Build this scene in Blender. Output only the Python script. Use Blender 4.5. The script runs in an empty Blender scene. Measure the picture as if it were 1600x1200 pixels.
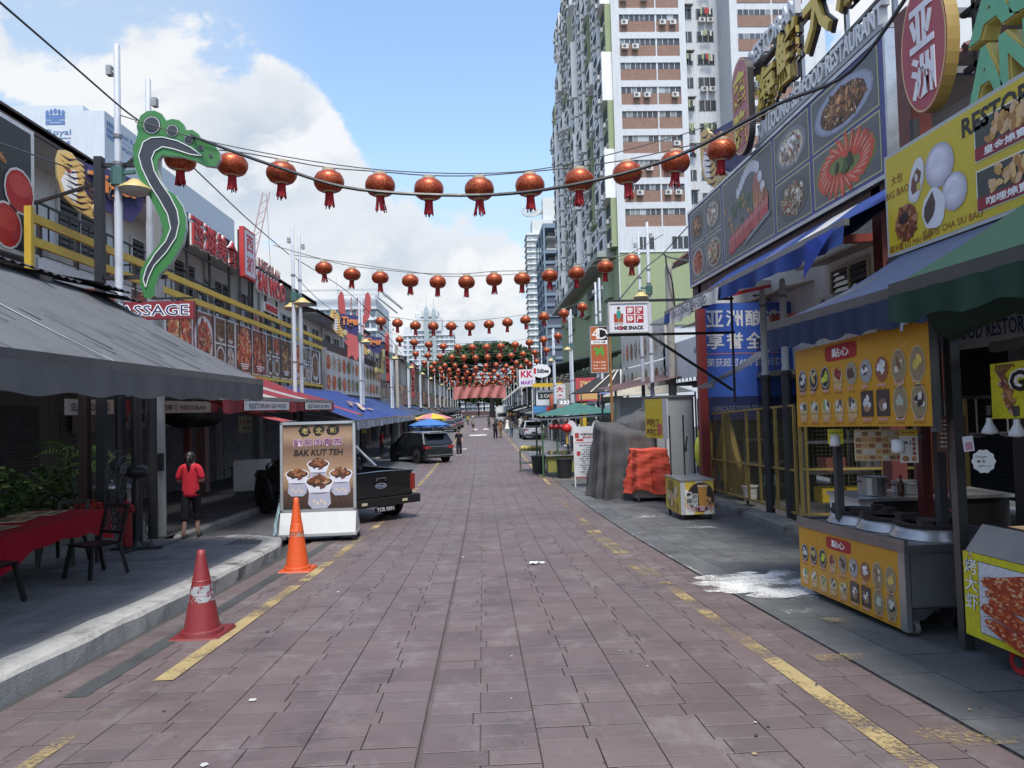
import bpy, bmesh, math, random
from mathutils import Vector, Matrix
R=math.radians; rnd=random.Random(7)
scene=bpy.context.scene; col=scene.collection
# ---------------------------------------------------------------- camera
H=1.65; FP=1100.0; ROLL=R(1.5)
yc=Vector((-48,-36,-FP)).normalized(); zc=Vector((-math.sin(ROLL),math.cos(ROLL),0)); zc=(zc-yc*zc.dot(yc)).normalized(); xc=yc.cross(zc)
MC=Matrix((xc,yc,zc))
cd=bpy.data.cameras.new('street_camera'); cam=bpy.data.objects.new('street_camera',cd); col.objects.link(cam)
cd.sensor_width=36; cd.lens=36*FP/1600; cd.clip_start=.1; cd.clip_end=3000
cam.matrix_world=Matrix.Translation((0,0,H))@MC.to_4x4(); scene.camera=cam
# ---------------------------------------------------------------- light and sky
SUN_EL,SUN_AZ=R(64),R(176)          # compass angle from +Y towards +X: behind the camera
w=bpy.data.worlds.new('World'); scene.world=w; w.use_nodes=True; nt=w.node_tree; nt.nodes.clear()
def N(t,ty,**k):
    n=t.nodes.new(ty)
    for a,b in k.items(): setattr(n,a,b)
    return n
def mth(t,op,a,b=None,c=None,clamp=False):
    n=N(t,'ShaderNodeMath',operation=op,use_clamp=clamp)
    for i,v in enumerate((a,b,c)):
        if v is None: continue
        if isinstance(v,(int,float)): n.inputs[i].default_value=v
        else: t.links.new(v,n.inputs[i])
    return n.outputs[0]
def noise(t,vec,scale,det=4,rough=.55,dim='3D'):
    n=N(t,'ShaderNodeTexNoise'); n.inputs['Scale'].default_value=scale; n.inputs['Detail'].default_value=det; n.inputs['Roughness'].default_value=rough
    if vec is not None: t.links.new(vec,n.inputs['Vector'])
    return n.outputs[0]
def mapping(t,vec,sc=(1,1,1),loc=(0,0,0)):
    n=N(t,'ShaderNodeMapping'); n.inputs['Scale'].default_value=sc; n.inputs['Location'].default_value=loc; t.links.new(vec,n.inputs['Vector']); return n.outputs[0]
def ramp(t,fac,lo,hi):
    n=N(t,'ShaderNodeMapRange',interpolation_type='SMOOTHSTEP'); t.links.new(fac,n.inputs[0]); n.inputs[1].default_value=lo; n.inputs[2].default_value=hi; return n.outputs[0]
def mixc(t,f,a,b,mode='MIX'):
    n=N(t,'ShaderNodeMix',data_type='RGBA',blend_type=mode)
    for s,v in ((0,f),(6,a),(7,b)):
        if isinstance(v,(int,float)): n.inputs[s].default_value=v
        elif isinstance(v,(tuple,list)): n.inputs[s].default_value=tuple(v)+((1,) if len(v)==3 else ())
        else: t.links.new(v,n.inputs[s])
    return n.outputs[2]
sky=N(nt,'ShaderNodeTexSky',sky_type='NISHITA',sun_disc=False,sun_elevation=SUN_EL,sun_rotation=SUN_AZ,air_density=1.2,dust_density=1.5,ozone_density=1.5)
tc=N(nt,'ShaderNodeTexCoord').outputs['Generated']; sx=N(nt,'ShaderNodeSeparateXYZ'); nt.links.new(tc,sx.inputs[0]); Zd=sx.outputs[2]
def lobe(az,el,wid):   # soft bump of cloud cover round a direction
    d=Vector((math.sin(R(az))*math.cos(R(el)),math.cos(R(az))*math.cos(R(el)),math.sin(R(el))))
    n=N(nt,'ShaderNodeVectorMath',operation='DOT_PRODUCT'); nt.links.new(tc,n.inputs[0]); n.inputs[1].default_value=d
    return ramp(nt,n.outputs['Value'],math.cos(R(wid)),math.cos(R(wid*.25)))
# cumulus: a lobed field (fbm bent by a coarser fbm), lit where it thins out towards the sun; a soft veil near the horizon
wv=N(nt,'ShaderNodeVectorMath',operation='MULTIPLY_ADD'); wn=N(nt,'ShaderNodeTexNoise'); wn.inputs['Scale'].default_value=3.2; wn.inputs['Detail'].default_value=3; nt.links.new(tc,wn.inputs['Vector']); nt.links.new(wn.outputs['Color'],wv.inputs[0]); wv.inputs[1].default_value=(.16,.16,.16); nt.links.new(tc,wv.inputs[2]); wp=wv.outputs[0]
def fb(off,sc,det,ro): return noise(nt,mapping(nt,wp,(1,1,1.45),off),sc,det,ro)
n1=fb((3.1,.7,.4),3.4,12,.6); n2=fb((3.11,.735,.325),3.4,8,.56); n3=noise(nt,mapping(nt,tc,(1,1,2.6),(9,2,5)),1.6,6,.6)
base=mth(nt,'MULTIPLY_ADD',ramp(nt,Zd,.30,.02),.20,.0)
def wlobe(prev,az,el,wid,k): return mth(nt,'MULTIPLY_ADD',lobe(az,el,wid),k,prev)
cov=base
for az,el,wid,k in ((-18,22,10,.18),(-14,19,8,.13),(-23,18,9,.12),(-10,14,7,.06),(-4,11,9,.05),(-31,26,10,.12),(-36,16,7,-.22),(3,28,14,-.30),(-5,17,6,.10),(-9,9,6,.06),(12,20,11,-.25),(-8,27,8,-.12),(34,28,12,.14)): cov=wlobe(cov,az,el,wid,k)
den=mth(nt,'ADD',n1,cov)
mask=ramp(nt,den,.565,.635)
core=ramp(nt,den,.60,.95)
lit=ramp(nt,mth(nt,'MULTIPLY_ADD',n3,.10,mth(nt,'SUBTRACT',n1,n2)),0.0,.13)
ccol=mixc(nt,mth(nt,'MULTIPLY',mth(nt,'SUBTRACT',1.0,lit),mth(nt,'MULTIPLY_ADD',core,.75,.25),None,True),(3.25,3.3,3.36),(1.6,1.95,2.4))
skyc=mixc(nt,1.0,sky.outputs[0],(.94,.97,.98),'MULTIPLY')
veil=mth(nt,'MULTIPLY',ramp(nt,mth(nt,'MULTIPLY_ADD',n3,.45,mth(nt,'MULTIPLY',ramp(nt,Zd,.55,.0),.62)),.36,.86),.85)
veil=mth(nt,'MAXIMUM',veil,mth(nt,'MULTIPLY',mth(nt,'ADD',lobe(-31,24,18),0.0),.55))
hz=mixc(nt,veil,skyc,(2.1,2.48,2.84))
fin=mixc(nt,mth(nt,'MULTIPLY',mask,.95),hz,ccol)
bg=N(nt,'ShaderNodeBackground'); bg.inputs['Strength'].default_value=.15; nt.links.new(fin,bg.inputs[0])
wo=N(nt,'ShaderNodeOutputWorld'); nt.links.new(bg.outputs[0],wo.inputs[0])
sl=bpy.data.lights.new('sun','SUN'); sl.energy=2.4; sl.angle=R(14); sl.color=(1,.95,.88)
so=bpy.data.objects.new('sun',sl); col.objects.link(so); so.location=(0,0,40)
sd=Vector((math.sin(SUN_AZ)*math.cos(SUN_EL),math.cos(SUN_AZ)*math.cos(SUN_EL),math.sin(SUN_EL))); so.rotation_euler=sd.to_track_quat('Z','Y').to_euler()
vs=scene.view_settings; vs.view_transform='Standard'; vs.look='None'; vs.exposure=.95; vs.gamma=1; vs.use_curve_mapping=False
scene.cycles.max_bounces=6; scene.cycles.transparent_max_bounces=12
# ---------------------------------------------------------------- terrain profile
def gz(y):
    if y<=9: return -.064*y
    z=-.576
    if y<=22: t=y-9; return z-.064*t+.044/26*t*t
    z+=-.064*13+.044/26*169; t=min(y,40)-22
    return z-.02*t+.02/36*t*t
# ---------------------------------------------------------------- mesh builder
ORG={}
class MB:
    def __init__(s,c=(.5,.5,.5)): s.v=[]; s.f=[]; s.c=[]; s.col=c
    def face(s,pts,c=None):
        i=len(s.v); s.v+= [tuple(p) for p in pts]; s.f.append(tuple(range(i,i+len(pts)))); s.c.append(c or s.col); return s
    def grid(s,rows,c=None,close=False,cf=None):   # rows: list of rings of points
        i=len(s.v); n=len(rows[0])
        for r in rows: s.v+=[tuple(p) for p in r]
        for a in range(len(rows)-1):
            for b in range(n if close else n-1):
                b2=(b+1)%n; s.f.append((i+a*n+b,i+a*n+b2,i+(a+1)*n+b2,i+(a+1)*n+b)); s.c.append(cf(a,b) if cf else (c or s.col))
        return s
    def hexa(s,p,c=None):   # 8 points: bottom 4 ccw, top 4 ccw
        i=len(s.v); s.v+=[tuple(q) for q in p]
        for f in ((3,2,1,0),(4,5,6,7),(0,1,5,4),(1,2,6,5),(2,3,7,6),(3,0,4,7)): s.f.append(tuple(i+k for k in f)); s.c.append(c or s.col)
        return s
    def box(s,x0,x1,y0,y1,z0,z1,c=None):
        return s.hexa([(x0,y0,z0),(x1,y0,z0),(x1,y1,z0),(x0,y1,z0),(x0,y0,z1),(x1,y0,z1),(x1,y1,z1),(x0,y1,z1)],c)
    def fbox(s,F,a0,a1,b0,b1,c0,c1,c=None):   # box in a frame (u,v,n)
        q=[F(a,b,n) for b,n in ((b0,c0),(b0,c1)) for a in (a0,a1)]
        return s.hexa([F(a0,b0,c1),F(a1,b0,c1),F(a1,b0,c0),F(a0,b0,c0),F(a0,b1,c1),F(a1,b1,c1),F(a1,b1,c0),F(a0,b1,c0)],c)
    def tube(s,pts,r,n=6,c=None,caps=True):
        pts=[Vector(p) for p in pts]; rows=[]; m=len(pts); up=None
        for i,p in enumerate(pts):
            d=(pts[min(i+1,m-1)]-pts[max(i-1,0)]).normalized()
            if up is None: up=Vector((0,0,1)) if abs(d.z)<.9 else Vector((1,0,0))
            a=d.cross(up)
            if a.length<1e-4: a=d.orthogonal()
            a.normalize(); b=a.cross(d).normalized(); up=b
            rr=r[i] if isinstance(r,(list,tuple)) else r
            rows.append([p+(a*math.cos(t)+b*math.sin(t))*rr for t in (2*math.pi*k/n for k in range(n))])
        s.grid(rows,c,True)
        if caps: s.face(rows[0][::-1],c); s.face(rows[-1],c)
        return s
    def bar(s,p0,p1,w,h=None,c=None,up=(0,0,1)):
        p0=Vector(p0);p1=Vector(p1); h=h or w; d=(p1-p0).normalized(); u=Vector(up)
        if abs(d.dot(u))>.98: u=Vector((0,1,0))
        a=d.cross(u).normalized()*(w/2); b=a.cross(d).normalized()*(h/2)
        return s.hexa([p0-a-b,p0+a-b,p1+a-b,p1-a-b,p0-a+b,p0+a+b,p1+a+b,p1-a+b],c)
    def lathe(s,prof,o=(0,0,0),n=14,c=None,ax='z',lob=None,cf=None):
        rows=[]
        for r,z in prof:
            ring=[]
            for k in range(n):
                t=2*math.pi*k/n; q=r*(lob(t) if lob else 1); a,b=q*math.cos(t),q*math.sin(t)
                ring.append((o[0]+a,o[1]+b,o[2]+z) if ax=='z' else ((o[0]+z,o[1]+a,o[2]+b) if ax=='x' else (o[0]+b,o[1]+z,o[2]+a)))
            rows.append(ring)
        s.grid(rows,c,True,cf)
        if prof[0][0]>.002: s.face(rows[0][::-1],c)
        if prof[-1][0]>.002: s.face(rows[-1],c)
        return s
    def ell(s,o,r,n=10,m=6,c=None):
        rows=[]
        for j in range(m+1):
            p=math.pi*j/m; q=max(math.sin(p),.02)
            rows.append([(o[0]+r[0]*q*math.cos(2*math.pi*k/n),o[1]+r[1]*q*math.sin(2*math.pi*k/n),o[2]-r[2]*math.cos(p)) for k in range(n)])
        return s.grid(rows,c,True)
    def prism(s,F,poly,n0,n1,c=None,cs=None):     # poly in (u,v), extruded from n0 to n1
        a=[F(x,y,n1) for x,y in poly]; b=[F(x,y,n0) for x,y in poly]; k=len(poly)
        s.face(a,c); 
        if n0!=n1:
            s.face(b[::-1],cs or c)
            for i in range(k): s.face([b[i],b[(i+1)%k],a[(i+1)%k],a[i]],cs or c)
        return s
    def disc(s,F,x,y,rx,ry,z,c=None,n=14,rot=0): 
        return s.face([F(x+rx*math.cos(t)*math.cos(rot)-ry*math.sin(t)*math.sin(rot),y+rx*math.cos(t)*math.sin(rot)+ry*math.sin(t)*math.cos(rot),z) for t in (2*math.pi*k/n for k in range(n))],c)
    def rect(s,F,x0,x1,y0,y1,z,c=None): return s.face([F(x0,y0,z),F(x1,y0,z),F(x1,y1,z),F(x0,y1,z)],c)
    def ring(s,F,x,y,r0,r1,z,c=None,n=18,ry=1):
        for k in range(n):
            a,b=2*math.pi*k/n,2*math.pi*(k+1)/n
            s.face([F(x+q*math.cos(t),y+q*ry*math.sin(t),z) for q,t in ((r0,a),(r1,a),(r1,b),(r0,b))],c)
        return s
    def text(s,txt,F,x,y,h,z0,z1=None,c=None,w=None,bold=0,al='c',shear=0,cs=None):
        vs_,fs_,(x0,x1,y0,y1)=glyphs(txt,bold,z1 is not None)
        k=h/(y1-y0); kx=k if w is None else w/(x1-x0)
        ox=x-(x0+x1)/2*kx if al=='c' else (x-x0*kx if al=='l' else x-x1*kx); oy=y-(y0+y1)/2*k
        i=len(s.v); zz=(z1-z0) if z1 is not None else 0
        for a,b,d in vs_: s.v.append(tuple(F(ox+a*kx+shear*b*k,oy+b*k,z0+(d+.5)*zz if zz else z0)))
        for f,side in fs_: s.f.append(tuple(i+q for q in f)); s.c.append((cs or c or s.col) if side else (c or s.col))
        return s
    def add(s,o,M=None):
        i=len(s.v); s.v+= o.v if M is None else [tuple(M@Vector(p)) for p in o.v]; s.f+=[tuple(i+q for q in f) for f in o.f]; s.c+=o.c; return s
GC={}
def glyphs(t,bold,thick):
    k=(t,bold,thick)
    if k in GC: return GC[k]
    c=bpy.data.curves.new('lettering','FONT'); c.body=t; c.size=1; c.resolution_u=2; c.offset=bold; c.extrude=.5 if thick else 0
    o=bpy.data.objects.new('lettering',c); col.objects.link(o)
    m=bpy.data.meshes.new_from_object(o.evaluated_get(bpy.context.evaluated_depsgraph_get()))
    V=[tuple(v.co) for v in m.vertices]; Fs=[(tuple(p.vertices),abs(p.normal.z)<.5) for p in m.polygons]
    if thick: V=[(a,b,max(-.5,min(.5,d))) for a,b,d in V]
    b=(min(v[0] for v in V),max(v[0] for v in V),min(v[1] for v in V),max(v[1] for v in V))
    bpy.data.objects.remove(o); bpy.data.curves.remove(c); bpy.data.meshes.remove(m)
    GC[k]=(V,Fs,b); return GC[k]
def frame(o,u=(1,0,0),v=(0,0,1)):
    o=Vector(o);u=Vector(u);v=Vector(v);n=u.cross(v).normalized()
    return lambda a,b,c=0.0: o+u*a+v*b+n*c
FC=lambda x,y,z: frame((x,y,z))                       # faces the camera end of the street
FR=lambda x,y,z: frame((x,y,z),(0,-1,0))              # on the right-hand side, faces left across the street
FL=lambda x,y,z: frame((x,y,z),(0,1,0))               # on the left-hand side, faces right
def T(name,label,cat,loc=(0,0,0),group=None):
    o=bpy.data.objects.new(name,None); col.objects.link(o); o.location=loc; o.empty_display_size=.2; o['label']=label; o['category']=cat
    if group: o['group']=group
    ORG[o.name]=Vector(loc); return o
def P(name,mb,mat,parent=None,label=None,smooth=False,kind=None,org=None):
    o0=ORG[parent.name] if parent else (Vector(org) if org else None)
    if o0 is None:
        xs=[p[0] for p in mb.v];ys=[p[1] for p in mb.v];zs=[p[2] for p in mb.v]; o0=Vector(((min(xs)+max(xs))/2,(min(ys)+max(ys))/2,min(zs)))
    me=bpy.data.meshes.new(name); me.from_pydata([(p[0]-o0.x,p[1]-o0.y,p[2]-o0.z) for p in mb.v],[],mb.f)
    at_=me.attributes.new('Col','FLOAT_COLOR','FACE'); at_.data.foreach_set('color',[q for c in mb.c for q in (c[0],c[1],c[2],1)])
    if smooth: me.polygons.foreach_set('use_smooth',[True]*len(me.polygons))
    me.materials.append(MAT[mat] if isinstance(mat,str) else mat); me.update()
    o=bpy.data.objects.new(name,me); col.objects.link(o); o.location=(0,0,0) if parent else o0
    if parent: o.parent=parent
    ORG[o.name]=o0
    if label: o['label']=label
    if kind: o['kind']=kind
    if smooth=='auto':
        for e in me.edges: pass
    return o
def O(name,mb,mat,label,cat,group=None,smooth=False,kind=None):
    o=P(name,mb,mat,None,label,smooth,kind); o['category']=cat
    if group: o['group']=group
    return o
def S(name,mb,mat,parent=None,smooth=False,kind='structure'):
    o=P(name,mb,mat,parent,None,smooth,kind if not parent else None); return o
def copy_tree(o,parent=None,loc=None,rot=None,label=None):
    c=o.copy(); col.objects.link(c); ORG[c.name]=ORG.get(o.name,Vector())
    if parent: c.parent=parent
    if loc is not None: c.location=loc
    if rot is not None: c.rotation_euler[2]=rot
    if label: c['label']=label
    for ch in list(o.children): copy_tree(ch,c)
    return c
ORDS='first second third fourth fifth sixth seventh eighth ninth tenth eleventh twelfth thirteenth fourteenth fifteenth sixteenth seventeenth eighteenth nineteenth twentieth'.split()
ORDS+=['twenty '+q for q in ORDS[:9]]+['thirtieth']+['thirty '+q for q in ORDS[:9]]+['fortieth']+['forty '+q for q in ORDS[:9]]
# ---------------------------------------------------------------- materials (colour comes from each face's own Col)
MAT={}
def amat(name,rough=.7,metal=0.,var=.15,scale=5.,stain=0.,streak=0.,bump=0.,bscale=40.,fine=0.,fscale=60.,rv=.15,spec=.5,coat=0.,subs=0.,trans=0.,gloss_noise=4.,orand=0.):
    m=bpy.data.materials.new(name); m.use_nodes=True; t=m.node_tree; b=t.nodes['Principled BSDF']; MAT[name]=m
    a=N(t,'ShaderNodeAttribute',attribute_name='Col').outputs[0]; pos=N(t,'ShaderNodeNewGeometry').outputs['Position']
    c=a; n=noise(t,pos,scale,5)
    f=mth(t,'MULTIPLY_ADD',n,2*var,1-var)
    if fine: f=mth(t,'MULTIPLY',f,mth(t,'MULTIPLY_ADD',noise(t,pos,fscale,3,.7),2*fine,1-fine))
    if orand: f=mth(t,'MULTIPLY',f,mth(t,'MULTIPLY_ADD',N(t,'ShaderNodeObjectInfo').outputs['Random'],2*orand,1-orand))
    g=N(t,'ShaderNodeCombineXYZ')
    for i in range(3): t.links.new(f,g.inputs[i])
    c=mixc(t,1.0,c,g.outputs[0],'MULTIPLY')
    if stain: c=mixc(t,mth(t,'MULTIPLY',ramp(t,noise(t,pos,1.7,7,.65),.5,.72),stain),c,(.035,.032,.03))
    if streak: c=mixc(t,mth(t,'MULTIPLY',ramp(t,noise(t,mapping(t,pos,(5,5,.28)),1,6,.65),.5,.75),streak),c,(.05,.05,.045))
    t.links.new(c,b.inputs['Base Color'])
    t.links.new(mth(t,'MULTIPLY_ADD',noise(t,pos,gloss_noise,4),2*rv,rough-rv,True),b.inputs['Roughness'])
    b.inputs['Metallic'].default_value=metal; b.inputs['Specular IOR Level'].default_value=spec; b.inputs['Coat Weight'].default_value=coat
    if subs: b.inputs['Subsurface Weight'].default_value=subs; b.inputs['Subsurface Radius'].default_value=(.02,.01,.005)
    if bump:
        bp=N(t,'ShaderNodeBump'); bp.inputs['Strength'].default_value=bump; bp.inputs['Distance'].default_value=.01; t.links.new(noise(t,pos,bscale,4,.6),bp.inputs['Height']); t.links.new(bp.outputs[0],b.inputs['Normal'])
    if trans:
        o=t.nodes['Material Output']; tr=N(t,'ShaderNodeBsdfTranslucent'); t.links.new(c,tr.inputs[0]); mx=N(t,'ShaderNodeMixShader'); mx.inputs[0].default_value=trans
        t.links.new(b.outputs[0],mx.inputs[1]); t.links.new(tr.outputs[0],mx.inputs[2]); t.links.new(mx.outputs[0],o.inputs[0])
    return m
amat('matte',.8,var=.14,fine=.06,bump=.15)
amat('paint',.5,var=.1,fine=.05,stain=.18,bump=.06,bscale=15)
amat('gloss',.28,var=.06,rv=.08)
amat('car',.22,var=.04,rv=.06,coat=.6,gloss_noise=1.5)
amat('plastic',.45,var=.1,fine=.05)
amat('fabric',.88,var=.16,fine=.1,fscale=140,bump=.3,bscale=30,spec=.25)
amat('canvas',.8,var=.12,stain=.3,streak=.25,fine=.06,bump=.25,bscale=6,trans=.12,spec=.3)
amat('steel',.38,metal=.85,var=.15,stain=.3,fine=.06,rv=.14)
amat('oldmetal',.6,metal=.35,var=.22,stain=.45,streak=.3,fine=.1,bump=.1)
amat('wall',.9,var=.1,streak=.28,stain=.1,fine=.06,bump=.25,bscale=25,spec=.2)
amat('concrete',.92,var=.22,scale=3,stain=.35,fine=.14,fscale=90,bump=.5,bscale=45,spec=.2)
amat('kerbstone',.92,var=.3,scale=2.2,stain=.9,streak=.5,fine=.3,fscale=70,bump=.6,bscale=40,spec=.2)
amat('print',.42,var=.05,scale=14,fine=.12,fscale=45,rv=.1,spec=.35)
fm_=amat('food',.45,var=.3,scale=24,fine=.4,fscale=85,rv=.1,spec=.35)
def fleck(m):
    t=m.node_tree; b=t.nodes['Principled BSDF']; src=b.inputs['Base Color'].links[0].from_socket; pos=N(t,'ShaderNodeNewGeometry').outputs['Position']
    c=mixc(t,mth(t,'MULTIPLY',ramp(t,noise(t,pos,38,5,.75),.55,.68),.45),src,(.04,.025,.02)); c=mixc(t,mth(t,'MULTIPLY',ramp(t,noise(t,mapping(t,pos,(1,1,1),(5,3,1)),52,5,.75),.6,.7),.4),c,(.55,.42,.3)); t.links.new(c,b.inputs['Base Color'])
fleck(fm_)
amat('glass',.06,var=.15,rv=.03,scale=1.3)
amat('leaf',.6,var=.35,scale=1.2,fine=.15,fscale=9,trans=.35,spec=.3)
amat('skin',.55,var=.06,subs=.1)
amat('rubber',.85,var=.2,fine=.1)
amat('brickwall',.9,var=.2,scale=2,fine=.55,fscale=7,bump=.3,spec=.2)
amat('far',.75,var=.08,scale=.6,streak=.15,spec=.3)
lm=amat('lantern',.4,metal=.55,var=.15,fine=.3,fscale=75,rv=.1,orand=.14)
def gold_fleck(m):
    t=m.node_tree; b=t.nodes['Principled BSDF']; src=b.inputs['Base Color'].links[0].from_socket; pos=N(t,'ShaderNodeTexCoord').outputs['Object']
    t.links.new(mixc(t,ramp(t,noise(t,mapping(t,pos,(1,1,1.6)),34,4,.7),.5,.63),src,(.56,.19,.045)),b.inputs['Base Color'])
gold_fleck(lm)
# tiles and pavers
def gmat(name,c1,c2,rough,st=.4,white=0.):
    m=amat(name,rough,var=.25,scale=2.3,stain=st,fine=.3,fscale=150,bump=.35,bscale=70,rv=.14,gloss_noise=1.2,orand=.07)
    t=m.node_tree; b=t.nodes['Principled BSDF']; pos=N(t,'ShaderNodeNewGeometry').outputs['Position']
    src=b.inputs['Base Color'].links[0].from_socket
    c=mixc(t,mth(t,'MULTIPLY',ramp(t,noise(t,mapping(t,pos,(1,.45,1),(4,8,0)),.9,6,.6),.45,.7),.5),src,c2)
    c=mixc(t,mth(t,'MULTIPLY',ramp(t,noise(t,mapping(t,pos,(1,1,1),(2,5,0)),1.1,8,.7),.56,.7),.55),c,(.04,.037,.037)); c=mixc(t,mth(t,'MULTIPLY',ramp(t,noise(t,mapping(t,pos,(1,.7,1),(7,1,0)),2.6,8,.75),.5,.68),.32),c,(.24,.225,.215))
    if white: c=mixc(t,mth(t,'MULTIPLY',ramp(t,noise(t,mapping(t,pos,(3,.6,1)),1.4,8,.75),.66,.78),white),c,(.42,.42,.4))
    t.links.new(c,b.inputs['Base Color']); return m
gmat('paver',None,(.115,.102,.1),.6,.34,.12)
gmat('tile',None,(.072,.075,.077),.64,.42,.26)
def wornpaint(name,colr,lo,hi,sc=(1,1,1),fs=9):
    m=bpy.data.materials.new(name); m.use_nodes=True; t=m.node_tree; b=t.nodes['Principled BSDF']; MAT[name]=m
    pos=N(t,'ShaderNodeNewGeometry').outputs['Position']
    f=ramp(t,mth(t,'ADD',mth(t,'MULTIPLY',noise(t,mapping(t,pos,sc),1.6,4),.55),mth(t,'MULTIPLY',noise(t,pos,fs*4,6,.75),.45)),lo,hi)
    t.links.new(mixc(t,noise(t,pos,13,5,.7),tuple(q*.55 for q in colr),colr),b.inputs['Base Color']); b.inputs['Roughness'].default_value=.8
    tr=N(t,'ShaderNodeBsdfTransparent'); mx=N(t,'ShaderNodeMixShader'); t.links.new(f,mx.inputs[0]); t.links.new(tr.outputs[0],mx.inputs[1]); t.links.new(b.outputs[0],mx.inputs[2]); t.links.new(mx.outputs[0],t.nodes['Material Output'].inputs[0])
wornpaint('yellow_paint',(.42,.32,.15),.42,.55)
wornpaint('yellow_faint',(.38,.29,.14),.49,.64)
wornpaint('white_paint',(.8,.8,.77),.36,.5)
wornpaint('white_spill',(.8,.8,.77),.43,.56)
wornpaint('grey_patch',(.06,.066,.068),.36,.46)
wornpaint('white_faint',(.6,.6,.58),.5,.62)

def ray(px,py): return MC@Vector((px-800,600-py,-FP))
def at(px,py,Y): d=ray(px,py); return d*(Y/d.y)+Vector((0,0,H))
def atX(px,py,X): d=ray(px,py); return d*(X/d.x)+Vector((0,0,H))
# ================================================================ GROUND
def ysteps(a,b): 
    out=[a]; y=a
    while y<b-1e-6: y=min(b,y+max(.5,y*.05)); out.append(y)
    return out
def sheet(mb,x0,x1,y0,y1,dz=0,c=None,fx=None):
    rows=[]
    for y in ysteps(y0,y1):
        o=fx(y) if fx else 0; rows.append([(x0+o,y,gz(y)+dz),(x1+o,y,gz(y)+dz)])
    return mb.grid(rows,c)
S('ground',sheet(MB((.06,.06,.058)),-500,500,-6,1500,-.03),'concrete')
road=S('road',sheet(MB((.085,.07,.068)),-3.32,2.74,.3,262,-.014),'paver')
RX0,RX1=-3.30,2.72
def slab(mb,x0,x1,y0,y1,c,dz=0.,t=.03,g=.0022,gy=.004,e=.003):   # a paver: dirty sides, narrow rounded arris, worn top
    x0+=g;x1-=g;y0+=gy;y1-=gy; a,b=gz(y0)+dz,gz(y1)+dz; d=(.03,.026,.024); f=tuple(q*.7 for q in c)
    L=[(x0,y0,a-t),(x1,y0,a-t),(x1,y1,b-t),(x0,y1,b-t)]; M_=[(x0,y0,a-e),(x1,y0,a-e),(x1,y1,b-e),(x0,y1,b-e)]; U=[(x0+e,y0+e,a),(x1-e,y0+e,a),(x1-e,y1-e,b),(x0+e,y1-e,b)]
    i=len(mb.v); mb.v+=L+M_+U; mb.f.append((i+8,i+9,i+10,i+11)); mb.c.append(c)
    for k in range(4): q=(k+1)%4; mb.f+=[(i+k,i+q,i+4+q,i+4+k),(i+4+k,i+4+q,i+8+q,i+8+k)]; mb.c+=[d,f]
def pcol(): 
    k=rnd.uniform(.9,1.1); return (.119*k,.087*k,.086*k)
pieces=[]
cx0,cx1=-.4,-.385          # the long open joint down the middle
mods=[]
x=cx0
while x>RX0+.02: x2=max(RX0,x-.66); mods.append((x2,x,0)); x=x2
x=cx1
while x<RX1-.02: x2=min(RX1,x+.66); mods.append((x,x2,.19)); x=x2
for i,(a,b,off) in enumerate(mods):
    y=1.6-(i%2)*.285+off; m=(a+b)/2; j=0
    while y<78:
        if b-a<.4: 
            for q in range(3): pieces.append((a,b,y+q*.19,y+q*.19+.19))
        else:
            flip=(i+j)%2
            q_=a+(b-a)*(.57 if flip else .43); pieces.append((a,q_,y,y+.19)); pieces.append((q_,b,y,y+.19))
            L=(a,m) if flip else (m,b); Rr=(m,b) if flip else (a,m)
            pieces.append((L[0],L[1],y+.19,y+.57)); pieces.append((Rr[0],Rr[1],y+.19,y+.38)); pieces.append((Rr[0],Rr[1],y+.38,y+.57))
        y+=.57; j+=1
pieces=[p for p in pieces if p[3]>2.6]
pieces.sort(key=lambda p:p[2])
def vis(p,lim=1.55): return abs((p[0]+p[1])/2+.1)<p[3]*.80
near=[p for p in pieces if vis(p)][:300]; nset=set(near)
for p in near:
    mb=MB(); slab(mb,*p,pcol(),rnd.uniform(-.002,.0015)); P('paver',mb,'paver',road)
mb=MB()
for p in pieces:
    if p not in nset: slab(mb,*p,pcol(),rnd.uniform(-.002,.0015))
P('paving',mb,'paver',road,kind='stuff')
P('far_paving',sheet(MB((.14,.105,.106)),RX0,RX1,77.8,262,0),'paver',road)
mb=MB((.11,.09,.088))
for a,b in ((cx0-.012,cx0-.004),(cx1+.004,cx1+.012)): sheet(mb,a,b,2.4,70,.0045)
P('joint_edging',mb,'concrete',road)
# marks on the road
def mark(name,polys,mat,label,dz=.006):
    mb=MB()
    for x0,x1,y0,y1 in polys: sheet(mb,x0,x1,y0,y1,dz)
    o=P(name,mb,mat,None,kind='structure'); return o
mark('road_marking',[(-2.53,-2.38,5.5,9.3),(-2.51,-2.36,9.6,14.2),(-2.46,-2.32,15.2,70),(-2.4,-2.28,76,230)],'yellow_paint','')
mark('road_marking',[(2.10,2.24,2.4,8.6)],'yellow_paint','')
mark('road_marking',[(2.13,2.26,8.6,25),(2.0,2.1,9,15),(-2.6,-2.5,2.5,4.9)],'yellow_faint','',.007)
mark('road_marking',[(2.30,2.44,25,60),(2.44,3.5,25,25.14),(2.44,3.5,26.6,26.74),(2.44,3.5,28.2,28.34),(2.44,3.4,30,30.15),(2.44,3.4,32,32.16),(2.30,2.44,60,200)],'yellow_paint','')
mark('road_marking',[(2.36,3.1,3.72,3.98),(2.5,2.95,5.25,5.42)],'yellow_faint','',.0065)
mark('road_marking',[(3.0,3.35,5.1,5.25),(3.1,3.45,6.3,6.5),(2.95,3.8,3.6,3.9)],'yellow_faint','',.02)
mark('drain_strip',[(-3.02,-2.86,5.2,14.5)],'grey_patch','',.0045)
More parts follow.
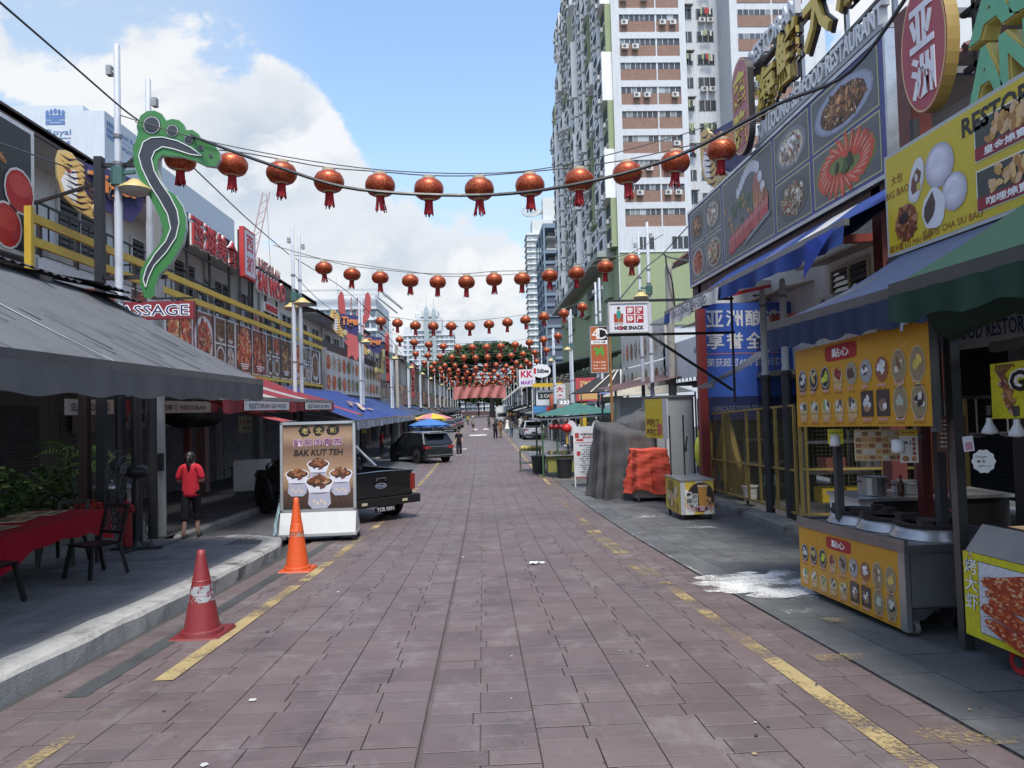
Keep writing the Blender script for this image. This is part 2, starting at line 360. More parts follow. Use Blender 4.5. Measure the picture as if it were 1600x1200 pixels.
mark('road_marking',[(-2.3,-1.1,50,50.6),(-1.3,.5,73,76),(-1.2,-.6,92,96),(.2,.9,92,96)],'white_paint','',.006)
# pavement on the right: grey tiles, then a kerb and a raised walk
rp=S('pavement',sheet(MB((.11,.112,.11)),2.75,12,.6,90,-.016),'tile')
tl=[]
y=2.4
while y<44:
    w_=.42; x=2.75
    o=.0
    while x<9.6:
        xw=.42 if x<5.7 else .6
        tl.append((x,x+xw,y,y+.42)); x+=xw
    y+=.42
def tcol(): k=rnd.uniform(.82,1.14); return (.092*k,.096*k,.098*k)
tv=[p for p in tl if (p[0]<p[3]*.78 and p[2]>3)]; tn=tv[:300]; ts=set(tn)
for p in tn:
    mb=MB(); slab(mb,*p,tcol(),rnd.uniform(-.003,.001),g=.0028); P('paving_tile',mb,'tile',rp)
mb=MB()
for p in tl:
    if p not in ts: slab(mb,*p,tcol(),rnd.uniform(-.003,.001),g=.0028)
P('tiling',mb,'tile',rp,kind='stuff')
mb=MB()
sp=[]
for k in range(64):
    a=2*math.pi*k/64; r_=1+.10*math.sin(3*a+1)+.07*math.sin(7*a)+.05*math.sin(13*a+2)+rnd.uniform(-.09,.09); sp.append((3.55+.98*r_*math.cos(a),8.25+.62*r_*math.sin(a)))
ring=[(x,y,gz(y)+.005) for x,y in sp]
for k in range(64): mb.face([(3.55,8.25,gz(8.25)+.005),ring[k],ring[(k+1)%64]])
P('paint_spill',mb,'white_spill',None,kind='structure')
mb=MB()
for q in range(26):
    a=rnd.uniform(0,6.28); X_,Y_=3.55+rnd.uniform(.75,1.2)*math.cos(a),8.25+rnd.uniform(.8,1.25)*.62*math.sin(a); r0=rnd.uniform(.06,.25)
    if X_<2.5: continue
    mb.face([(X_+r0*1.6*rnd.uniform(.6,1)*math.cos(b),Y_+r0*rnd.uniform(.6,1)*math.sin(b),gz(Y_+r0*math.sin(b))+.0065+q*1e-5) for b in [2*math.pi*k/11 for k in range(11)]])
P('paint_spill',mb,'white_spill',None,kind='structure')
mark('paint_spill',[(2.8,3.9,7.15,7.5),(2.9,3.6,6.75,6.95),(2.9,4.3,15.6,16.5),(3.4,4.6,13.6,13.9),(2.75,2.79,9,14)],'white_faint','',.006)
# kerbs: profile swept along a path; top 0.13 above the gutter
def kerb(name,path,w_,h_,c,slope=.04,mat='kerbstone'):
    mb=MB(c); rows=[]
    n=len(path)
    pts=[]
    for i in range(n-1):
        (x0,y0),(x1,y1)=path[i],path[i+1]; m=max(1,int(math.hypot(x1-x0,y1-y0)/.3))
        for k in range(m): pts.append((x0+(x1-x0)*k/m,y0+(y1-y0)*k/m))
    pts.append(path[-1])
    for i,(x,y) in enumerate(pts):
        a=pts[max(i-1,0)]; b=pts[min(i+1,len(pts)-1)]; dx,dy=b[0]-a[0],b[1]-a[1]; L=math.hypot(dx,dy); nx,ny=-dy/L,dx/L   # to the left of travel
        z=gz(y); j=lambda s=.008: rnd.uniform(-s,s)
        pr=[(0,-.03),(.005,h_*.78),(slope,h_),(w_*.55,h_+.012),(w_-.02,h_),(w_,h_*.4),(w_,-.03)]
        rows.append([(x+nx*(u+j(.006)),y+ny*(u+j(.004)),z+v+(j(.008) if 0<k<6 else 0)) for k,(u,v) in enumerate(pr)])
    mb.grid(rows); mb.face(rows[0]); mb.face(rows[-1][::-1])
    return P(name,mb,mat,None,kind='structure')
kerb('kerb',[(-3.42,1.5),(-3.42,9),(-3.50,12.3),(-3.72,13.2),(-4.3,13.75),(-5.0,14.0)],.36,.17,(.36,.355,.335))
kerb('kerb',[(-5.0,14.0),(-5.9,14.25),(-6.1,15),(-6.1,60)],.25,.13,(.26,.25,.225))
kerb('kerb',[(-6.1,60),(-6.1,250)],.25,.13,(.26,.25,.225))
kerb('kerb',[(5.75,40),(5.72,18),(5.62,14.5),(5.45,12.6)][::1],-.5 if False else .45,.14,(.2,.2,.19))
# left pavement
lp=S('pavement',sheet(sheet(MB((.06,.063,.066)),-12,-3.74,.8,13.9,.135),-12,-6.3,13.9,250,.115),'tile')
tl=[]
y=3.
while y<13.8:
    x=-3.75
    while x>-7.4: tl.append((x-.4,x,y,y+.4)); x-=.4
    y+=.4
tl=[p for p in tl if p[0]>-p[3]*.78 and not (p[2]>12.6 and p[1]>-4.3)]
def tcol2(): k=rnd.uniform(.9,1.1); return (.150*k,.154*k,.160*k)
for i,p in enumerate(tl[:300]):
    mb=MB(); slab(mb,*p,tcol2(),.15+rnd.uniform(-.002,.001),g=.0025); P('paving_tile',mb,'tile',lp)
mb=MB()
for p in tl[300:]: slab(mb,*p,tcol2(),.15+rnd.uniform(-.002,.001),g=.0025)
if mb.v: P('tiling',mb,'tile',lp,kind='stuff')
S('parking_bay',sheet(MB((.085,.088,.09)),-6.1,-3.3,14.0,60,-.008),'tile')
S('parking_bay',sheet(MB((.085,.088,.09)),-6.1,-3.3,60,250,-.008),'tile')
# ================================================================ print helpers
PAL={'shrimp':((.13,.05,.035),(.55,.53,.5),[(.55,.09,.03),(.62,.17,.06),(.36,.04,.02),(.75,.38,.16),(.5,.06,.03)]),
'greens':((.3,.3,.28),(.6,.6,.57),[(.05,.11,.02),(.09,.19,.05),(.14,.08,.03),(.36,.33,.16),(.04,.07,.02)]),
'brown':((.09,.05,.03),(.5,.49,.46),[(.17,.06,.02),(.27,.11,.04),(.07,.03,.012),(.42,.2,.07),(.12,.04,.02)]),
'clam':((.07,.07,.075),(.4,.4,.41),[(.45,.41,.36),(.22,.18,.15),(.55,.48,.36),(.32,.07,.04),(.6,.58,.55),(.12,.09,.07)]),
'chili':((.2,.05,.04),(.62,.6,.57),[(.42,.04,.02),(.3,.02,.01),(.5,.1,.04),(.1,.02,.01),(.55,.25,.12)]),
'fish':((.4,.4,.38),(.66,.65,.62),[(.3,.2,.1),(.5,.4,.25),(.12,.08,.04),(.6,.55,.45),(.35,.08,.04)])}
def blob(mb,F,x,y,rx,ry,z,c,rot,n=8,j=.22):
    mb.face([F(x+q*(rx*math.cos(t)*math.cos(rot)-ry*math.sin(t)*math.sin(rot)),y+q*(rx*math.cos(t)*math.sin(rot)+ry*math.sin(t)*math.cos(rot)),z) for t,q in ((2*math.pi*k/n,1+rnd.uniform(-j,j)) for k in range(n))],c)
def sh(c,k): return tuple(min(1,q*k) for q in c)
def food(mb,F,cx,cy,w,h,kind,z,bg=True,plate=True,nb=46,cap=False,pc=None,el=1.8):
    b,p,cs=PAL[kind]
    if bg: mb.rect(F,cx-w/2,cx+w/2,cy-h/2,cy+h/2,z,bg if isinstance(bg,tuple) else sh(b,rnd.uniform(.8,1.3)))
    if plate: mb.disc(F,cx,cy,w*.46,h*.45,z+.0008,sh(pc or p,.75),18); mb.disc(F,cx,cy,w*.43,h*.42,z+.0012,pc or p,18); mb.disc(F,cx,cy-h*.01,w*.36,h*.35,z+.0016,sh(cs[2],1),16)
    s=min(w,h)
    nb=int(nb*1.7)
    for i in range(nb):
        t=rnd.uniform(0,6.28); q=math.sqrt(rnd.random())*(.34 if plate else .5); k=1-.45*i/nb; r_=s*rnd.uniform(.035,.08)
        x,y=cx+q*k*w*math.cos(t),cy+q*k*h*math.sin(t)+.02*h*i/nb; c=sh(rnd.choice(cs),rnd.uniform(.7,1.25)); e=rnd.uniform(1,el); ro=rnd.uniform(0,3.14); zz=z+.002+i*6e-5
        blob(mb,F,x,y,r_*e,r_/e*1.15,zz,c,ro)
        if i%2: blob(mb,F,x-r_*.2,y+r_*.25,r_*e*.42,r_/e*.4,zz+3e-5,sh(c,1.75),ro,6)
    for i in range(nb):
        t=rnd.uniform(0,6.28); q=math.sqrt(rnd.random())*(.33 if plate else .48); r_=s*rnd.uniform(.008,.022)
        blob(mb,F,cx+q*w*math.cos(t),cy+q*h*math.sin(t),r_*rnd.uniform(1,2.5),r_,z+.0085+i*2e-5,rnd.choice(cs+[(.55,.45,.32),(.03,.02,.015),(.1,.2,.05),(.6,.56,.5)]),t,5,.3)
    if cap:
        for k in range(3): mb.rect(F,cx-w*(.28-.05*k),cx+w*(.28-.05*k),cy-h*.34-k*h*.045,cy-h*.315-k*h*.045,z+.012,(.75,.74,.7))
def micro(mb,F,x,y,w,h,z,c,n=7):   # a line of print too small to read in the photograph
    x0=x-w/2; s=w/n
    for k in range(n):
        if rnd.random()<.88: mb.rect(F,x0+k*s,x0+k*s+s*rnd.uniform(.55,.9),y-h/2*rnd.uniform(.7,1),y+h/2*rnd.uniform(.7,1),z,c)
DK=(.02,.02,.023); BLK=(.012,.012,.014); WHT=(.78,.78,.76); GRY=(.35,.36,.37); RED=(.45,.022,.028); YEL=(.52,.35,.04)
# ================================================================ LEFT SIDE: shophouses
def louvre(parent,F,a0,a1,b0,b1,frame_c=(.62,.63,.62)):
    fm=MB(frame_c); t=.06
    for q in ((a0-t,a1+t,b1,b1+t),(a0-t,a1+t,b0-t,b0),(a0-t,a0,b0,b1),(a1,a1+t,b0,b1),((a0+a1)/2-.02,(a0+a1)/2+.02,b0,b1)): fm.fbox(F,*q,.005,.07)
    w_=P('window',fm,'paint',parent)
    g=MB((.03,.034,.038)); g.fbox(F,a0,a1,b0,b1,.006,.012); P('pane',g,'glass',w_)
    l=MB((.11,.12,.125)); n=int((b1-b0)/.13)
    for k in range(n):
        y=b0+(k+.5)*(b1-b0)/n; l.face([F(a0,y-.05,.05),F(a1,y-.05,.05),F(a1,y+.045,.018),F(a0,y+.045,.018)])
    P('louvre_blades',l,'glass',w_); return w_
def shutter(parent,F,a0,a1,b0,b1,c=(.13,.135,.14)):
    m=MB(c); n=int((b1-b0)/.09); rows=[]
    for k in range(n+1):
        y=b0+(b1-b0)*k/n; rows+= [[F(a0,y,0),F(a1,y,0)],[F(a0,y+.03,.025),F(a1,y+.03,.025)],[F(a0,y+.06,.025),F(a1,y+.06,.025)]]
    m.grid(rows); return P('roller_shutter',m,'oldmetal',parent)
LX=-9.4
shopnames=['open dark restaurant under the grey awning','shuttered white shophouse behind the tiger sign','white shophouse with air conditioner above the yellow billboard beams','white shophouse with laundry behind the west lake letters']
k=0; y0=1.0; UW=5.9
while y0<250:
    y1=y0+UW; g=gz((y0+y1)/2)+.12; far=y0>62
    lab=shopnames[k] if k<4 else 'white two storey shophouse, %s along the left row'%(ORDS[k])
    t=T('shophouse',lab,'shophouse',(LX,(y0+y1)/2,g),'shophouses in the left row')
    wc=(.68,.69,.68) if k%3 else (.63,.64,.62)
    if far and k%2: wc=(.42,.4,.37)
    F=FL(LX,y0,0); top=7.08 if k<6 else 7.1+rnd.uniform(-.4,.3); b2=g+3.5
    wm=MB(wc); wm.box(LX-.25,LX,y0+.012,y1-.012,b2,top); P('wall',wm,'wall',t)
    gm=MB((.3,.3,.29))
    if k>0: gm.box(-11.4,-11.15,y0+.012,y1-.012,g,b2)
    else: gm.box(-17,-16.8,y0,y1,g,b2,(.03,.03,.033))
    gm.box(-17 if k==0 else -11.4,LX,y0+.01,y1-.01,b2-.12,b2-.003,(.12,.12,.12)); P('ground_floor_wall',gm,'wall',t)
    cm=MB((.2,.12,.11) if k%2 else (.16,.17,.18)); cm.box(LX-.3,LX-.004,y1-.2,y1+.16,g,b2-.125); P('column',cm,'paint',t)
    rm=MB((.10,.065,.055))
    rm.hexa([(-8.3,y0,top+.02),(-8.3,y1,top+.02),(-13,y1,top+1.7),(-13,y0,top+1.7),(-8.3,y0,top+.14),(-8.3,y1,top+.14),(-13,y1,top+1.85),(-13,y0,top+1.85)])
    rm.box(-8.34,-8.3,y0,y1,top-.05,top+.19,(.075,.055,.05)); P('roof',rm,'matte',t)
    ce=MB((.5,.5,.49)); ce.box(-9.4,-8.35,y0+.01,y1-.01,top-.03,top+.015); P('eaves_board',ce,'paint',t)
    if k>0 and not far: shutter(t,frame((-11.14,y0+.45,g),(0,1,0)),0,UW-.9,.02,2.75,(.27,.275,.28) if k%2 else (.2,.2,.22))
    if not far:
        for a in ((.7,2.2),(3.3,4.9)): louvre(t,F,a[0],a[1],b2+2.75,b2+4.0)
        if k in (2,3,4):
            br=MB((.05,.05,.055))
            for i in range(15): br.bar(F(.4+i*.36,b2+2.3,.9),F(.4+i*.36,b2+3.15,.9),.025)
            br.bar(F(.3,b2+3.17,.9),F(5.6,b2+3.17,.9),.04); br.bar(F(.3,b2+3.17,.9),F(.3,b2+3.17,.02),.04); P('balcony_railing',br,'oldmetal',t)
            bs=MB((.4,.4,.39)); bs.fbox(F,.2,5.7,b2+2.12,b2+2.25,.002,1.0); P('balcony_slab',bs,'wall',t)
        pi=MB((.5,.5,.5)); pi.tube([F(5.75,b2,.07),F(5.75,top-.1,.07)],.05); P('downpipe',pi,'plastic',t)
    else:
        wn=MB((.05,.055,.06))
        for a in (.7,2.5,4.2): wn.fbox(F,a,a+1.1,b2+.8,b2+2.2,-.02,.03)
        P('window',wn,'glass',t)
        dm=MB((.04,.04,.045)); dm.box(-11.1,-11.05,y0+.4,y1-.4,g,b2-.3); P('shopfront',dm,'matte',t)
    k+=1; y0=y1
def aircon(loc,rot,label,s=1):
    t=T('air_conditioner',label,'air conditioner',(0,0,0),'outdoor air conditioners on the walls')
    b=MB((.55,.55,.53)); b.box(-.4*s,.4*s,-.15*s,.15*s,0,.55*s); P('case',b,'paint',t)
    f=MB((.06,.06,.06)); F=FC(0,-.153*s,.28*s); f.disc(F,-.1*s,0,.21*s,.21*s,0); P('fan_grille',f,'plastic',t)
    r=MB((.25,.25,.25)); r.bar((-.3*s,0,-.02),(-.3*s,.3*s,-.02),.03); r.bar((.3*s,0,-.02),(.3*s,.3*s,-.02),.03); P('bracket',r,'oldmetal',t)
    t.location=loc; t.rotation_euler[2]=rot; return t
ac0=aircon((-9.1,23.4,5.3),R(90),'white air conditioner beside the dark balcony doors on the left facade',.9)
copy_tree(ac0,None,(-9.1,13.3,6.6),R(90),'white air conditioner high on the left wall near the tiger sign')
# laundry on the balcony
t=T('laundry_line','line of dark and coloured laundry on the left balcony','laundry',(-8.45,28,4.6))
m=MB((.3,.3,.3)); m.tube([(-8.45,25.2,5.35),(-8.45,31.2,5.35)],.01,4); P('line',m,'plastic',t)
for i in range(16):
    y=25.4+i*.36; m=MB(rnd.choice([(.05,.06,.12),(.4,.42,.45),(.1,.16,.3),(.5,.1,.1),(.2,.3,.25),(.08,.08,.09),(.45,.35,.2)])); h=rnd.uniform(.5,.95)
    m.grid([[(-8.45+.03*math.sin(9*a+b*7),y+.3*a,5.35-h*b) for a in (0,.33,.66,1)] for b in (0,.5,1)]); P('garment',m,'fabric',t)
# ---------------------------------------------------------------- yellow beamed billboard on the left
t=T('food_billboard','long yellow framed seafood photo billboard under the west lake letters','billboard',(-8,24.5,3))
BF=FL(-8,12.86,0); L=22.9
for z0,z1,c in ((5.18,5.34,YEL),(4.76,4.92,YEL),(2.86,2.98,YEL),(2.60,2.72,YEL)):
    m=MB(c); m.fbox(BF,0,L,z0,z1,.02,.09); P('beam',m,'paint',t)
m=MB((.05,.05,.055)); 
for i in range(20): m.fbox(BF,.3+i*1.18,.36+i*1.18,2.5,5.3,-.06,.018)
P('support_frame',m,'oldmetal',t)
m=MB(YEL); m.fbox(BF,-.1,0,4.2,5.45,-.02,.1); P('end_post',m,'paint',t)
m=MB((.6,.6,.58)); m.fbox(BF,.15,L,3.02,4.64,-.05,0); P('panel',m,'paint',t)
m=MB(); kinds=['chili','shrimp','brown','shrimp','chili','brown','shrimp']; x=.3
i=0
while x<L-.6:
    if i%3==2:
        for a in range(2):
            for b in range(2): food(m,BF,x+.42+a*.85,3.43+b*.8,.8,.74,rnd.choice(['greens','brown','clam','shrimp']),.004,nb=30,cap=True,plate=b==0)
        x+=1.78
    else: food(m,BF,x+.82,3.83,1.58,1.54,kinds[i%7],.004,nb=70,cap=True,plate=i%4==0); x+=1.68
    i+=1
m.rect(BF,.2,3.6,3.05,4.6,.03,(.62,.62,.6)); m.ell if False else None
blob(m,BF,1.9,3.75,1.5,.55,.034,(.45,.06,.03),.1,14,.06); blob(m,BF,2.3,3.95,.8,.22,.036,(.6,.2,.1),.15,10,.1); blob(m,BF,3.1,3.5,.3,.2,.037,(.1,.2,.06),.4,8)
P('food_photos',m,'food',t)
# near red-cup billboard at the frame's edge
t=T('drinks_billboard','dark billboard with red drinks at the left edge of the photo','billboard',(-8.2,10.6,4.5))
F=FL(-8.2,8.6,0); m=MB((.62,.62,.6)); m.fbox(F,0,4.75,4.6,7.0,-.1,0); P('panel',m,'paint',t)
m=MB(); m.rect(F,.05,4.65,4.68,6.92,.003,(.035,.04,.045)); food(m,F,3.2,6.1,1.6,1.3,'brown',.006,bg=False,plate=False)
for q in ((3.95,5.05),(4.3,5.75)): m.disc(F,q[0],q[1],.42,.42,.02,(.6,.58,.55)); m.disc(F,q[0],q[1],.38,.38,.021,(.4,.02,.02)); m.disc(F,q[0],q[1]+.1,.3,.2,.022,(.5,.05,.04))
P('drink_photos',m,'food',t)
# ---------------------------------------------------------------- tiger signs
def tiger(loc,s,label,rot=R(50),name='tiger_sign',full=True):
    t=T(name,label,'shop sign',(0,0,0),'tiger signs over the shopfronts'); F=FC(0,0,0)
    body=[(-1.35,.2),(-1.2,-.35),(-.75,-.75),(-.3,-.95),(.0,-.9),(.05,-.6),(-.3,-.35),(-.55,0),(-.5,.5),(-.55,.85),(-.75,.95),(-.9,1.15),(-1.1,1.2),(-1.3,1.15),(-1.38,.8)]
    m=MB(); m.prism(F,[(a*s,b*s) for a,b in body],-.12*s,.0,(.5,.38,.17),(.42,.34,.15)); P('tiger_cutout',m,'paint',t)
    st=MB()
    st.prism(F,[(a*.9*s-.1*s,b*.92*s) for a,b in body],.002,.004,(.56,.36,.12))
    st.face([F(a*s,b*s,.007) for a,b in ((-1.25,.15),(-1.1,-.3),(-.8,-.55),(-.72,.1),(-.8,.6),(-1.1,.5))],(.66,.64,.62))
    for i in range(9):
        y=1.0-i*.2; st.face([F((a)*s,b*s,.009) for a,b in ((-1.28+.03*i,y+.03),(-1.0+.05*i,y-.15),(-.72+.05*i,y-.02),(-1.0+.05*i,y-.07))],(.03,.02,.035)); st.face([F((a+.42)*s,(b+.04)*s,.0095) for a,b in ((-1.2+.04*i,y+.02),(-1.0+.05*i,y-.12),(-.85+.05*i,y-.0),(-1.0+.05*i,y-.05))],(.03,.02,.03))
        if i>3: st.face([F(a*s,b*s,.009) for a,b in ((-.62+.05*i-.2,y+.25),(-.35+.05*i-.2,y-.05),(-.3+.05*i-.2,y+.02))],(.12,.06,.03))
    for q in ((-1.12,.75),(-.85,.72)): st.disc(F,q[0]*s,q[1]*s,.05*s,.035*s,.011,(.7,.5,.1)); st.disc(F,q[0]*s,q[1]*s,.02*s,.025*s,.012,BLK)
    st.disc(F,-1.0*s,.5*s,.09*s,.06*s,.011,(.35,.1,.08)); P('tiger_print',st,'print',t)
    b=MB(); b.prism(F,[(-.6*s,.95*s),(1.35*s,.75*s),(1.45*s,-.2*s),(1.05*s,-.85*s),(.2*s,-.6*s),(-.5*s,-.1*s)],-.16*s,-.05*s,(.035,.03,.11),(.4,.4,.42)); P('name_board',b,'paint',t)
    l=MB(); l.text('Tiger',F,.45*s,.25*s,.85*s,-.04*s,.09*s,(.62,.2,.05),1.75*s,bold=.03,cs=(.5,.45,.35)); P('lettering',l,'paint',t)
    c=MB((.4,.33,.16)); c.lathe([(.2*s,-.06*s),(.24*s,-.0),(.2*s,.06*s)],(-.1*s,-.02,-.62*s),12,ax='y'); P('scroll_ornament',c,'paint',t)
    t.location=loc; t.rotation_euler[2]=rot; return t
tg=tiger((-7.25,13.85,6.0),.56,'large tiger sign with orange letters behind the black post')
copy_tree(tg,None,(-7.7,41,6.6),R(22),'tiger sign left of the first red lobster sign').scale=(1.15,1.15,1.3)
copy_tree(tg,None,(-7.7,49.5,6.2),R(20),'tiger sign between the two red lobster signs').scale=(1.2,1.2,1.3)
# ---------------------------------------------------------------- red letter signs above the left roofs
t=T('letter_sign','big red Chinese letters standing on the left roof','shop sign',(-8.2,22,6.5))
F=FL(-8.2,20.35,0)
for i,ch in enumerate('西湖美食'):
    m=MB(); m.text(ch,F,.5+i*.98,6.98,.82,.02,.06,(.42,.03,.035),.84,bold=.02,cs=(.42,.03,.035)); m.text(ch,F,.5+i*.98,6.98,.90,-.03,.015,(.66,.64,.62),.92,bold=.04); P('letter',m,'paint',t)
m=MB((.05,.05,.055)); 
for z in (6.42,7.5): m.bar(F(-.1,z,-.2),F(4.0,z,-.2),.06)
for a in (.3,2.0,3.7): m.bar(F(a,5.0,-.2),F(a,7.5,-.2),.07); m.bar(F(a,5.0,-.2),F(a,6.2,-1.0),.05)
P('support_frame',m,'oldmetal',t)
t=T('upright_sign','tall white upright sign with red border and two red letters','shop sign',(-8.0,25,6.5))
F=FL(-8.0,24.4,0); m=MB(); m.fbox(F,0,1.25,6.37,8.1,-.16,0,(.42,.03,.03)); P('sign_box',m,'paint',t)
m=MB(); m.rect(F,.08,1.17,6.46,8.02,.004,(.55,.55,.6)); P('face',m,'print',t)
m=MB(); m.text('西',F,.62,7.6,.6,.006,None,RED,.72,bold=.03); m.text('湖',F,.62,6.86,.6,.006,None,RED,.75,bold=.03); P('lettering',m,'print',t)
m=MB((.04,.04,.045)); 
for a in (.1,1.1): m.bar(F(a,4.9,-.2),F(a,8,-.2),.08)
P('post',m,'oldmetal',t)
t=T('restaurant_sign','red and white restaurant letters reading SAI WOO on the left roof edge','shop sign',(-8.1,27.5,6.3))
F=FL(-8.1,26.1,0)
m=MB(); m.fbox(F,-.15,3.0,7.08,7.4,-.12,-.06,(.5,.5,.48)); m.text('RESTORAN',F,1.4,7.22,.34,-.04,.06,(.45,.05,.04),2.8,bold=.03,cs=(.6,.6,.58)); P('upper_lettering',m,'paint',t)
m=MB(); m.text('SAI WOO',F,1.75,6.55,.86,-.05,.015,(.66,.65,.63),3.7,bold=.06); m.text('SAI WOO',F,1.75,6.55,.74,.018,.06,(.42,.03,.035),3.5,bold=.02); P('lettering',m,'paint',t)
m=MB(); m.fbox(F,1.0,2.7,5.55,5.9,-.1,-.04,(.6,.6,.58)); m.text('西湖美食',F,1.85,5.73,.26,-.03,.0,RED,1.5,bold=.02); P('lower_board',m,'paint',t)
m=MB((.04,.04,.045)); 
for a in (.2,1.8,3.3): m.bar(F(a,5.0,-.25),F(a,7.3,-.25),.07)
P('support_frame',m,'oldmetal',t)
# ---------------------------------------------------------------- lobster signs, further billboards of the left row
def lobster(loc,s,label):
    t=T('lobster_sign',label,'shop sign',(0,0,0),'red lobster cut outs on the left row'); F=FC(0,0,0)
    m=MB()
    bd=[(-.45,-1.3),(-.2,-1.1),(0,-1.45),(.2,-1.1),(.45,-1.3),(.42,-.6),(.62,-.35),(.4,-.3),(.6,0),(.4,.05),(.5,.4),(.3,.75),(0,.95),(-.3,.75),(-.5,.4),(-.4,.05),(-.6,0),(-.4,-.3),(-.62,-.35),(-.42,-.6)]
    m.prism(F,[(a*s,b*s) for a,b in bd],-.12*s,.08*s,(.45,.1,.1),(.3,.04,.04)); P('body',m,'paint',t)
    for sg in (-1,1):
        c=MB(); c.prism(F,[(sg*a*s,b*s) for a,b in ((.2,.7),(.5,1.1),(.5,1.6),(.6,2.2),(.72,2.3),(.85,2.0),(.85,1.4),(.75,.9),(.42,.5))][::sg],-.1*s,.1*s,(.36,.06,.06),(.25,.03,.03)); P('claw',c,'paint',t)
        a=MB((.4,.1,.1)); a.tube([F(sg*.1*s,.9*s,.0),F(sg*.2*s,1.5*s,0),F(sg*.15*s,2.0*s,.02)],.025*s,4); P('feeler',a,'paint',t)
    t.location=loc; t.rotation_euler[2]=R(18); return t
lb=lobster((-7.6,43.4,6.3),1.15,'tall red lobster sign above the end of the yellow billboard')
copy_tree(lb,None,(-7.5,58,5.4),R(90),'second red lobster sign further along the left roofs').scale=(.95,.95,.95)
copy_tree(lb,None,(-7.5,79,4.3),R(90),'small red lobster sign far along the left row').scale=(.9,.9,.9)
t=T('crab_sign','gilded lobster and scroll sign between the red lobsters','shop sign',(-7.5,53,4.4))
m=MB((.32,.26,.1)); F=FL(-7.5,51,0)
for q in range(7):
    m.tube([F(.2+q*.5,4.6+.2*math.sin(q),.0),F(.3+q*.5,5.6,.05),F(.15+q*.5,6.7-.15*(q-3)**2,.1),F(.45+q*.5,6.2,.1)],.11,5,rnd.choice([(.36,.3,.12),(.06,.06,.06),(.3,.25,.12)]))
P('ornament',m,'paint',t); m=MB((.5,.42,.15)); m.fbox(F,0,3.6,4.4,4.7,-.1,.1); P('base_board',m,'paint',t)
m=MB((.04,.04,.045)); m.bar(F(.4,4.4,-.2),F(.4,6.3,-.2),.08); m.bar(F(3.2,4.4,-.2),F(3.2,6.3,-.2),.08); P('support_frame',m,'oldmetal',t)
t=T('dish_billboard','grey edged billboard with round dishes past the yellow one','billboard',(-8,46,3))
F=FL(-8,36.5,0); m=MB((.05,.05,.052)); m.fbox(F,0,20.5,2.2,5.35,-.2,-.06); P('backing',m,'oldmetal',t)
m=MB((.5,.5,.47)); m.fbox(F,.25,20.2,2.62,4.85,-.05,0); P('panel',m,'paint',t)
m=MB()
for i in range(14):
    for b in range(2): food(m,F,1.0+i*1.42,3.2+b*1.05,1.5,1.15,rnd.choice(['greens','clam','fish','shrimp']),.003,bg=False,nb=40,pc=(.5,.47,.42))
P('food_photos',m,'food',t)
m=MB((.45,.45,.45)); m.fbox(F,-.1,.15,2.3,4.95,-.1,.1); P('edge_trim',m,'steel',t)
y=57.5; i=0
while y<235:
    w_=rnd.uniform(5,9); z0=rnd.uniform(1.7,2.3); z1=z0+rnd.uniform(1.5,2.1)
    F=FL(-7.9+rnd.uniform(-.2,.2),y,0); kc=rnd.choice([(.3,.2,.15),(.4,.42,.34),(.42,.4,.36),(.2,.14,.11),(.14,.13,.12)])
    t=T('menu_billboard','weathered food billboard, %s past the round dishes on the left'%(ORDS[i]),'billboard',tuple(F(0,z0,0)),'billboards far along the left row')
    m=MB(kc); m.fbox(F,0,w_,z0,z1,-.15,0); P('panel',m,'paint',t); m=MB()
    if y<130:
        for q in range(int(w_/1.1)):
            for b in range(2): food(m,F,.65+q*1.1,z0+.5+b*.8,.95,.75,rnd.choice(list(PAL)),.004,bg=False,nb=12)
    else:
        for q in range(int(w_/.9)): m.rect(F,.2+q*.9,.95+q*.9,z0+.2,z1-.2,.01,rnd.choice([(.3,.08,.05),(.4,.38,.3),(.1,.15,.06)]))
    P('food_photos',m,'food',t); y+=w_+rnd.uniform(.3,2); i+=1
# ---------------------------------------------------------------- awnings on the left
def awning(label,y0,y1,xb,zb,xf,zf,c,val=.25,vc=None,name='awning',mat='canvas',sag=.06,bar=(.3,.3,.31),txt=None,group=None,arms=True,ny=10,vamp=.03,tc=(.08,.08,.1),stripes=None):
    t=T(name,label,'awning',(xf,y0,zf),group); m=MB(c); rows=[]; s=1 if xf>xb else -1
    for i in range(ny*2+1):
        y=y0+(y1-y0)*i/(ny*2); rows.append([(xb+(xf-xb)*q,y,zb+(zf-zb)*q-sag*math.sin(math.pi*q)*(1+.25*math.sin(i*2.3))) for q in (0,.2,.4,.6,.8,1)])
    m.grid(rows,None,False,(lambda a,b: stripes[(a//2)%len(stripes)]) if stripes else None); P('canopy',m,mat,t,smooth=True)
    b=MB(bar); b.bar((xf,y0,zf-.03),(xf,y1,zf-.03),.07,.09); P('front_bar',b,'steel',t)
    if val:
        v=MB(vc or c); rows=[]
        n=ny*6
        for i in range(n+1):
            y=y0+(y1-y0)*i/n; q=vamp*math.sin(i*1.1)+vamp*.6*math.sin(i*.43+1); rows.append([(xf+s*.035,y,zf-.07),(xf+s*(.035+q*.5),y,zf-.07-val*.5),(xf+s*(.035+q),y,zf-.07-val-.02*math.sin(i*.7))])
        v.grid(rows); P('valance',v,mat,t,smooth=True)
    if arms:
        a=MB((.25,.25,.26))
        for y in (y0+.4,y1-.4): a.bar((xf,y,zf-.06),(xb,y,zb-.9),.05); a.bar((xb,y,zb-.1),(xf,y,zf-.05),.05)
        P('folding_arm',a,'steel',t)
    return t
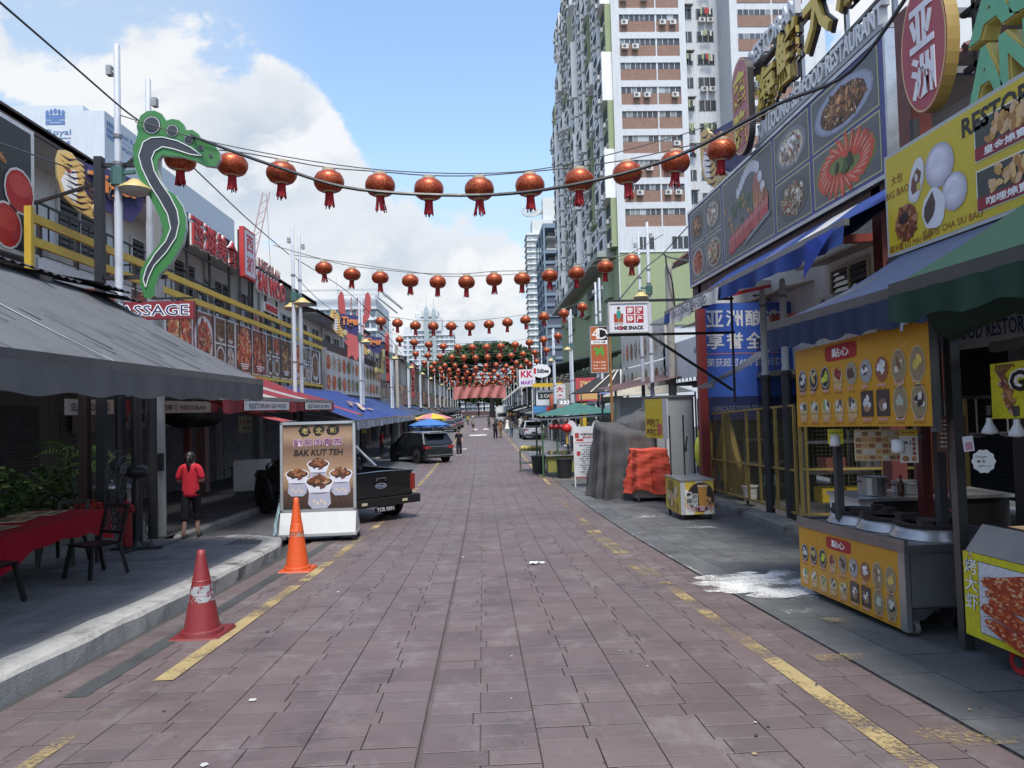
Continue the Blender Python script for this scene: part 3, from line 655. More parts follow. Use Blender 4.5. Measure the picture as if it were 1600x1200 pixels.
t=awning('wide grey canvas awning shading the left pavement restaurant',2.0,12.05,-6.3,3.72,-3.7,2.2,(.125,.131,.140),.27,(.115,.12,.127),sag=.05,ny=16,bar=(.17,.18,.19),vamp=.008)
m=MB((.45,.46,.47)); m.grid([[(-6.3+2.6*q,y,3.72-1.52*q+.004-.05*math.sin(math.pi*q)) for q in (0,.2,.4,.6,.8,1)] for y in (7.35,7.38)]); P('seam_strip',m,'canvas',t)
for y in (3.4,4.6,5.8,8.6,9.8,11.0):
    m=MB((.1,.105,.11)); m.grid([[(-6.3+2.6*q,yy,3.72-1.52*q+.005-.05*math.sin(math.pi*q)) for q in (0,.2,.4,.6,.8,1)] for yy in (y,y+.018)]); P('seam_strip',m,'canvas',t)
m=MB((.06,.063,.068))
for i in range(46):
    y=2.2+i*.215+rnd.uniform(-.05,.05); q0=rnd.uniform(.45,.8); q1=min(.99,q0+rnd.uniform(.08,.3)); wd=rnd.uniform(.012,.05)
    m.face([(-6.3+2.6*q,yy,3.72-1.52*q+.012-.05*math.sin(math.pi*q)) for q,yy in ((q0,y),(q1,y-.0),(q1,y+wd),(q0,y+wd*.4))])
P('rain_stains',m,'canvas',t,kind='stuff')
# corrugated sheets above the awning
t=T('metal_canopy','black corrugated metal canopy over the grey awning','canopy',(-6.2,9,3.8))
for j,(xa,za,xb,zb,ya,yb) in enumerate(((-6.05,3.72,-7.9,4.35,3,12.2),(-5.75,3.70,-7.6,4.1,11.0,12.0),(-5.62,3.56,-7.6,3.95,11.5,12.06))):
    m=MB((.035,.035,.04)); n=int((yb-ya)/.05); m.grid([[(xa,ya+i*.05,za+.018*math.cos(i*math.pi/2)),(xb,ya+i*.05,zb+.018*math.cos(i*math.pi/2))] for i in range(n)]); P('metal_sheet',m,'oldmetal',t)
m=MB((.04,.04,.045))
for y in (4,7,10): m.bar((-5.9,y,3.58),(-7.9,y,4.2),.06); m.bar((-7.9,y,4.2),(-9.38,y,4.3),.06)
P('rafter',m,'oldmetal',t)
awning('red restaurant awning with white lettered valance left of the twin poles',14.6,25.4,-8.2,3.05,-5.3,2.02,(.22,.03,.04),.28,(.24,.03,.038),stripes=[(.22,.03,.04)]*3+[(.4,.37,.36)]+[(.22,.03,.04)]*2+[(.34,.32,.31)])
va=T('banner_strip','white lettered strip along the red awning edge','banner',(-5.2,20,1.7)); F=FL(-5.22,15.2,0)
m=MB((.6,.6,.58)); m.fbox(F,.6,4.2,1.72,1.93,-.004,.004); P('strip',m,'fabric',va); m=MB((.6,.6,.58)); m.fbox(F,6,9.6,1.72,1.93,-.004,.004); P('strip',m,'fabric',va)
m=MB(); m.text('RESTORAN SAI WOO',F,2.4,1.82,.12,.008,None,(.05,.05,.1),3.0,bold=.02); P('lettering',m,'print',va); m=MB(); m.text('RESTORAN SAI WOO',F,7.8,1.82,.12,.008,None,(.05,.05,.1),3.0,bold=.02); P('lettering',m,'print',va)
awning('narrow red awning flap hanging low in front of the twin poles',17.2,18.2,-6.9,2.1,-4.75,1.42,(.33,.06,.06),0,arms=False)
bl=(.03,.06,.22)
awning('blue awning with orange print above the black parked truck',26.5,40,-8.0,2.75,-4.7,1.28,bl,.28,(.3,.32,.36),stripes=[bl]*5+[(.03,.06,.22)]*3)
m=MB(); F=frame((-4.9,34,1.42),(0,1,0),Vector((-3.3,0,1.47)).normalized())
for i in range(9): blob(m,F,rnd.uniform(-1.2,1.6),rnd.uniform(.2,1.6),.5,.12,.02+i*.002,rnd.choice([(.5,.3,.15),(.6,.5,.4),(.45,.12,.1)]),rnd.uniform(-.3,.3))
O('awning_print',m,'canvas','faded orange print lying on the blue awning','print')
awning('thin red awning edge lying over the blue awning',25.6,26.4,-8.2,3.0,-4.4,1.5,(.36,.06,.06),0,arms=False)
awning('second blue awning behind the white car roof line on the left',41,53,-8,2.5,-4.9,1.2,(.035,.07,.2),.25,(.3,.32,.34))
awning('third blue awning down the left row',54,64,-8,2.4,-5,1.2,(.05,.07,.14),.2)
cs_=[(.05,.06,.09),(.04,.07,.16),(.08,.1,.09),(.1,.04,.04),(.06,.07,.08)]
y=65; i=0
while y<235:
    L=rnd.uniform(7,12); awning('dark awning, %s of those far down the left row'%ORDS[i],y,y+L,-8,2.1+rnd.uniform(-.2,.2),-5.2,1.15+rnd.uniform(-.1,.1),cs_[i%5],.25,arms=False,ny=4,group='awnings far down the left row'); y+=L+.4; i+=1
# ================================================================ LEFT FOREGROUND
def pv(y): return gz(y)+.15
# platform and steps of the restaurant
t=T('concrete_platform','stained concrete platform with a low step beside the red hydrant','platform',(-7.6,14,pv(14)))
m=MB((.21,.21,.195)); m.box(-11.1,-6.85,12.35,14.5,-1.1,-.30); P('upper_slab',m,'concrete',t)
m=MB((.23,.23,.215)); m.box(-8.2,-6.45,11.2,12.34,-1.1,-.50); m.box(-6.84,-6.35,12.345,13.6,-1.1,-.32); P('step',m,'concrete',t)
m=MB((.16,.16,.155)); m.box(-16.9,-8.4,2,12.34,-1,-.25); P('dining_floor',m,'concrete',t)
# posts under the awning
O('post',MB((.055,.03,.025)).box(-7.2,-7.05,12.92,13.07,-.30,3.6),'paint','brown square post standing on the concrete platform','post')
# massage sign on its black post
D=13.0
t=T('massage_sign','green and black foot shaped massage sign on a tall black post','shop sign',(-6.9,D,-.3))
def px2(pts): return [(p.x,p.z) for p in (at(x,y,D) for x,y in pts)]
FM=lambda a,b,c=0.0: Vector((a,D-c,b))
m=MB((.016,.018,.022)); m.box(-6.95,-6.81,D+.02,D+.16,-.30,6.42); P('post',m,'paint',t)
m=MB((.02,.022,.026)); 
for p0,p1 in (((-6.85,6.28),(-6.1,6.28)),((-6.85,4.2),(-5.7,4.2))): m.bar((p0[0],D+.12,p0[1]),(p1[0],D+.12,p1[1]),.07)
m.bar((-8.5,D+.4,5.6),(-6.9,D+.1,5.95),.05); m.bar((-6.75,D+.12,5.98),(-6.1,D+.12,6.55),.05); P('bracket',m,'paint',t)
out=[(215,198),(221,182),(231,175),(243,174),(254,179),(261,190),(270,187),(281,189),(289,196),(292,205),(302,204),(312,211),(317,222),(327,222),(337,229),(344,239),(345,250),(337,262),(322,260),(305,252),(285,246),(268,245),(255,243),(248,251),(247,266),(252,284),(262,297),(275,306),(286,322),(291,338),(292,357),(287,380),(270,410),(250,430),(244,446),(243,462),(236,468),(227,465),(220,442),(221,423),(232,405),(250,382),(257,362),(250,337),(237,312),(222,286),(211,258),(209,232),(215,218),(217,208)]
bb=[(226,224),(238,217),(256,216),(280,222),(300,232),(318,245),(300,243),(272,234),(256,231),(244,238),(239,250),(243,268),(254,288),(268,308),(279,330),(282,350),(277,372),(262,395),(243,416),(235,433),(230,450),(226,438),(231,420),(244,398),(261,378),(269,358),(264,336),(251,313),(236,289),(224,264),(219,245)]
m=MB((.035,.17,.045)); m.prism(FM,px2(out)[::-1],-.06,.04,(.035,.17,.045),(.45,.5,.47)); P('foot_board',m,'paint',t)
m=MB(); m.face([FM(a,b,.052) for a,b in px2(bb)[::-1]],(.028,.032,.045))
q=px2(bb); cx_=sum(a for a,b in q)/len(q)
for i in range(len(q)):
    a,b=Vector((q[i][0],D-.06,q[i][1])),Vector((q[(i+1)%len(q)][0],D-.06,q[(i+1)%len(q)][1])); m.bar(a,b,.018,.006,(.6,.62,.62),up=(0,1,0))
for (x,y,r_) in ((239,197,11.5),(271,206,8),(296,220,6),(316,233,3.6),(331,245,2.4)):
    a,b=px2([(x,y)])[0]; k=r_*D/FP; m.disc(FM,a,b,k*1.22,k*1.3,.048,(.02,.06,.03),20); m.disc(FM,a,b,k*1.08,k*1.15,.051,(.6,.62,.62),20); m.disc(FM,a,b,k*1.0,k*1.07,.054,(.028,.032,.045),20)
P('foot_print',m,'paint',t)
m=MB(); m.fbox(FM,-6.75,-5.16,3.4,3.72,-.05,.05,(.2,.02,.03)); m.bar((-5.9,D,3.78),(-5.16,D,3.78),.03,.03,BLK); P('name_board',m,'paint',t)
m=MB(); m.text('MASSAGE',FM,-5.98,3.56,.22,.056,None,(.75,.75,.78),1.5,bold=.055); m.text('MASSAGE',FM,-5.98,3.56,.185,.06,None,(.03,.03,.1),1.455,bold=-.004); P('lettering',m,'print',t)
# concrete pole
m=MB((.36,.35,.335)); m.lathe([(.13,0),(.125,3),(.11,8.2),(.08,8.3)],(-6.55,14.6,pv(14.6)-.05),16)
t=T('concrete_pole','thick grey concrete electricity pole beside the woman in red','utility pole',(-6.55,14.6,pv(14.6)))
P('shaft',m,'concrete',t,smooth=True)
m=MB((.05,.05,.055)); m.box(-6.5,-6.38,14.42,14.46,.55,.9); m.tube([(-6.55,14.44,.72),(-6.7,14.4,.6),(-6.85,14.42,.45)],.008,4); P('clamp',m,'oldmetal',t)
# twin street poles of both sides
def pole(x,y,label,lamp=0,box=1,sleeve=True,group=None,h=9.1,col_=(.42,.45,.49)):
    z=gz(y)+.1; t=T('street_pole',label,'street pole',(x,y,z),group)
    m=MB(col_); m.lathe([(.08,.0),(.08,3.0),(.07,3.05),(.07,min(6.2,h-.2)),(.06,min(6.25,h-.1)),(.054,h),(.03,h+.03)],(x,y,z),10); P('shaft',m,'paint',t,smooth=True)
    if sleeve: m=MB((.02,.021,.026)); m.lathe([(.09,0),(.09,2.85),(.11,2.86),(.11,2.93),(.088,2.95)],(x,y,z),12); P('sleeve',m,'paint',t)
    if box: m=MB((.3,.31,.32)); m.box(x-.13*box-.045,x-.13*box+.045,y-.06,y+.06,z+h-.55,z+h-.38); m.bar((x-.13*box,y,z+h-.47),(x,y,z+h-.5),.04); P('floodlight',m,'oldmetal',t)
    if lamp:
        l=MB(); zz=z+6.45; xx=x+.3*lamp
        l.lathe([(.02,.2),(.08,.18),(.14,.12),(.27,.03),(.28,0)],(xx,y,zz),14,(.45,.36,.14)); l.lathe([(.275,-.005),(.23,-.06),(.12,-.1),(.02,-.11)],(xx,y,zz-.001),14,(.36,.35,.31)); P('lamp',l,'plastic',t,smooth=True)
        a=MB((.05,.12,.11)); a.bar((x,y,zz+.3),(xx,y,zz+.33),.06); a.lathe([(.12,-.12),(.12,.2)],(x,y,zz+.2),10); P('lamp_arm',a,'paint',t)
    c=MB((.2,.2,.21)); 
    for q in (4.4,6.9,7.4):
        if q<h: c.lathe([(.078,0),(.078,.06)],(x,y,z+q),8)
    P('clamp',c,'oldmetal',t); return t
LPY=[12.9,14.1,24.4,25.3,37.6,38.4,50.3,51.2,62,63,74,75,86,98,110,122,134,146,160,175,190]
for i,y in enumerate(LPY): pole(-6.45 if i<2 else -6.35,y,'grey street pole along the left kerb, %s counting away from the camera'%(ORDS[i] if i<20 else 'last'),lamp=(1 if i in(0,2) else (-1 if i in (3,) else (1 if i%2==0 else 0))),box=1 if i%2==0 else -1,group='street poles on the left kerb')
RPY=[13.7,14.7,24.6,26.0,34.8,36,46,47,57,58,69,80,92,104,116,128,140,152,166,180,195]
for i,y in enumerate(RPY): pole(6.05,y,'grey street pole along the right kerb, %s counting away from the camera'%(ORDS[i] if i<20 else 'last'),lamp=(-1 if i in (2,) or (i%2==0 and i>3) else 0),box=0 if i<2 else (-1 if i%2==0 else 1),group='street poles on the right kerb',h=4.75 if i<2 else 9.1)
pole(-6.2,12.95,'short black sleeved post beside the nearest left street pole',box=0,h=3.6)
t=T('concrete_pole','plain concrete pole behind the home snack sign','utility pole',(6.9,25.2,gz(25)))
m=MB((.26,.25,.23)); m.lathe([(.16,0),(.13,7.6),(.09,7.75),(.02,7.8)],(6.85,24.9,gz(25)),12); P('shaft',m,'concrete',t,smooth=True)
t=T('concrete_pole','concrete pole between the far left poles','utility pole',(-6.6,56,gz(56)))
m=MB((.26,.25,.23)); m.lathe([(.16,0),(.12,8),(.05,8.1)],(-6.6,56,gz(56)),10); P('shaft',m,'concrete',t,smooth=True)
m=MB((.5,.4,.1)); m.box(-6.28,-6.05,37.1,37.2,.45,.85); O('notice_plate',m,'paint','yellow notice plate on the pole above the white sign board','notice')
m=MB((.5,.5,.48)); m.box(-6.75,-6.45,37.1,37.3,-.6,.8); O('meter_box',m,'paint','pale meter box beside the yellow notice plate','meter box')
# hydrant
t=T('fire_hydrant','red fire hydrant standing by the concrete step','hydrant',(-6.2,12.6,pv(12.6)))
z=pv(12.6)
m=MB((.33,.02,.025)); m.lathe([(.1,0),(.1,.05),(.075,.06),(.072,.62),(.1,.63),(.1,.72),(.07,.73),(.06,.8),(.02,.84)],(-6.2,12.6,z),12); P('barrel',m,'paint',t,smooth=False)
m=MB((.3,.02,.025))
for a in range(3): 
    v=Vector((math.cos(a*2.1-.5),math.sin(a*2.1-.5),0)); m.tube([Vector((-6.2,12.6,z+.68)),Vector((-6.2,12.6,z+.68))+v*.16],.042,8); m.tube([Vector((-6.2,12.6,z+.68))+v*.15,Vector((-6.2,12.6,z+.68))+v*.18],.055,8)
P('outlet',m,'paint',t)
m=MB((.3,.02,.025)); m.tube([(-6.28,12.55,z+.6),(-6.29,12.54,z+.4)],.012,5); P('cap_chain',m,'oldmetal',t)
# pedestal fan seen from the side
t=T('pedestal_fan','black pedestal fan with a wire cage beside the hydrant','fan',(-5.95,12.4,pv(12.4)))
x,y,z=-5.95,12.4,pv(12.4)
m=MB((.03,.04,.042)); m.box(x-.42,x+.42,y-.06,y+.06,z,z+.05); m.box(x-.06,x+.06,y-.4,y+.4,z,z+.052); m.lathe([(.09,.05),(.05,.12),(.03,.14)],(x,y,z),10); P('base',m,'plastic',t)
m=MB((.02,.022,.026)); m.tube([(x,y,z+.1),(x+.01,y,z+.8)],.028,8); m.tube([(x+.01,y,z+.78),(x+.02,y,z+1.2)],.019,8,(.05,.055,.06)); P('pole',m,'plastic',t)
m=MB((.015,.016,.02)); m.lathe([(.03,-.16),(.1,-.14),(.12,0),(.1,.14),(.05,.17)],(x+.03,y,z+1.33),12,ax='x'); P('motor',m,'plastic',t,smooth=True)
m=MB((.1,.105,.11)); fx=x-.28; fz=z+1.3
for a in range(26):
    th=2*math.pi*a/26; c,s_=math.cos(th),math.sin(th)
    m.tube([(fx-.1,y+.05*c,fz+.05*s_),(fx-.09,y+.3*c,fz+.3*s_),(fx,y+.41*c,fz+.41*s_),(fx+.09,y+.3*c,fz+.3*s_),(fx+.1,y+.06*c,fz+.06*s_)],.0035,3,caps=False)
for r_,o_ in ((.41,0),(.3,-.09),(.3,.09),(.18,-.1),(.18,.1)): m.tube([(fx+o_,y+r_*math.cos(2*math.pi*k/24),fz+r_*math.sin(2*math.pi*k/24)) for k in range(25)],.006,4,caps=False)
P('cage',m,'plastic',t)
m=MB((.04,.045,.05))
for a in range(3):
    th=a*2.094+.3; u=Vector((0,math.cos(th),math.sin(th))); w_=Vector((0,-math.sin(th),math.cos(th))); o=Vector((fx,y,fz))
    m.face([o+u*.05-w_*.03+Vector((.03,0,0)),o+u*.34-w_*.1+Vector((.03,0,0)),o+u*.36+w_*.08-Vector((.03,0,0)),o+u*.06+w_*.04-Vector((.03,0,0))])
P('blade',m,'plastic',t)
m=MB(BLK); m.tube([(x+.1,y,z+1.2),(x+.17,y,z+.7),(x+.14,y+.02,z+.3),(x+.25,y+.1,z+.02),(x+.4,y+.4,z+.012),(x+.3,y+1.2,z+.012)],.008,5); P('cord',m,'plastic',t)
# plastic chairs
def chair(loc,rot,label):
    t=T('plastic_chair',label,'chair',(0,0,0),'black plastic chairs at the red tables'); c=(.009,.0095,.011)
    m=MB(c); m.hexa([(-.22,-.21,.42),(.22,-.21,.42),(.2,.2,.41),(-.2,.2,.41),(-.24,-.23,.45),(.24,-.23,.45),(.21,.22,.44),(-.21,.22,.44)]); P('seat',m,'plastic',t)
    for sx_ in (-1,1):
        m=MB(c); m.bar((sx_*.2,-.2,.43),(sx_*.25,-.27,0),.05,.035); P('leg',m,'plastic',t)
        m=MB(c); m.bar((sx_*.19,.2,.43),(sx_*.23,.3,0),.05,.035); P('leg',m,'plastic',t)
        m=MB(c); m.bar((sx_*.2,.21,.43),(sx_*.2,.33,.9),.045,.03); P('back_post',m,'plastic',t)
    m=MB(c); m.bar((-.22,.335,.9),(.22,.335,.9),.04,.06); m.bar((-.2,.25,.55),(.2,.25,.55),.025,.04)
    for i in range(6):
        a=-.2+i*.08
        m.bar((a,.25,.55),(min(.2,a+.16),.33,.88),.014,.012); m.bar((a,.25,.55),(max(-.2,a-.16),.33,.88),.014,.012)
    P('backrest',m,'plastic',t)
    t.location=loc; t.rotation_euler[2]=rot; return t
c0=chair((-5.42,7.9,pv(7.9)),R(165),'black lattice back plastic chair nearest the camera at the red table')
for i,(x,y,r_,l) in enumerate(((-5.22,9.75,-25,'black plastic chair facing the long side of the red table'),(-6.35,11.0,5,'black plastic chair at the far end of the red table'),(-6.9,9.2,100,'black plastic chair on the inner side of the red table'),(-6.6,7.6,185,'black plastic chair cut by the left edge of the photo'),(-8.9,10.6,60,'black plastic chair with a yellow tag by the second red table'))):
    z=pv(y) if x>-8.4 else -.25
    copy_tree(c0,None,(x,y,z),R(r_),l)
# red tables: cloth drapes from a rectangle, with a wavy lower hem
def table(x0,x1,y0,y1,zt,label,lab2,zf=None,menus=0,rot=0):
    zf=pv((y0+y1)/2) if zf is None else zf
    t=T('dining_table',label,'table',((x0+x1)/2,(y0+y1)/2,zf)); m=MB((.1,.08,.06)); m.box(x0+.02,x1-.02,y0+.02,y1-.02,zt-.035,zt-.006); P('tabletop',m,'matte',t)
    for a in (x0+.1,x1-.1):
        for b in (y0+.1,y1-.1): m=MB((.03,.03,.032)); m.bar((a,b,zf),(a,b,zt-.036),.045); P('leg',m,'plastic',t)
    m=MB((.36,.008,.022)); per=[]; n=14
    cr=[(x0,y0),(x1,y0),(x1,y1),(x0,y1)]
    for i in range(4):
        a,b=cr[i],cr[(i+1)%4]
        for k in range(n): q=k/n; per.append((a[0]+(b[0]-a[0])*q,a[1]+(b[1]-a[1])*q,q,i))
    rows=[]
    for lv in range(5):
        ring=[]
        for j,(x,y,q,i) in enumerate(per):
            cxm,cym=(x0+x1)/2,(y0+y1)/2; ed=abs(q-.5)*2; drop=(.24+.22*ed**3+.02*math.sin(j*1.7))*lv/4; out=(.012+.03*lv/4*(1+math.sin(j*.9)))+.02*ed*lv/4
            nx=(-1 if x<=x0+1e-6 else (1 if x>=x1-1e-6 else 0)); ny=(-1 if y<=y0+1e-6 else (1 if y>=y1-1e-6 else 0))
            ring.append((x+nx*out,y+ny*out,zt-drop+ (0.0 if lv else .004)))
        rows.append(ring)
    m.grid(rows,None,True); m.face(rows[0]); c=P('tablecloth',m,'fabric',None,lab2,True); c['category']='tablecloth'; c['group']='red tablecloths of the left restaurant'
    return t
table(-6.6,-5.55,8.25,10.7,gz(9.5)+.15+.76,'plastic dining table under the nearer red cloth','red cloth hanging over the nearer table with menus on it')
table(-9.6,-8.6,8.9,10.3,.52,'dining table on the raised floor behind the hedge chairs','red cloth on the raised table at the left edge',zf=-.25)
zt=gz(9.5)+.15+.765
for i,(x,y,a,l) in enumerate(((-6.35,9.7,.2,'brown printed menu card lying open on the red cloth'),(-6.15,9.0,-.15,'cream and brown menu card nearest on the red cloth'),(-6.3,10.3,.05,'dark menu card at the far end of the red cloth'))):
    F=frame((x,y,zt+.006),(math.cos(a),math.sin(a),0),(-math.sin(a),math.cos(a),0)); m=MB((.5,.42,.28)); m.fbox(F,-.3,.3,-.22,.22,0,.008)
    for q in range(6): m.rect(F,-.26+q*.09,-.19+q*.09,-.16,.16,.0095,rnd.choice([(.25,.12,.05),(.5,.3,.12),(.12,.08,.05),(.55,.5,.4)]))
    O('menu_card',m,'print',l,'menu',group='menu cards on the red table')
# potted plants: hedge and palms
def leafcloud(mb,c,r,n,size,cols,el=1.6,droop=0):
    for i in range(n):
        while True:
            p=Vector((rnd.uniform(-1,1),rnd.uniform(-1,1),rnd.uniform(-1,1)))
            if .35<p.length<1: break
        p=Vector((c[0]+p.x*r[0],c[1]+p.y*r[1],c[2]+p.z*r[2])); a=Vector((rnd.gauss(0,1),rnd.gauss(0,1),rnd.gauss(.3,.7))).normalized(); b=a.orthogonal().normalized(); k=size*rnd.uniform(.6,1.3); cc=sh(rnd.choice(cols),rnd.uniform(.7,1.35))
        mb.face([p-b*k*.35,p+a*k*el*.5-Vector((0,0,droop*k)),p+b*k*.35,p-a*k*el*.5],cc)
GRN=[(.035,.075,.02),(.05,.1,.025),(.025,.055,.018),(.08,.13,.03)]
def pot(parent,x,y,z,r,h,c): m=MB(c); m.lathe([(r*.72,0),(r*.95,h*.85),(r*1.06,h*.86),(r*1.06,h),(r*.92,h),(r*.9,h*.9),(.01,h*.9)],(x,y,z),14); P('pot',m,'plastic',parent)
for i,(x,y) in enumerate(((-8.0,12.0),(-8.35,11.2),(-8.8,10.4),(-7.75,12.9),(-8.9,12.6),(-9.3,11.6))):
    z=-.25 if x<-8.4 else pv(y)
    t=T('potted_shrub','dense green potted shrub, %s of the hedge row under the grey awning'%ORDS[i],'potted plant',(x,y,z),'potted shrubs forming a hedge')
    pot(t,x,y,z,.24,.35,(.2,.19,.17)); m=MB((.1,.08,.05)); m.tube([(x,y,z+.3),(x+.03,y,z+1.0)],.025,5); P('stem',m,'matte',t)
    m=MB(); leafcloud(m,(x,y,z+.95),(.48,.48,.55),520,.085,GRN); P('foliage',m,'leaf',t)
def palm(x,y,z,h,label,nf=13,s=1.):
    t=T('potted_palm',label,'potted plant',(x,y,z),'potted palms of the left restaurant'); pot(t,x,y,z,.22,.34,(.14,.1,.08))
    m=MB((.06,.1,.03)); 
    for k in range(5): m.tube([(x,y,z+.3),(x+.05*math.cos(k),y+.05*math.sin(k),z+h*.6)],.014,4)
    P('stem',m,'matte',t)
    for k in range(nf):
        m=MB(); az=k*2.4; L=s*rnd.uniform(.6,.95); o=Vector((x,y,z+h*rnd.uniform(.45,.62))); d=Vector((math.cos(az),math.sin(az),0)); pts=[o+d*(L*q)+Vector((0,0,L*(1.05*q-1.25*q*q))) for q in (0,.2,.4,.6,.8,1)]
        m.tube(pts,.006,3,(.06,.1,.03)); sd_=Vector((-d.y,d.x,0))
        for q in range(1,14):
            f=q/14*5; i=min(4,int(f)); p=pts[i].lerp(pts[i+1],f-i); ll=.26*s*math.sin(math.pi*min(.95,q/14+.15))
            for sg in (-1,1): e=p+sd_*sg*ll*.8+d*ll*.6-Vector((0,0,ll*.35)); w_=d*.016; m.face([p-w_,e,p+w_],sh(rnd.choice(GRN),1.3))
        P('frond',m,'leaf',t)
palm(-7.5,14.4,-.30,1.7,'leafy palm in a pot behind the steel stock pot',15)
palm(-8.3,14.6,-.30,2.3,'taller palm behind the brown post',13,1.1)
t=T('flower_pot','red pot of small red flowers on the platform edge','flower pot',(-6.95,12.75,-.30)); pot(t,-6.95,12.75,-.30,.26,.36,(.2,.035,.035)); m=MB((.2,.19,.17)); m.lathe([(.2,0),(.23,.12)],(-6.95,12.75,-.299),14); P('pot_foot',m,'concrete',t)
m=MB(); leafcloud(m,(-6.95,12.75,.12),(.22,.22,.09),160,.05,[(.5,.05,.03),(.55,.12,.05),(.4,.03,.03)]); P('flowers',m,'leaf',t)
t=T('stock_pot','large lidded steel stock pot behind the red flower pot','cooking pot',(-6.95,13.6,-.30)); x,y,z=-6.95,13.55,-.30
m=MB((.35,.35,.35)); m.lathe([(.36,0),(.36,.62),(.375,.63)],(x,y,z),20); P('body',m,'steel',t,smooth=True); m=MB((.5,.5,.5)); m.lathe([(.38,.635),(.37,.66),(.2,.7),(.03,.72)],(x,y,z),20); m.ell((x,y,z+.75),(.035,.035,.035),8,5); P('lid',m,'steel',t,smooth=True)
m=MB((.4,.4,.4)); m.tube([(x+.36,y-.1,z+.5),(x+.42,y-.16,z+.42),(x+.38,y-.25,z+.36)],.012,5); P('handle',m,'steel',t)
# things in the shade under the awnings: oval wall fans, notice, folding tables
for i,(x,y,l) in enumerate(((-9.2,22.2,'black oval speaker board on the red post behind the woman'),(-8.9,22.9,'black oval board half hidden on the red post'))):
    m=MB((.012,.014,.018)); m.lathe([(.02,-.12),(.5,-.1),(.56,0),(.5,.1),(.02,.12)],(0,0,0),20,ax='y'); o=O('oval_board',m,'plastic',l,'board',smooth=True); o.location=(x,y,1.25); o.scale=(1.2,1,.72); o.rotation_euler[2]=R(25*i)
O('post',MB((.14,.03,.03)).box(-9.3,-9.1,22.4,22.6,-1.05,2.2),'paint','dark red post under the left arcade behind the woman','post')
m=MB((.45,.4,.22)); F=FL(-9.9,29.2,0); m.fbox(F,0,1.6,.85,1.55,-.03,0); micro(m,F,.8,1.3,1.3,.14,.004,RED,6); micro(m,F,.8,1.05,1.3,.1,.004,DK,8); O('notice_board',m,'print','cream notice board hanging in the dark left arcade','notice')
def oldtable(x,y,label,c=(.05,.05,.052)):
    z=gz(y)+.12; t=T('folding_table',label,'table',(x,y,z)); m=MB(c); m.box(x-.8,x+.8,y-.45,y+.45,z+.72,z+.76); P('tabletop',m,'matte',t)
    for a in (-.7,.7):
        for b in (-.35,.35): m=MB((.1,.1,.1)); m.bar((x+a,y+b,z),(x+a,y+b,z+.72),.035); P('leg',m,'steel',t)
oldtable(-8.6,27,'dark steel table in the arcade left of the sign board'); oldtable(-8.2,31,'second steel table deep in the left arcade')
m=MB((.55,.55,.53)); F=frame((-6.9,21.5,gz(21.5)+.12),(1,.25,0)); m.fbox(F,-.5,.5,.35,1.25,-.2,.2); m.fbox(F,-.48,.48,0,.35,-.18,.18,(.06,.06,.06)); O('white_cabinet',m,'paint','white cabinet with a black base behind the parked truck front','cabinet')
# shop banners seen below the grey awning
for i,(y0,y1,c,tx,l) in enumerate(((14.7,16.6,(.6,.6,.58),'SELAMAT DATANG','white banner strip behind the black pole tops'),(16.8,17.8,(.3,.03,.04),'','plain red banner strip under the grey awning'),(18.2,22.4,(.62,.62,.6),'西湖美食 RESTORAN','long white banner strip above the roller shutters'),(22.5,23.6,(.33,.03,.04),'','red banner strip right of the long white one'))):
    m=MB(c); F=FL(-8.45,y0,0); m.fbox(F,0,y1-y0,1.72,2.05,-.006,.006)
    if tx: m.text(tx,F,(y1-y0)/2,1.88,.16,.01,None,(.05,.05,.12),(y1-y0)*.8,bold=.02)
    O('shop_banner',m,'print',l,'banner',group='banner strips over the left arcade')
t=T('food_pelmet','row of faded food pictures above the left roller shutters','pelmet',(-11.0,18,1.6)); m=MB((.35,.33,.3)); F=FL(-11.0,19.5,0); m.fbox(F,0,10.5,1.25,1.95,-.03,0); P('panel',m,'paint',t); m=MB()
for i in range(10): food(m,F,.6+i*1.05,1.62,.8,.55,rnd.choice(list(PAL)),.004,bg=False,nb=12)
P('food_photos',m,'food',t)
# ---------------------------------------------------------------- BAK KUT TEH board on wheels
D2=13.85
t=T('menu_stand','wheeled sign board for bak kut teh pot dishes','sign board',(-3.2,D2,gz(D2)))
F=frame((-3.2,D2,gz(D2)),(1,.035,0),(.0,.04,1)); w2=.72; zb=.56; zt=2.30
m=MB((.55,.56,.56)); 
for q in ((-w2,-w2+.05,zb,zt),(w2-.05,w2,zb,zt),(-w2,w2,zt-.05,zt+.002),(-w2,w2,zb,zb+.05)): m.fbox(F,*q,-.06,.03)
P('frame',m,'steel',t)
m=MB((.5,.5,.5)); m.hexa([F(-w2,.16,.16),F(w2,.16,.16),F(w2,.16,-.5),F(-w2,.16,-.5),F(-w2,zb-.004,.03),F(w2,zb-.004,.03),F(w2,zb-.004,-.2),F(-w2,zb-.004,-.2)],(.62,.64,.64)); m.c[-6:]=[(.5,.51,.51)]*6; m.fbox(F,-w2-.02,w2+.02,.11,.159,-.52,.18,(.3,.31,.32)); P('base_box',m,'paint',t)
m=MB((.3,.3,.3)); m.fbox(F,-w2+.05,w2-.05,zb+.05,zt-.05,-.05,-.01); P('back_panel',m,'paint',t)
for a in (-w2+.03,w2-.03):
    for b in (.1,-.45):
        m=MB((.02,.02,.022)); m.lathe([(.02,-.02),(.055,-.02),(.055,.02),(.02,.02)],tuple(F(a,.056,b)),12,ax='x'); m.fbox(F,a-.03,a+.03,.05,.115,b-.02,b+.03,(.1,.1,.1)); P('caster',m,'rubber',t)
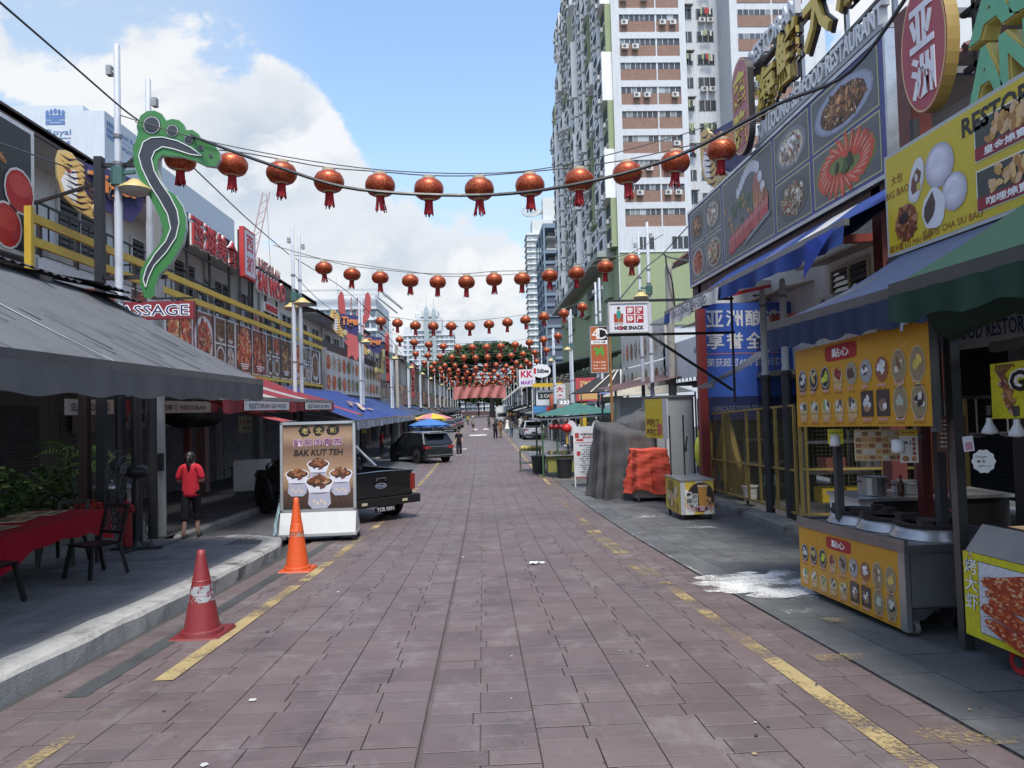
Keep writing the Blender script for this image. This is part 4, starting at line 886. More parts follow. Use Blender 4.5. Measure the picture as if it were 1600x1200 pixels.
m=MB(); x0,x1=-w2+.055,w2-.055; z0,z1=zb+.055,zt-.055; G=[(0,(.035,.022,.018)),(.22,(.1,.055,.04)),(.24,(.2,.12,.075)),(.42,(.42,.27,.16)),(.52,(.3,.19,.12)),(.72,(.17,.105,.075)),(.86,(.36,.24,.16)),(.93,(.28,.18,.12)),(1,(.11,.07,.05))]
nr=40
def gcol(f):
    for (a,ca),(b,cb) in zip(G,G[1:]):
        if f<=b: k=(f-a)/(b-a); return tuple(p+(q-p)*k for p,q in zip(ca,cb))
    return G[-1][1]
for i in range(nr):
    a,b=i/nr,(i+1)/nr; m.rect(F,x0,x1,z0+(z1-z0)*a,z0+(z1-z0)*b,.0,gcol((a+b)/2))
zz=lambda f:z0+(z1-z0)*f
for i in range(12): m.face([F(x0+(x1-x0)*i/12,z0,.001),F(x0+(x1-x0)*(i/12+.012),z0,.001),F(x0+(x1-x0)*(.5+(i/12-.5)*.75+.008),zz(.22),.001),F(x0+(x1-x0)*(.5+(i/12-.5)*.75),zz(.22),.001)],(.03,.018,.014))
for i,ch in enumerate('老北城'):
    X=-.25+i*.27; 
    for k in range(5): blob(m,F,X+rnd.uniform(-.03,.03),zz(.925)+rnd.uniform(-.02,.02),.1,.085,.003+k*1e-4,(.018,.017,.016),k,12,.2)
    m.text(ch,F,X,zz(.925),.12,.005,None,(.4,.32,.12),bold=.02)
m.text('馳名肉骨茶',F,0,zz(.79),.155,.004,None,(.6,.5,.6),.96,bold=.05); m.text('馳名肉骨茶',F,0,zz(.79),.14,.006,None,(.2,.06,.14),.94,bold=.012)
m.text('BAK KUT TEH',F,0,zz(.665),.125,.004,None,(.02,.016,.015),.93,bold=.03,shear=.15)
def clay(X,Z,s,k):
    wc=(.6,.6,.68); 
    m.face([F(X-.15*s,Z-.02*s,k),F(X-.17*s,Z-.1*s,k),F(X-.19*s,Z-.3*s,k),F(X-.12*s,Z-.38*s,k),F(X+.12*s,Z-.38*s,k),F(X+.19*s,Z-.3*s,k),F(X+.17*s,Z-.1*s,k),F(X+.15*s,Z-.02*s,k)],(.36,.36,.45)); m.disc(F,X,Z-.1*s,.165*s,.04*s,k+.0004,(.16,.15,.2),16); m.face([F(X-.24*s,Z+.07*s,k+.0006),F(X-.17*s,Z-.11*s,k+.0006),F(X+.17*s,Z-.11*s,k+.0006),F(X+.24*s,Z+.07*s,k+.0006)],wc)
    m.disc(F,X,Z+.07*s,.24*s,.1*s,k+.001,(.66,.66,.72),20); m.disc(F,X,Z+.07*s,.215*s,.083*s,k+.0014,(.07,.035,.02),20)
    for i in range(44): 
        c=rnd.choice([(.15,.05,.025),(.32,.13,.06),(.1,.045,.025),(.42,.3,.2) if s>1 else (.25,.1,.05)]); blob(m,F,X+(-.15+.3*((i*7)%22)/22)*s,Z+(.07+rnd.uniform(-.03,.13)*(1-abs(-.5+((i*7)%22)/22)*1.4))*s,.042*s,.026*s,k+.002+i*1e-4,c,rnd.uniform(-.5,.5)); 
    for i in range(4): m.disc(F,X+(-.09+i*.06)*s,Z-(.25+.04*(i%2))*s,.022*s,.03*s,k+.0015,(.62,.5,.36),8)
    blob(m,F,X+.05*s,Z-.02*s,.06*s,.03*s,k+.0016,(.12,.05,.05),.4); blob(m,F,X-.08*s,Z-.0*s,.04*s,.03*s,k+.0017,(.03,.03,.03),.4)
clay(.0,zz(.49),.9,.004); clay(-.40,zz(.375),.95,.010); clay(.43,zz(.37),.95,.010); clay(.02,zz(.27),1.15,.018)
P('poster',m,'print',t)
m=MB((.35,.5,.55)); 
for i in range(7): m.tube([F(-w2-.01,zb+.1+rnd.uniform(-.1,.1),.05),F(-w2-.05-rnd.uniform(0,.06),.35,.06),F(-w2-.03-rnd.uniform(0,.1),.1+rnd.uniform(0,.1),.08)],.008,4)
P('rope_strands',m,'fabric',t)
# ---------------------------------------------------------------- cones
def cone(x,y,h,r,c,label,band,bc=None):
    z=gz(y); t=T('traffic_cone',label,'traffic cone',(x,y,z)); e=r*1.02
    m=MB(sh(c,.75)); m.hexa([(x-e,y-e,z),(x+e,y-e,z),(x+e,y+e,z),(x-e,y+e,z),(x-e+.02,y-e+.02,z+.03),(x+e-.02,y-e+.02,z+.03),(x+e-.02,y+e-.02,z+.03),(x-e+.02,y+e-.02,z+.03)]); m.lathe([(r*.84,.03),(r*.8,.06),(r*.74,.07)],(x,y,z),24); P('base',m,'plastic',t)
    R_=lambda f:r*.7+(.032-r*.7)*f
    pr=[]; 
    for i in range(15): f=i/14; pr.append((R_(f),.06+(h-.06)*f))
    m=MB(c); m.lathe(pr+[(.02,h+.004)],(x,y,z),24,cf=lambda a,b:c); P('body',m,'plastic',t,smooth=True)
    for a,b,bc_ in band:
        m=MB(bc_); m.lathe([(R_(a)+.003,.06+(h-.06)*a),(R_(b)+.003,.06+(h-.06)*b)],(x,y,z),24); P('reflective_band',m,'wornband',t,smooth=True)
    for f in (.62,.44): m=MB(sh(c,1.15)); m.lathe([(R_(f)+.001,.06+(h-.06)*f-.006),(R_(f)+.005,.06+(h-.06)*f),(R_(f+.01)+.001,.06+(h-.06)*f+.006)],(x,y,z),24); P('ridge',m,'plastic',t)
    return t
m_=amat('wornband',.4,var=.2,scale=8); tt=m_.node_tree; b_=tt.nodes['Principled BSDF']; pos_=N(tt,'ShaderNodeNewGeometry').outputs['Position']
tr_=N(tt,'ShaderNodeBsdfTransparent'); mx_=N(tt,'ShaderNodeMixShader'); tt.links.new(ramp(tt,noise(tt,pos_,14,5,.7),.44,.52),mx_.inputs[0]); tt.links.new(tr_.outputs[0],mx_.inputs[1]); tt.links.new(b_.outputs[0],mx_.inputs[2]); tt.links.new(mx_.outputs[0],tt.nodes['Material Output'].inputs[0])
cone(-2.71,6.85,.80,.235,(.30,.03,.03),'dull red traffic cone with a worn silver band by the kerb','',) if False else None
cone(-2.71,6.9,.80,.235,(.2,.024,.027),'dull red traffic cone with a worn silver band by the kerb',[(.36,.56,(.3,.31,.32))])
cone(-2.76,10.55,1.06,.235,(.62,.09,.02),'tall orange traffic cone in front of the wheeled sign board',[(.5,.62,(.75,.13,.04)),(.44,.52,(.3,.22,.18))])
# ================================================================ RIGHT SIDE
def tree_dummy(): pass
# ---- shophouses behind the boards
RX=8.7
for i,(y0,y1,lab,wc) in enumerate(((1.5,9.4,'cream shophouse behind the yellow dim sum billboard',(.66,.65,.58)),(9.5,17.4,'white shophouse with louvred windows behind the blue awning',(.8,.81,.79)),(17.5,27.5,'white shophouse with a dark balcony and plants right of the home snack sign',(.74,.75,.73)))):
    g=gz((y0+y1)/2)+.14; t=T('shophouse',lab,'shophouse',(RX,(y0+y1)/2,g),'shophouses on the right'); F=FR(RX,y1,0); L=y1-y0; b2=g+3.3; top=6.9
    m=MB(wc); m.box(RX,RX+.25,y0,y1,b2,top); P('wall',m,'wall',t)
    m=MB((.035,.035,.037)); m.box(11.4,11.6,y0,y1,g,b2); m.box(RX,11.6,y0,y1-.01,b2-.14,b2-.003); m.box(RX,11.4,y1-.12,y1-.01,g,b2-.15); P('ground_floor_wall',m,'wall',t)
    m=MB((.11,.06,.05)); m.hexa([(RX-1.0,y0,top),(RX-1.0,y1,top),(RX+3.5,y1,top+1.7),(RX+3.5,y0,top+1.7),(RX-1.0,y0,top+.13),(RX-1.0,y1,top+.13),(RX+3.5,y1,top+1.85),(RX+3.5,y0,top+1.85)]); P('roof',m,'matte',t)
    rt=MB((.13,.06,.045)); n=int(L/.28)
    for k in range(n): rt.tube([(RX-1.03,y0+.14+k*.28,top+.15),(RX+3.4,y0+.14+k*.28,top+1.86)],.07,5)
    P('roof_tiles',rt,'matte',t,kind='stuff')
    for a in (.6,2.9,5.2): 
        if a+1.6<L: louvre(t,F,a,a+1.6,b2+.7,b2+2.1,(.5,.47,.35) if i==1 else (.5,.5,.5))
    m=MB((.42,.36,.3)); m.hexa([F(.3,b2+2.35,.0),F(L-.3,b2+2.35,.0),F(L-.3,b2+2.2,.8),F(.3,b2+2.2,.8),F(.3,b2+2.4,0),F(L-.3,b2+2.4,0),F(L-.3,b2+2.25,.8),F(.3,b2+2.25,.8)]); P('window_hood',m,'oldmetal',t)
    m=MB((.3,.29,.27)); m.fbox(F,0,L,b2-.12,b2+.1,.002,.35); P('ledge',m,'concrete',t)
    shutter(t,frame((11.38,y1-.4,g),(0,-1,0)),0,L-.8,.02,2.8,(.05,.052,.055))
    if i==2:
        m=MB((.05,.05,.055)); 
        for k in range(20): m.bar(F(.3+k*.48,b2+.1,1.0),F(.3+k*.48,b2+1.0,1.0),.03)
        m.bar(F(.2,b2+1.0,1.0),F(9.8,b2+1.0,1.0),.05); P('balcony_railing',m,'oldmetal',t)
        m=MB((.2,.2,.19)); m.fbox(F,.1,9.9,b2-.05,b2+.08,.36,1.05); P('balcony_slab',m,'concrete',t)
for k,(y,z) in enumerate(((24.6,3.35),(22.6,3.3),(20.5,3.3))):
    t=T('balcony_plant','potted balcony plant, %s from the far end on the right facade'%ORDS[k],'potted plant',(8.1,y,z),'balcony plants'); pot(t,8.1,y,z,.16,.25,(.3,.14,.09)); m=MB(); leafcloud(m,(8.1,y,z+.5),(.35,.4,.35),120,.1,GRN); P('foliage',m,'leaf',t)
aircon((8.5,16.6,3.6),R(-90),'white air conditioner under the louvred window on the right',.9)
# ---- big seafood billboard
t=T('seafood_billboard','huge grey seafood photo billboard with a blue grid on the right','billboard',(6.4,15.5,5)); F=FR(6.3,20.5,0); L=10.15
m=MB((.35,.36,.37)); m.fbox(F,0,L,5.06,7.18,-.32,-.02,(.36,.37,.38)); P('steel_box',m,'steel',t)
m=MB((.45,.46,.47)); 
for q in ((0,L,7.18,7.25),(0,L,4.99,5.06),(-.05,0,4.99,7.25),(L,L+.06,4.99,7.25)): m.fbox(F,*q,-.34,.02)
P('rim',m,'steel',t)
m=MB(); m.rect(F,0,L,5.06,7.18,-.0,(.055,.06,.2)); P('face',m,'print',t)
m=MB(); zl=5.16;zh=7.1;zm=6.13
def cell(a0,a1,b0,b1,kind,**k):
    m.rect(F,a0-.03,a1+.03,b0-.03,b1+.03,.003,(.45,.42,.2)); m.rect(F,a0,a1,b0,b1,.004,(.115,.12,.125)); 
    if kind: food(m,F,(a0+a1)/2,(b0+b1)/2,(a1-a0),(b1-b0),kind,.006,bg=False,**k)
cell(.18,1.35,zm+.06,zh,'brown',nb=60,pc=(.1,.1,.1)); cell(.18,1.35,zl,zm-.06,'chili',nb=80,pc=(.3,.3,.29)); cell(1.5,2.75,zm+.06,zh,'clam',nb=90,pc=(.12,.12,.13)); cell(1.5,2.75,zl,zm-.06,'fish',nb=80,pc=(.3,.28,.25))
cell(6.12,7.62,zm+.06,zh,'clam',nb=110,pc=(.2,.2,.21)); cell(6.12,7.62,zl,zm-.06,'fish',nb=90,pc=(.1,.1,.1)); cell(7.8,9.95,zm+.06,zh,'brown',nb=130,pc=(.3,.32,.42)); cell(7.8,9.95,zl,zm-.06,None)
# prawn wheel
cx_,cy_=8.87,(zl+zm-.06)/2; m.disc(F,cx_,cy_,1.0,.44,.006,(.16,.2,.06),24); 
for k in range(26):
    a=2*math.pi*k/26; q=.72; c=sh((.5,.07,.035),rnd.uniform(.8,1.25)); blob(m,F,cx_+q*math.cos(a),cy_+.31*math.sin(a),.24,.075,.008+k*1e-4,c,math.atan2(.31*math.sin(a),.72*math.cos(a))+.35,10,.1); blob(m,F,cx_+q*math.cos(a),cy_+.32*math.sin(a)+.015,.14,.02,.0115+k*1e-4,(.65,.3,.2),math.atan2(.31*math.sin(a),.72*math.cos(a))+.35,6,.1)
for k in range(8): blob(m,F,cx_+rnd.uniform(-.25,.25),cy_+rnd.uniform(-.1,.1),.12,.06,.015+k*2e-4,rnd.choice([(.03,.04,.02),(.45,.45,.3),(.06,.1,.03)]),k)
# the long crayfish platter
cell(2.95,5.95,zl,zh,None)
for k in range(11): a=.15+k*.28; blob(m,F,4.0+1.45*(k/10)**.9,6.55+.42*math.sin(a)-(.3 if k>8 else 0)*(k-8)/2,.14,.13,.008+k*3e-4,(.5,.5,.53),0,12,.05); blob(m,F,4.03+1.45*(k/10)**.9,6.57+.42*math.sin(a)-(.3 if k>8 else 0)*(k-8)/2,.07,.08,.0081+k*3e-4,(.62,.62,.64),0,8,.1)
blob(m,F,5.15,6.35,.3,.32,.0075,(.33,.12,.08),.3)
for k in range(14): blob(m,F,4.95+.055*k,6.1-.25*(k%3)*.5+rnd.uniform(-.08,.08),.2,.06,.012+k*2e-4,sh((.46,.22,.1),rnd.uniform(.8,1.2)),1.2+rnd.uniform(-.3,.3),8,.12)
for k in range(40): blob(m,F,3.6+rnd.uniform(-.5,1.4),6.0+rnd.uniform(-.25,.45),.12,.05,.007+k*1e-4,rnd.choice([(.05,.09,.04),(.07,.12,.05),(.35,.22,.07),(.1,.13,.1)]),rnd.uniform(0,3))
for k in range(30): blob(m,F,3.35+k*.08,5.48+.012*k+rnd.uniform(-.03,.03),.06,.25,.012+k*2e-4,sh((.42,.06,.06),rnd.uniform(.75,1.2)),-.1,10,.1); blob(m,F,3.35+k*.08,5.6+.012*k,.02,.1,.0122+k*2e-4,(.55,.25,.24),-.1,6)
m.face([F(a,b,.02) for a,b in ((4.2,5.25),(5.8,5.62),(5.85,5.72),(4.5,5.42))],(.2,.21,.22))
P('food_photos',m,'food',t)
m=MB((.06,.03,.03)); m.fbox(F,-.05,L,4.62,4.98,-.3,-.06); P('lower_beam',m,'oldmetal',t)
for a in (.6,L-.5): m=MB((.11,.03,.028)); m.box(6.36,6.6,20.5-a-.13,20.5-a+.13,-.9,5.0); P('post',m,'paint',t)
# letters on top
t=T('restaurant_sign','white and gold raised letters over the seafood billboard','shop sign',(6.35,13,7.3)); 
m=MB(); m.text('XIN LOONG SEAFOOD RESTAURANT',F,7.65,7.58,.36,-.16,-.02,(.66,.67,.68),4.9,bold=.03,cs=(.4,.41,.42)); m.fbox(F,5.1,10.15,7.3,7.37,-.25,-.0,(.3,.31,.32)); P('lower_lettering',m,'paint',t)
for i,(ch,a,z,h) in enumerate((('海',5.75,8.35,1.0),('鮮',6.85,8.55,1.15),('大',8.1,8.75,1.25),('酒',9.3,8.85,1.25),('家',10.5,8.95,1.25))):
    m=MB(); m.text(ch,F,a,z,h,-.055,.02,(.6,.44,.09),1.0,bold=.025,cs=(.3,.22,.05)); m.text(ch,F,a,z,h*1.07,-.13,-.06,BLK,1.08,bold=.045); P('gold_letter',m,'paint',t)
m=MB(); m.text('RESTORAN',F,6.1,9.35,.42,-.12,.0,(.62,.63,.64),2.4,bold=.03,cs=(.4,.41,.42)); m.fbox(F,4.9,7.4,9.02,9.1,-.2,-.05,(.03,.03,.03)); P('upper_lettering',m,'paint',t)
m=MB((.25,.26,.27)); 
for a in (5.2,6.9,8.6,10.0): m.bar(F(a,7.2,-.3),F(a,9.3,-.3),.07)
m.bar(F(5,7.9,-.3),F(10.8,8.1,-.3),.06); m.bar(F(5,9.0,-.3),F(10.8,9.3,-.3),.06); P('support_frame',m,'steel',t)
def oval(name,label,F,a,z,rx,rz,th,txt,tc,fc,ec,edge,cap=False,hs=.75,ws=.7):
    t=T(name,label,'shop sign',tuple(F(a,z-rz,0))); n=36
    pts=[]
    for k in range(n):
        q=2*math.pi*k/n; c,s_=math.cos(q),math.sin(q)
        if cap: pts.append((a+rx*c,z+(rz-rx)*(1 if s_>0 else -1)+rx*s_))
        else: pts.append((a+rx*c,z+rz*s_))
    m=MB(); m.prism(F,pts,-th,0,fc,ec); P('sign_box',m,'paint',t)
    m=MB(); m.face([F(a+(x-a)*.97,z+(y-z)*.985,.004) for x,y in pts],edge); m.face([F(a+(x-a)*.92,z+(y-z)*.962,.006) for x,y in pts],fc); P('face',m,'print',t)
    m=MB()
    for k,ch in enumerate(txt): m.text(ch,F,a,z+hs*(.5-k)*1.12-.05,hs,.008,.02,tc,ws,bold=.03)
    P('lettering',m,'paint',t)
    m=MB((.2,.2,.21)); m.bar(F(a,z-.3,-th),F(a,z-.3,-th-.6),.08); m.bar(F(a,z+.4,-th),F(a,z+.4,-th-.6),.08); P('bracket',m,'oldmetal',t)
oval('oval_sign','pink oval sign with two yellow characters beside the gold letters',FR(6.1,20.5,0),4.85,8.35,.50,1.1,.14,'鑫隆',(.58,.48,.07),(.36,.11,.13),(.015,.015,.017),(.6,.5,.2),True,.82,.72)
t2=tiger((6.35,17.6,7.95),.85,'tiger sign with orange letters at the far end of the seafood billboard',R(-80),name='tiger_sign')
# ---- yellow dim sum billboard
t=T('dim_sum_billboard','yellow restaurant billboard with white buns and dumpling photos','billboard',(5.1,6,3.3)); F=FR(5.0,8.3,0); L=4.3
m=MB((.5,.5,.5)); m.fbox(F,-.02,L,3.32,4.56,-.14,-.002,(.4,.41,.4)); P('sign_box',m,'paint',t)
m=MB(); m.rect(F,.02,L,3.36,4.52,.0,(.55,.42,.035)); P('face',m,'print',t)
m=MB(); W3=(.62,.61,.65)
def bun(x,y,rx,ry,k,rot=0):
    [blob(m,F,x-.004*q,y+.009*q,rx*(1-.085*q),ry*(1-.085*q),k+.0001*q,sh((.36,.35,.4),1+.15*q),rot,22,.012) for q in range(7)]
    for i in range(11): a=-1.0+i*.2; m.face([F(x+rx*.85*math.sin(a)+.004,y+ry*(.1-.55*math.cos(a)*.4),k+.001),F(x+rx*.1*math.sin(a)-.01,y+ry*.62,k+.001),F(x+rx*.85*math.sin(a)-.008,y+ry*(.1-.55*math.cos(a)*.4),k+.001)],(.47,.46,.52))
bun(1.0,4.12,.24,.24,.006); blob(m,F,.60,4.08,.13,.26,.005,(.5,.49,.52),-.35,14,.06); blob(m,F,.60,4.1,.115,.235,.0056,W3,-.35,14,.06); blob(m,F,.6,4.08,.075,.15,.007,(.13,.06,.04),-.35,10,.2); blob(m,F,.64,4.0,.04,.05,.0075,(.5,.42,.1),0); blob(m,F,.6,4.12,.03,.05,.0076,(.5,.48,.44),0)
bun(1.22,3.77,.2,.2,.006,.3); blob(m,F,.88,3.68,.2,.22,.007,W3,.1,16,.07); blob(m,F,.82,3.7,.09,.16,.0085,(.07,.045,.04),-.3,12,.2)
blob(m,F,.38,3.66,.2,.22,.0055,(.16,.05,.02),0,18,.06)
for k in range(70): a=rnd.uniform(0,6.28); q=math.sqrt(rnd.random()); blob(m,F,.38+.2*q*math.cos(a),3.66+.21*q*math.sin(a),.035,.022,.006+k*1e-4,rnd.choice([(.2,.06,.025),(.3,.1,.04),(.12,.035,.02),(.4,.18,.1)]),a)
blob(m,F,.35,3.72,.09,.07,.0135,(.03,.02,.018),.4)
for tx,x,y,h in (('大包',.23,4.22,.11),('BIG BAO',.23,4.06,.085),('糯米雞 LO MAI GAI',.42,3.41,.085),('叉燒包 CHA SIU BAO',1.14,3.44,.095)): m.text(tx,F,x,y,h,.005,None,(.22,.05,.02),bold=.0)
m.text('RESTORAN YIK',F,2.25,4.36,.2,.005,None,(.02,.018,.016),1.75,bold=.03)
for b0,b1,z0,tx in ((3.98,4.27,3.96,'皇金燒賣'),(3.5,3.85,3.46,'咖哩燒賣')):
    for j in range(2):
        a0=1.56+j*1.25; m.rect(F,a0-.015,a0+1.16,z0-.015,z0+.40,.004,(.7,.66,.55)); m.rect(F,a0,a0+1.145,z0,z0+.385,.005,(.06,.06,.055)); 
        for k in range(46): blob(m,F,a0+.5+rnd.uniform(-.32,.36),z0+.25+rnd.uniform(-.1,.11),.06,.035,.008+k*1e-4,rnd.choice([(.48,.26,.07),(.6,.4,.16),(.36,.17,.05),(.55,.35,.2)]),k)
        m.rect(F,a0,a0+1.145,z0,z0+.12,.0135,(.24,.02,.03)); m.text(tx,F,a0+.4,z0+.06,.085,.015,None,WHT,.55,bold=.02); m.text('GOLDEN DUMPLING' if z0>3.9 else 'CURRY DUMPLING',F,a0+.9,z0+.06,.04,.015,None,WHT,.4,bold=.01)
P('print',m,'print',t)
m=MB((.04,.04,.045)); 
for a in (.3,2.2,4.1): m.bar(F(a,3.3,-.2),F(a,4.9,-.2),.07); m.bar(F(a,4.5,-.2),F(a,4.9,-3.6),.06)
P('support_frame',m,'oldmetal',t)
oval('oval_sign','red oval sign with white characters above the yellow billboard',FR(5.3,8.45,0),.52,5.75,.43,.78,.15,'亚洲',(.72,.7,.72),(.36,.06,.08),(.3,.2,.05),(.6,.45,.2),False,.52,.44)
t=T('letter_sign','green ASIA AND letters with gold sides above the yellow billboard','shop sign',(5.4,6.4,5.0)); F=FR(5.35,7.45,0)
m=MB(); m.text('ASIAN',F,1.35,5.62,.50,-.18,.0,(.12,.36,.2),2.3,bold=.05,cs=(.32,.24,.06)); m.text('ASIAN',F,1.35,5.62,.53,-.185,-.02,(.5,.42,.12),2.36,bold=.08); P('upper_letters',m,'paint',t)
m=MB(); m.text('AND',F,.85,5.02,.52,-.18,.0,(.12,.36,.2),1.35,bold=.05,cs=(.32,.24,.06)); m.text('AND',F,.85,5.02,.55,-.185,-.02,(.5,.42,.12),1.4,bold=.08); P('lower_letters',m,'paint',t)
m=MB((.035,.035,.04)); 
for z in (4.75,5.3,5.95): m.bar(F(-.2,z,-.25),F(2.8,z,-.25),.06)
for a in (0,1.3,2.6): m.bar(F(a,4.6,-.25),F(a,6.3,-.25),.06); m.bar(F(a,5.3,-.25),F(a,6.0,-3.2),.05); m.bar(F(a,4.75,-.25),F(a,4.9,-3.2),.05)
P('support_frame',m,'oldmetal',t)
m=MB((.13,.03,.022)); m.box(5.42,5.68,8.4,8.66,-.6,6.5); O('post',m,'paint','thick red square post rising beside the red oval sign','post')
# ---- awnings on the right
bl2=(.025,.055,.22)
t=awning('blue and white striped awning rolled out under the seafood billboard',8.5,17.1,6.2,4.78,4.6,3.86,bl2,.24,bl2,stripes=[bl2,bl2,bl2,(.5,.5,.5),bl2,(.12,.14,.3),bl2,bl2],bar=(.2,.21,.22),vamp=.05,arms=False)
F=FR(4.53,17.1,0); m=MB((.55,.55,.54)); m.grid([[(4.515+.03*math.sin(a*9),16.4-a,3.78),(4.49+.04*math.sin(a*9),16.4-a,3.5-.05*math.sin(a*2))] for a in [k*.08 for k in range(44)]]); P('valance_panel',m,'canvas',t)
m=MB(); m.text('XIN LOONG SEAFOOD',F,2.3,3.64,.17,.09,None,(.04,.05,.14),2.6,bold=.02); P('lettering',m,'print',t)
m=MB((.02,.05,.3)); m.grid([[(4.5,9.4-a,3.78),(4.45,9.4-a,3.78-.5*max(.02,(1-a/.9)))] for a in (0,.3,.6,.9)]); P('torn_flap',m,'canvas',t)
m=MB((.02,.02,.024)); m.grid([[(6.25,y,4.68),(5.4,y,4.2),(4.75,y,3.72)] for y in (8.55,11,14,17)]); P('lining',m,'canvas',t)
t=awning('navy blue awning over the orange dim sum sign',5.05,8.08,5.0,3.3,3.4,2.52,(.028,.045,.10),.24,(.02,.032,.075),bar=(.16,.17,.18),tc=None,vamp=.015)
m=MB((.25,.3,.36)); m.grid([[(3.35,5.45-a,2.36+.05*a),(3.345,5.45-a,2.3+.05*a)] for a in (0,.1,.22)]); m.grid([[(3.345,5.42,2.36),(3.345,5.38,2.36)],[(3.34,5.44,2.16),(3.34,5.4,2.16)]]); P('tape_patch',m,'canvas',t)
awning('dark green canvas awning in the upper right corner of the stalls',1.2,4.95,5.6,4.25,3.0,2.44,(.013,.05,.032),.2,(.011,.04,.026),bar=(.12,.13,.13),sag=.1,vamp=.02,arms=False)
m=MB((.009,.032,.022)); m.grid([[(3.1+.5*q,4.85-k*.3,2.36-.28*math.sin(math.pi*min(1,q*1.1))-.06*math.sin(k*1.7+q*3)) for q in (0,.25,.5,.75,1,1.5,2.2)] for k in range(12)]); O('sagging_tarpaulin',m,'canvas','dark green tarpaulin sagging under the green awning','tarpaulin',smooth=True)
awning('blue grey awning flap in front of the blue beer board',17.2,18.3,7.3,2.9,5.75,2.05,(.09,.1,.13),0,arms=False,bar=(.3,.3,.31))
m=MB((.015,.015,.018)); m.tube([(5.05,8.3,3.26),(5.1,7.2,3.24),(5.08,6.0,3.25)],.09,8); O('rolled_tarp',m,'canvas','black rolled tarpaulin under the yellow billboard','tarpaulin')
# ---- blue beer board, red portal, cage fence
t=T('beer_billboard','blue advertising board with white Chinese slogan behind the red post','billboard',(7.4,19.2,1)); F=FC(6.15,19.2,0)
m=MB((.03,.085,.38)); m.fbox(F,0,3.1,1.75,4.35,-.12,0); P('panel',m,'paint',t); m=MB((.012,.02,.075)); m.fbox(F,.0,3.1,1.1,1.746,-.12,0); P('lower_panel',m,'paint',t)
m=MB(); S_=(.55,.56,.58)
for r_,tx in ((0,'亚洲酿造'),(1,'享誉全球')):
    for k,ch in enumerate(tx): m.text(ch,F,.38+k*.55,3.92-r_*.62,.46,.006,None,S_,.48,bold=.02)
m.rect(F,.12,2.3,2.93,2.955,.005,(.4,.15,.12)); m.text('荣获超过40个国际奖项',F,1.25,2.7,.23,.005,None,S_,2.25); 
for k in range(12): a=math.pi*(1.0+.05*k); m.face([F(1.6+1.5*math.cos(a),3.2+1.2*math.sin(a),.004),F(1.6+1.51*math.cos(a),3.2+1.22*math.sin(a),.004),F(1.6+1.51*math.cos(a+.157),3.2+1.22*math.sin(a+.157),.004),F(1.6+1.5*math.cos(a+.157),3.2+1.2*math.sin(a+.157),.004)],(.08,.12,.3))
P('lettering',m,'print',t); m=MB(); m.text('UNCAGE YOUR TIGER',F,1.0,1.42,.15,.006,None,(.12,.13,.16),1.45,bold=.02); P('slogan',m,'print',t)
m=MB((.2,.03,.03)); m.box(5.92,6.14,18.8,19.02,gz(19),4.3); O('post',m,'paint','dark red post at the edge of the blue beer board','post')
m=MB((.22,.04,.03)); m.bar((6.0,14.2,3.3),(9,14.2,3.45),.16); m.bar((6.0,12,4.4),(9,12,4.5),.14); O('portal_beam',m,'paint','red steel beams under the blue awning','beam')
m=MB((.6,.6,.6)); F=FC(6.6,20.5,4.45); m.fbox(F,0,2.6,0,.75,-.05,0); m.face([F(0,.1,.004),F(2.6,.62,.004),F(2.6,.72,.004),F(0,.22,.004)],(.45,.04,.05)); m.text('TIGER',F,1.9,.22,.2,.005,None,DK,bold=.03); O('white_sign',m,'print','white sign with a red stripe above the blue beer board','sign')
t=T('zinc_partition','grey zinc sheets behind the yellow cage fence','partition',(8,20,-1)); 
for k in range(3): m=MB((.2,.21,.22)); x0=6.2+k*1.15; m.box(x0+.005,x0+1.14,20.0+k*.03,20.04+k*.03,gz(20)+.12,1.72); m.box(x0+.02,x0+.06,19.97,20.0,gz(20)+.12,1.72,(.25,.26,.27)); P('sheet',m,'steel',t)
def fence(p0,p1,h,verts,label,gate=False):
    p0=Vector(p0);p1=Vector(p1); d=p1-p0; t=T('cage_fence',label,'fence',tuple((p0+p1)/2),'yellow cage fence panels'); c=(.34,.25,.075)
    q=lambda f,z:p0+d*f+Vector((0,0,z))
    for z in (.12,h*.43,h): m=MB(c); m.bar(q(0,z),q(1,z),.045); P('rail',m,'oldmetal',t)
    for f in verts: m=MB(c); m.bar(q(f,.1),q(f,h+.0),.05,.05); P('upright',m,'oldmetal',t)
    m=MB((.2,.17,.08)); n=int(d.length/.075)
    for k in range(n): m.bar(q(k/n,.12),q(k/n,h),.003)
    nz=int(h/.075)
    for k in range(nz): m.bar(q(0,.12+k*.075),q(1,.12+k*.075),.003)
    P('wire_mesh',m,'oldmetal',t)
    for f in (.02,.5,.98): m=MB((.03,.03,.03)); p=q(f,.05); m.lathe([(.02,-.02),(.05,-.02),(.05,.02),(.02,.02)],tuple(p),10,ax='x'); P('caster',m,'rubber',t)
kz=gz(16)+.14
fence((6.38,19.4,gz(19.4)+.14),(6.02,13.35,gz(13.35)+.14),2.2,(0,.2,.52,.66,.83,.93,1),'yellow caged fence panel running along the right kerb')
fence((6.05,13.2,gz(13.2)+.14),(8.9,12.6,gz(13)+.14),2.25,(0,.035,.5,1),'yellow caged gate panel behind the orange dim sum sign')
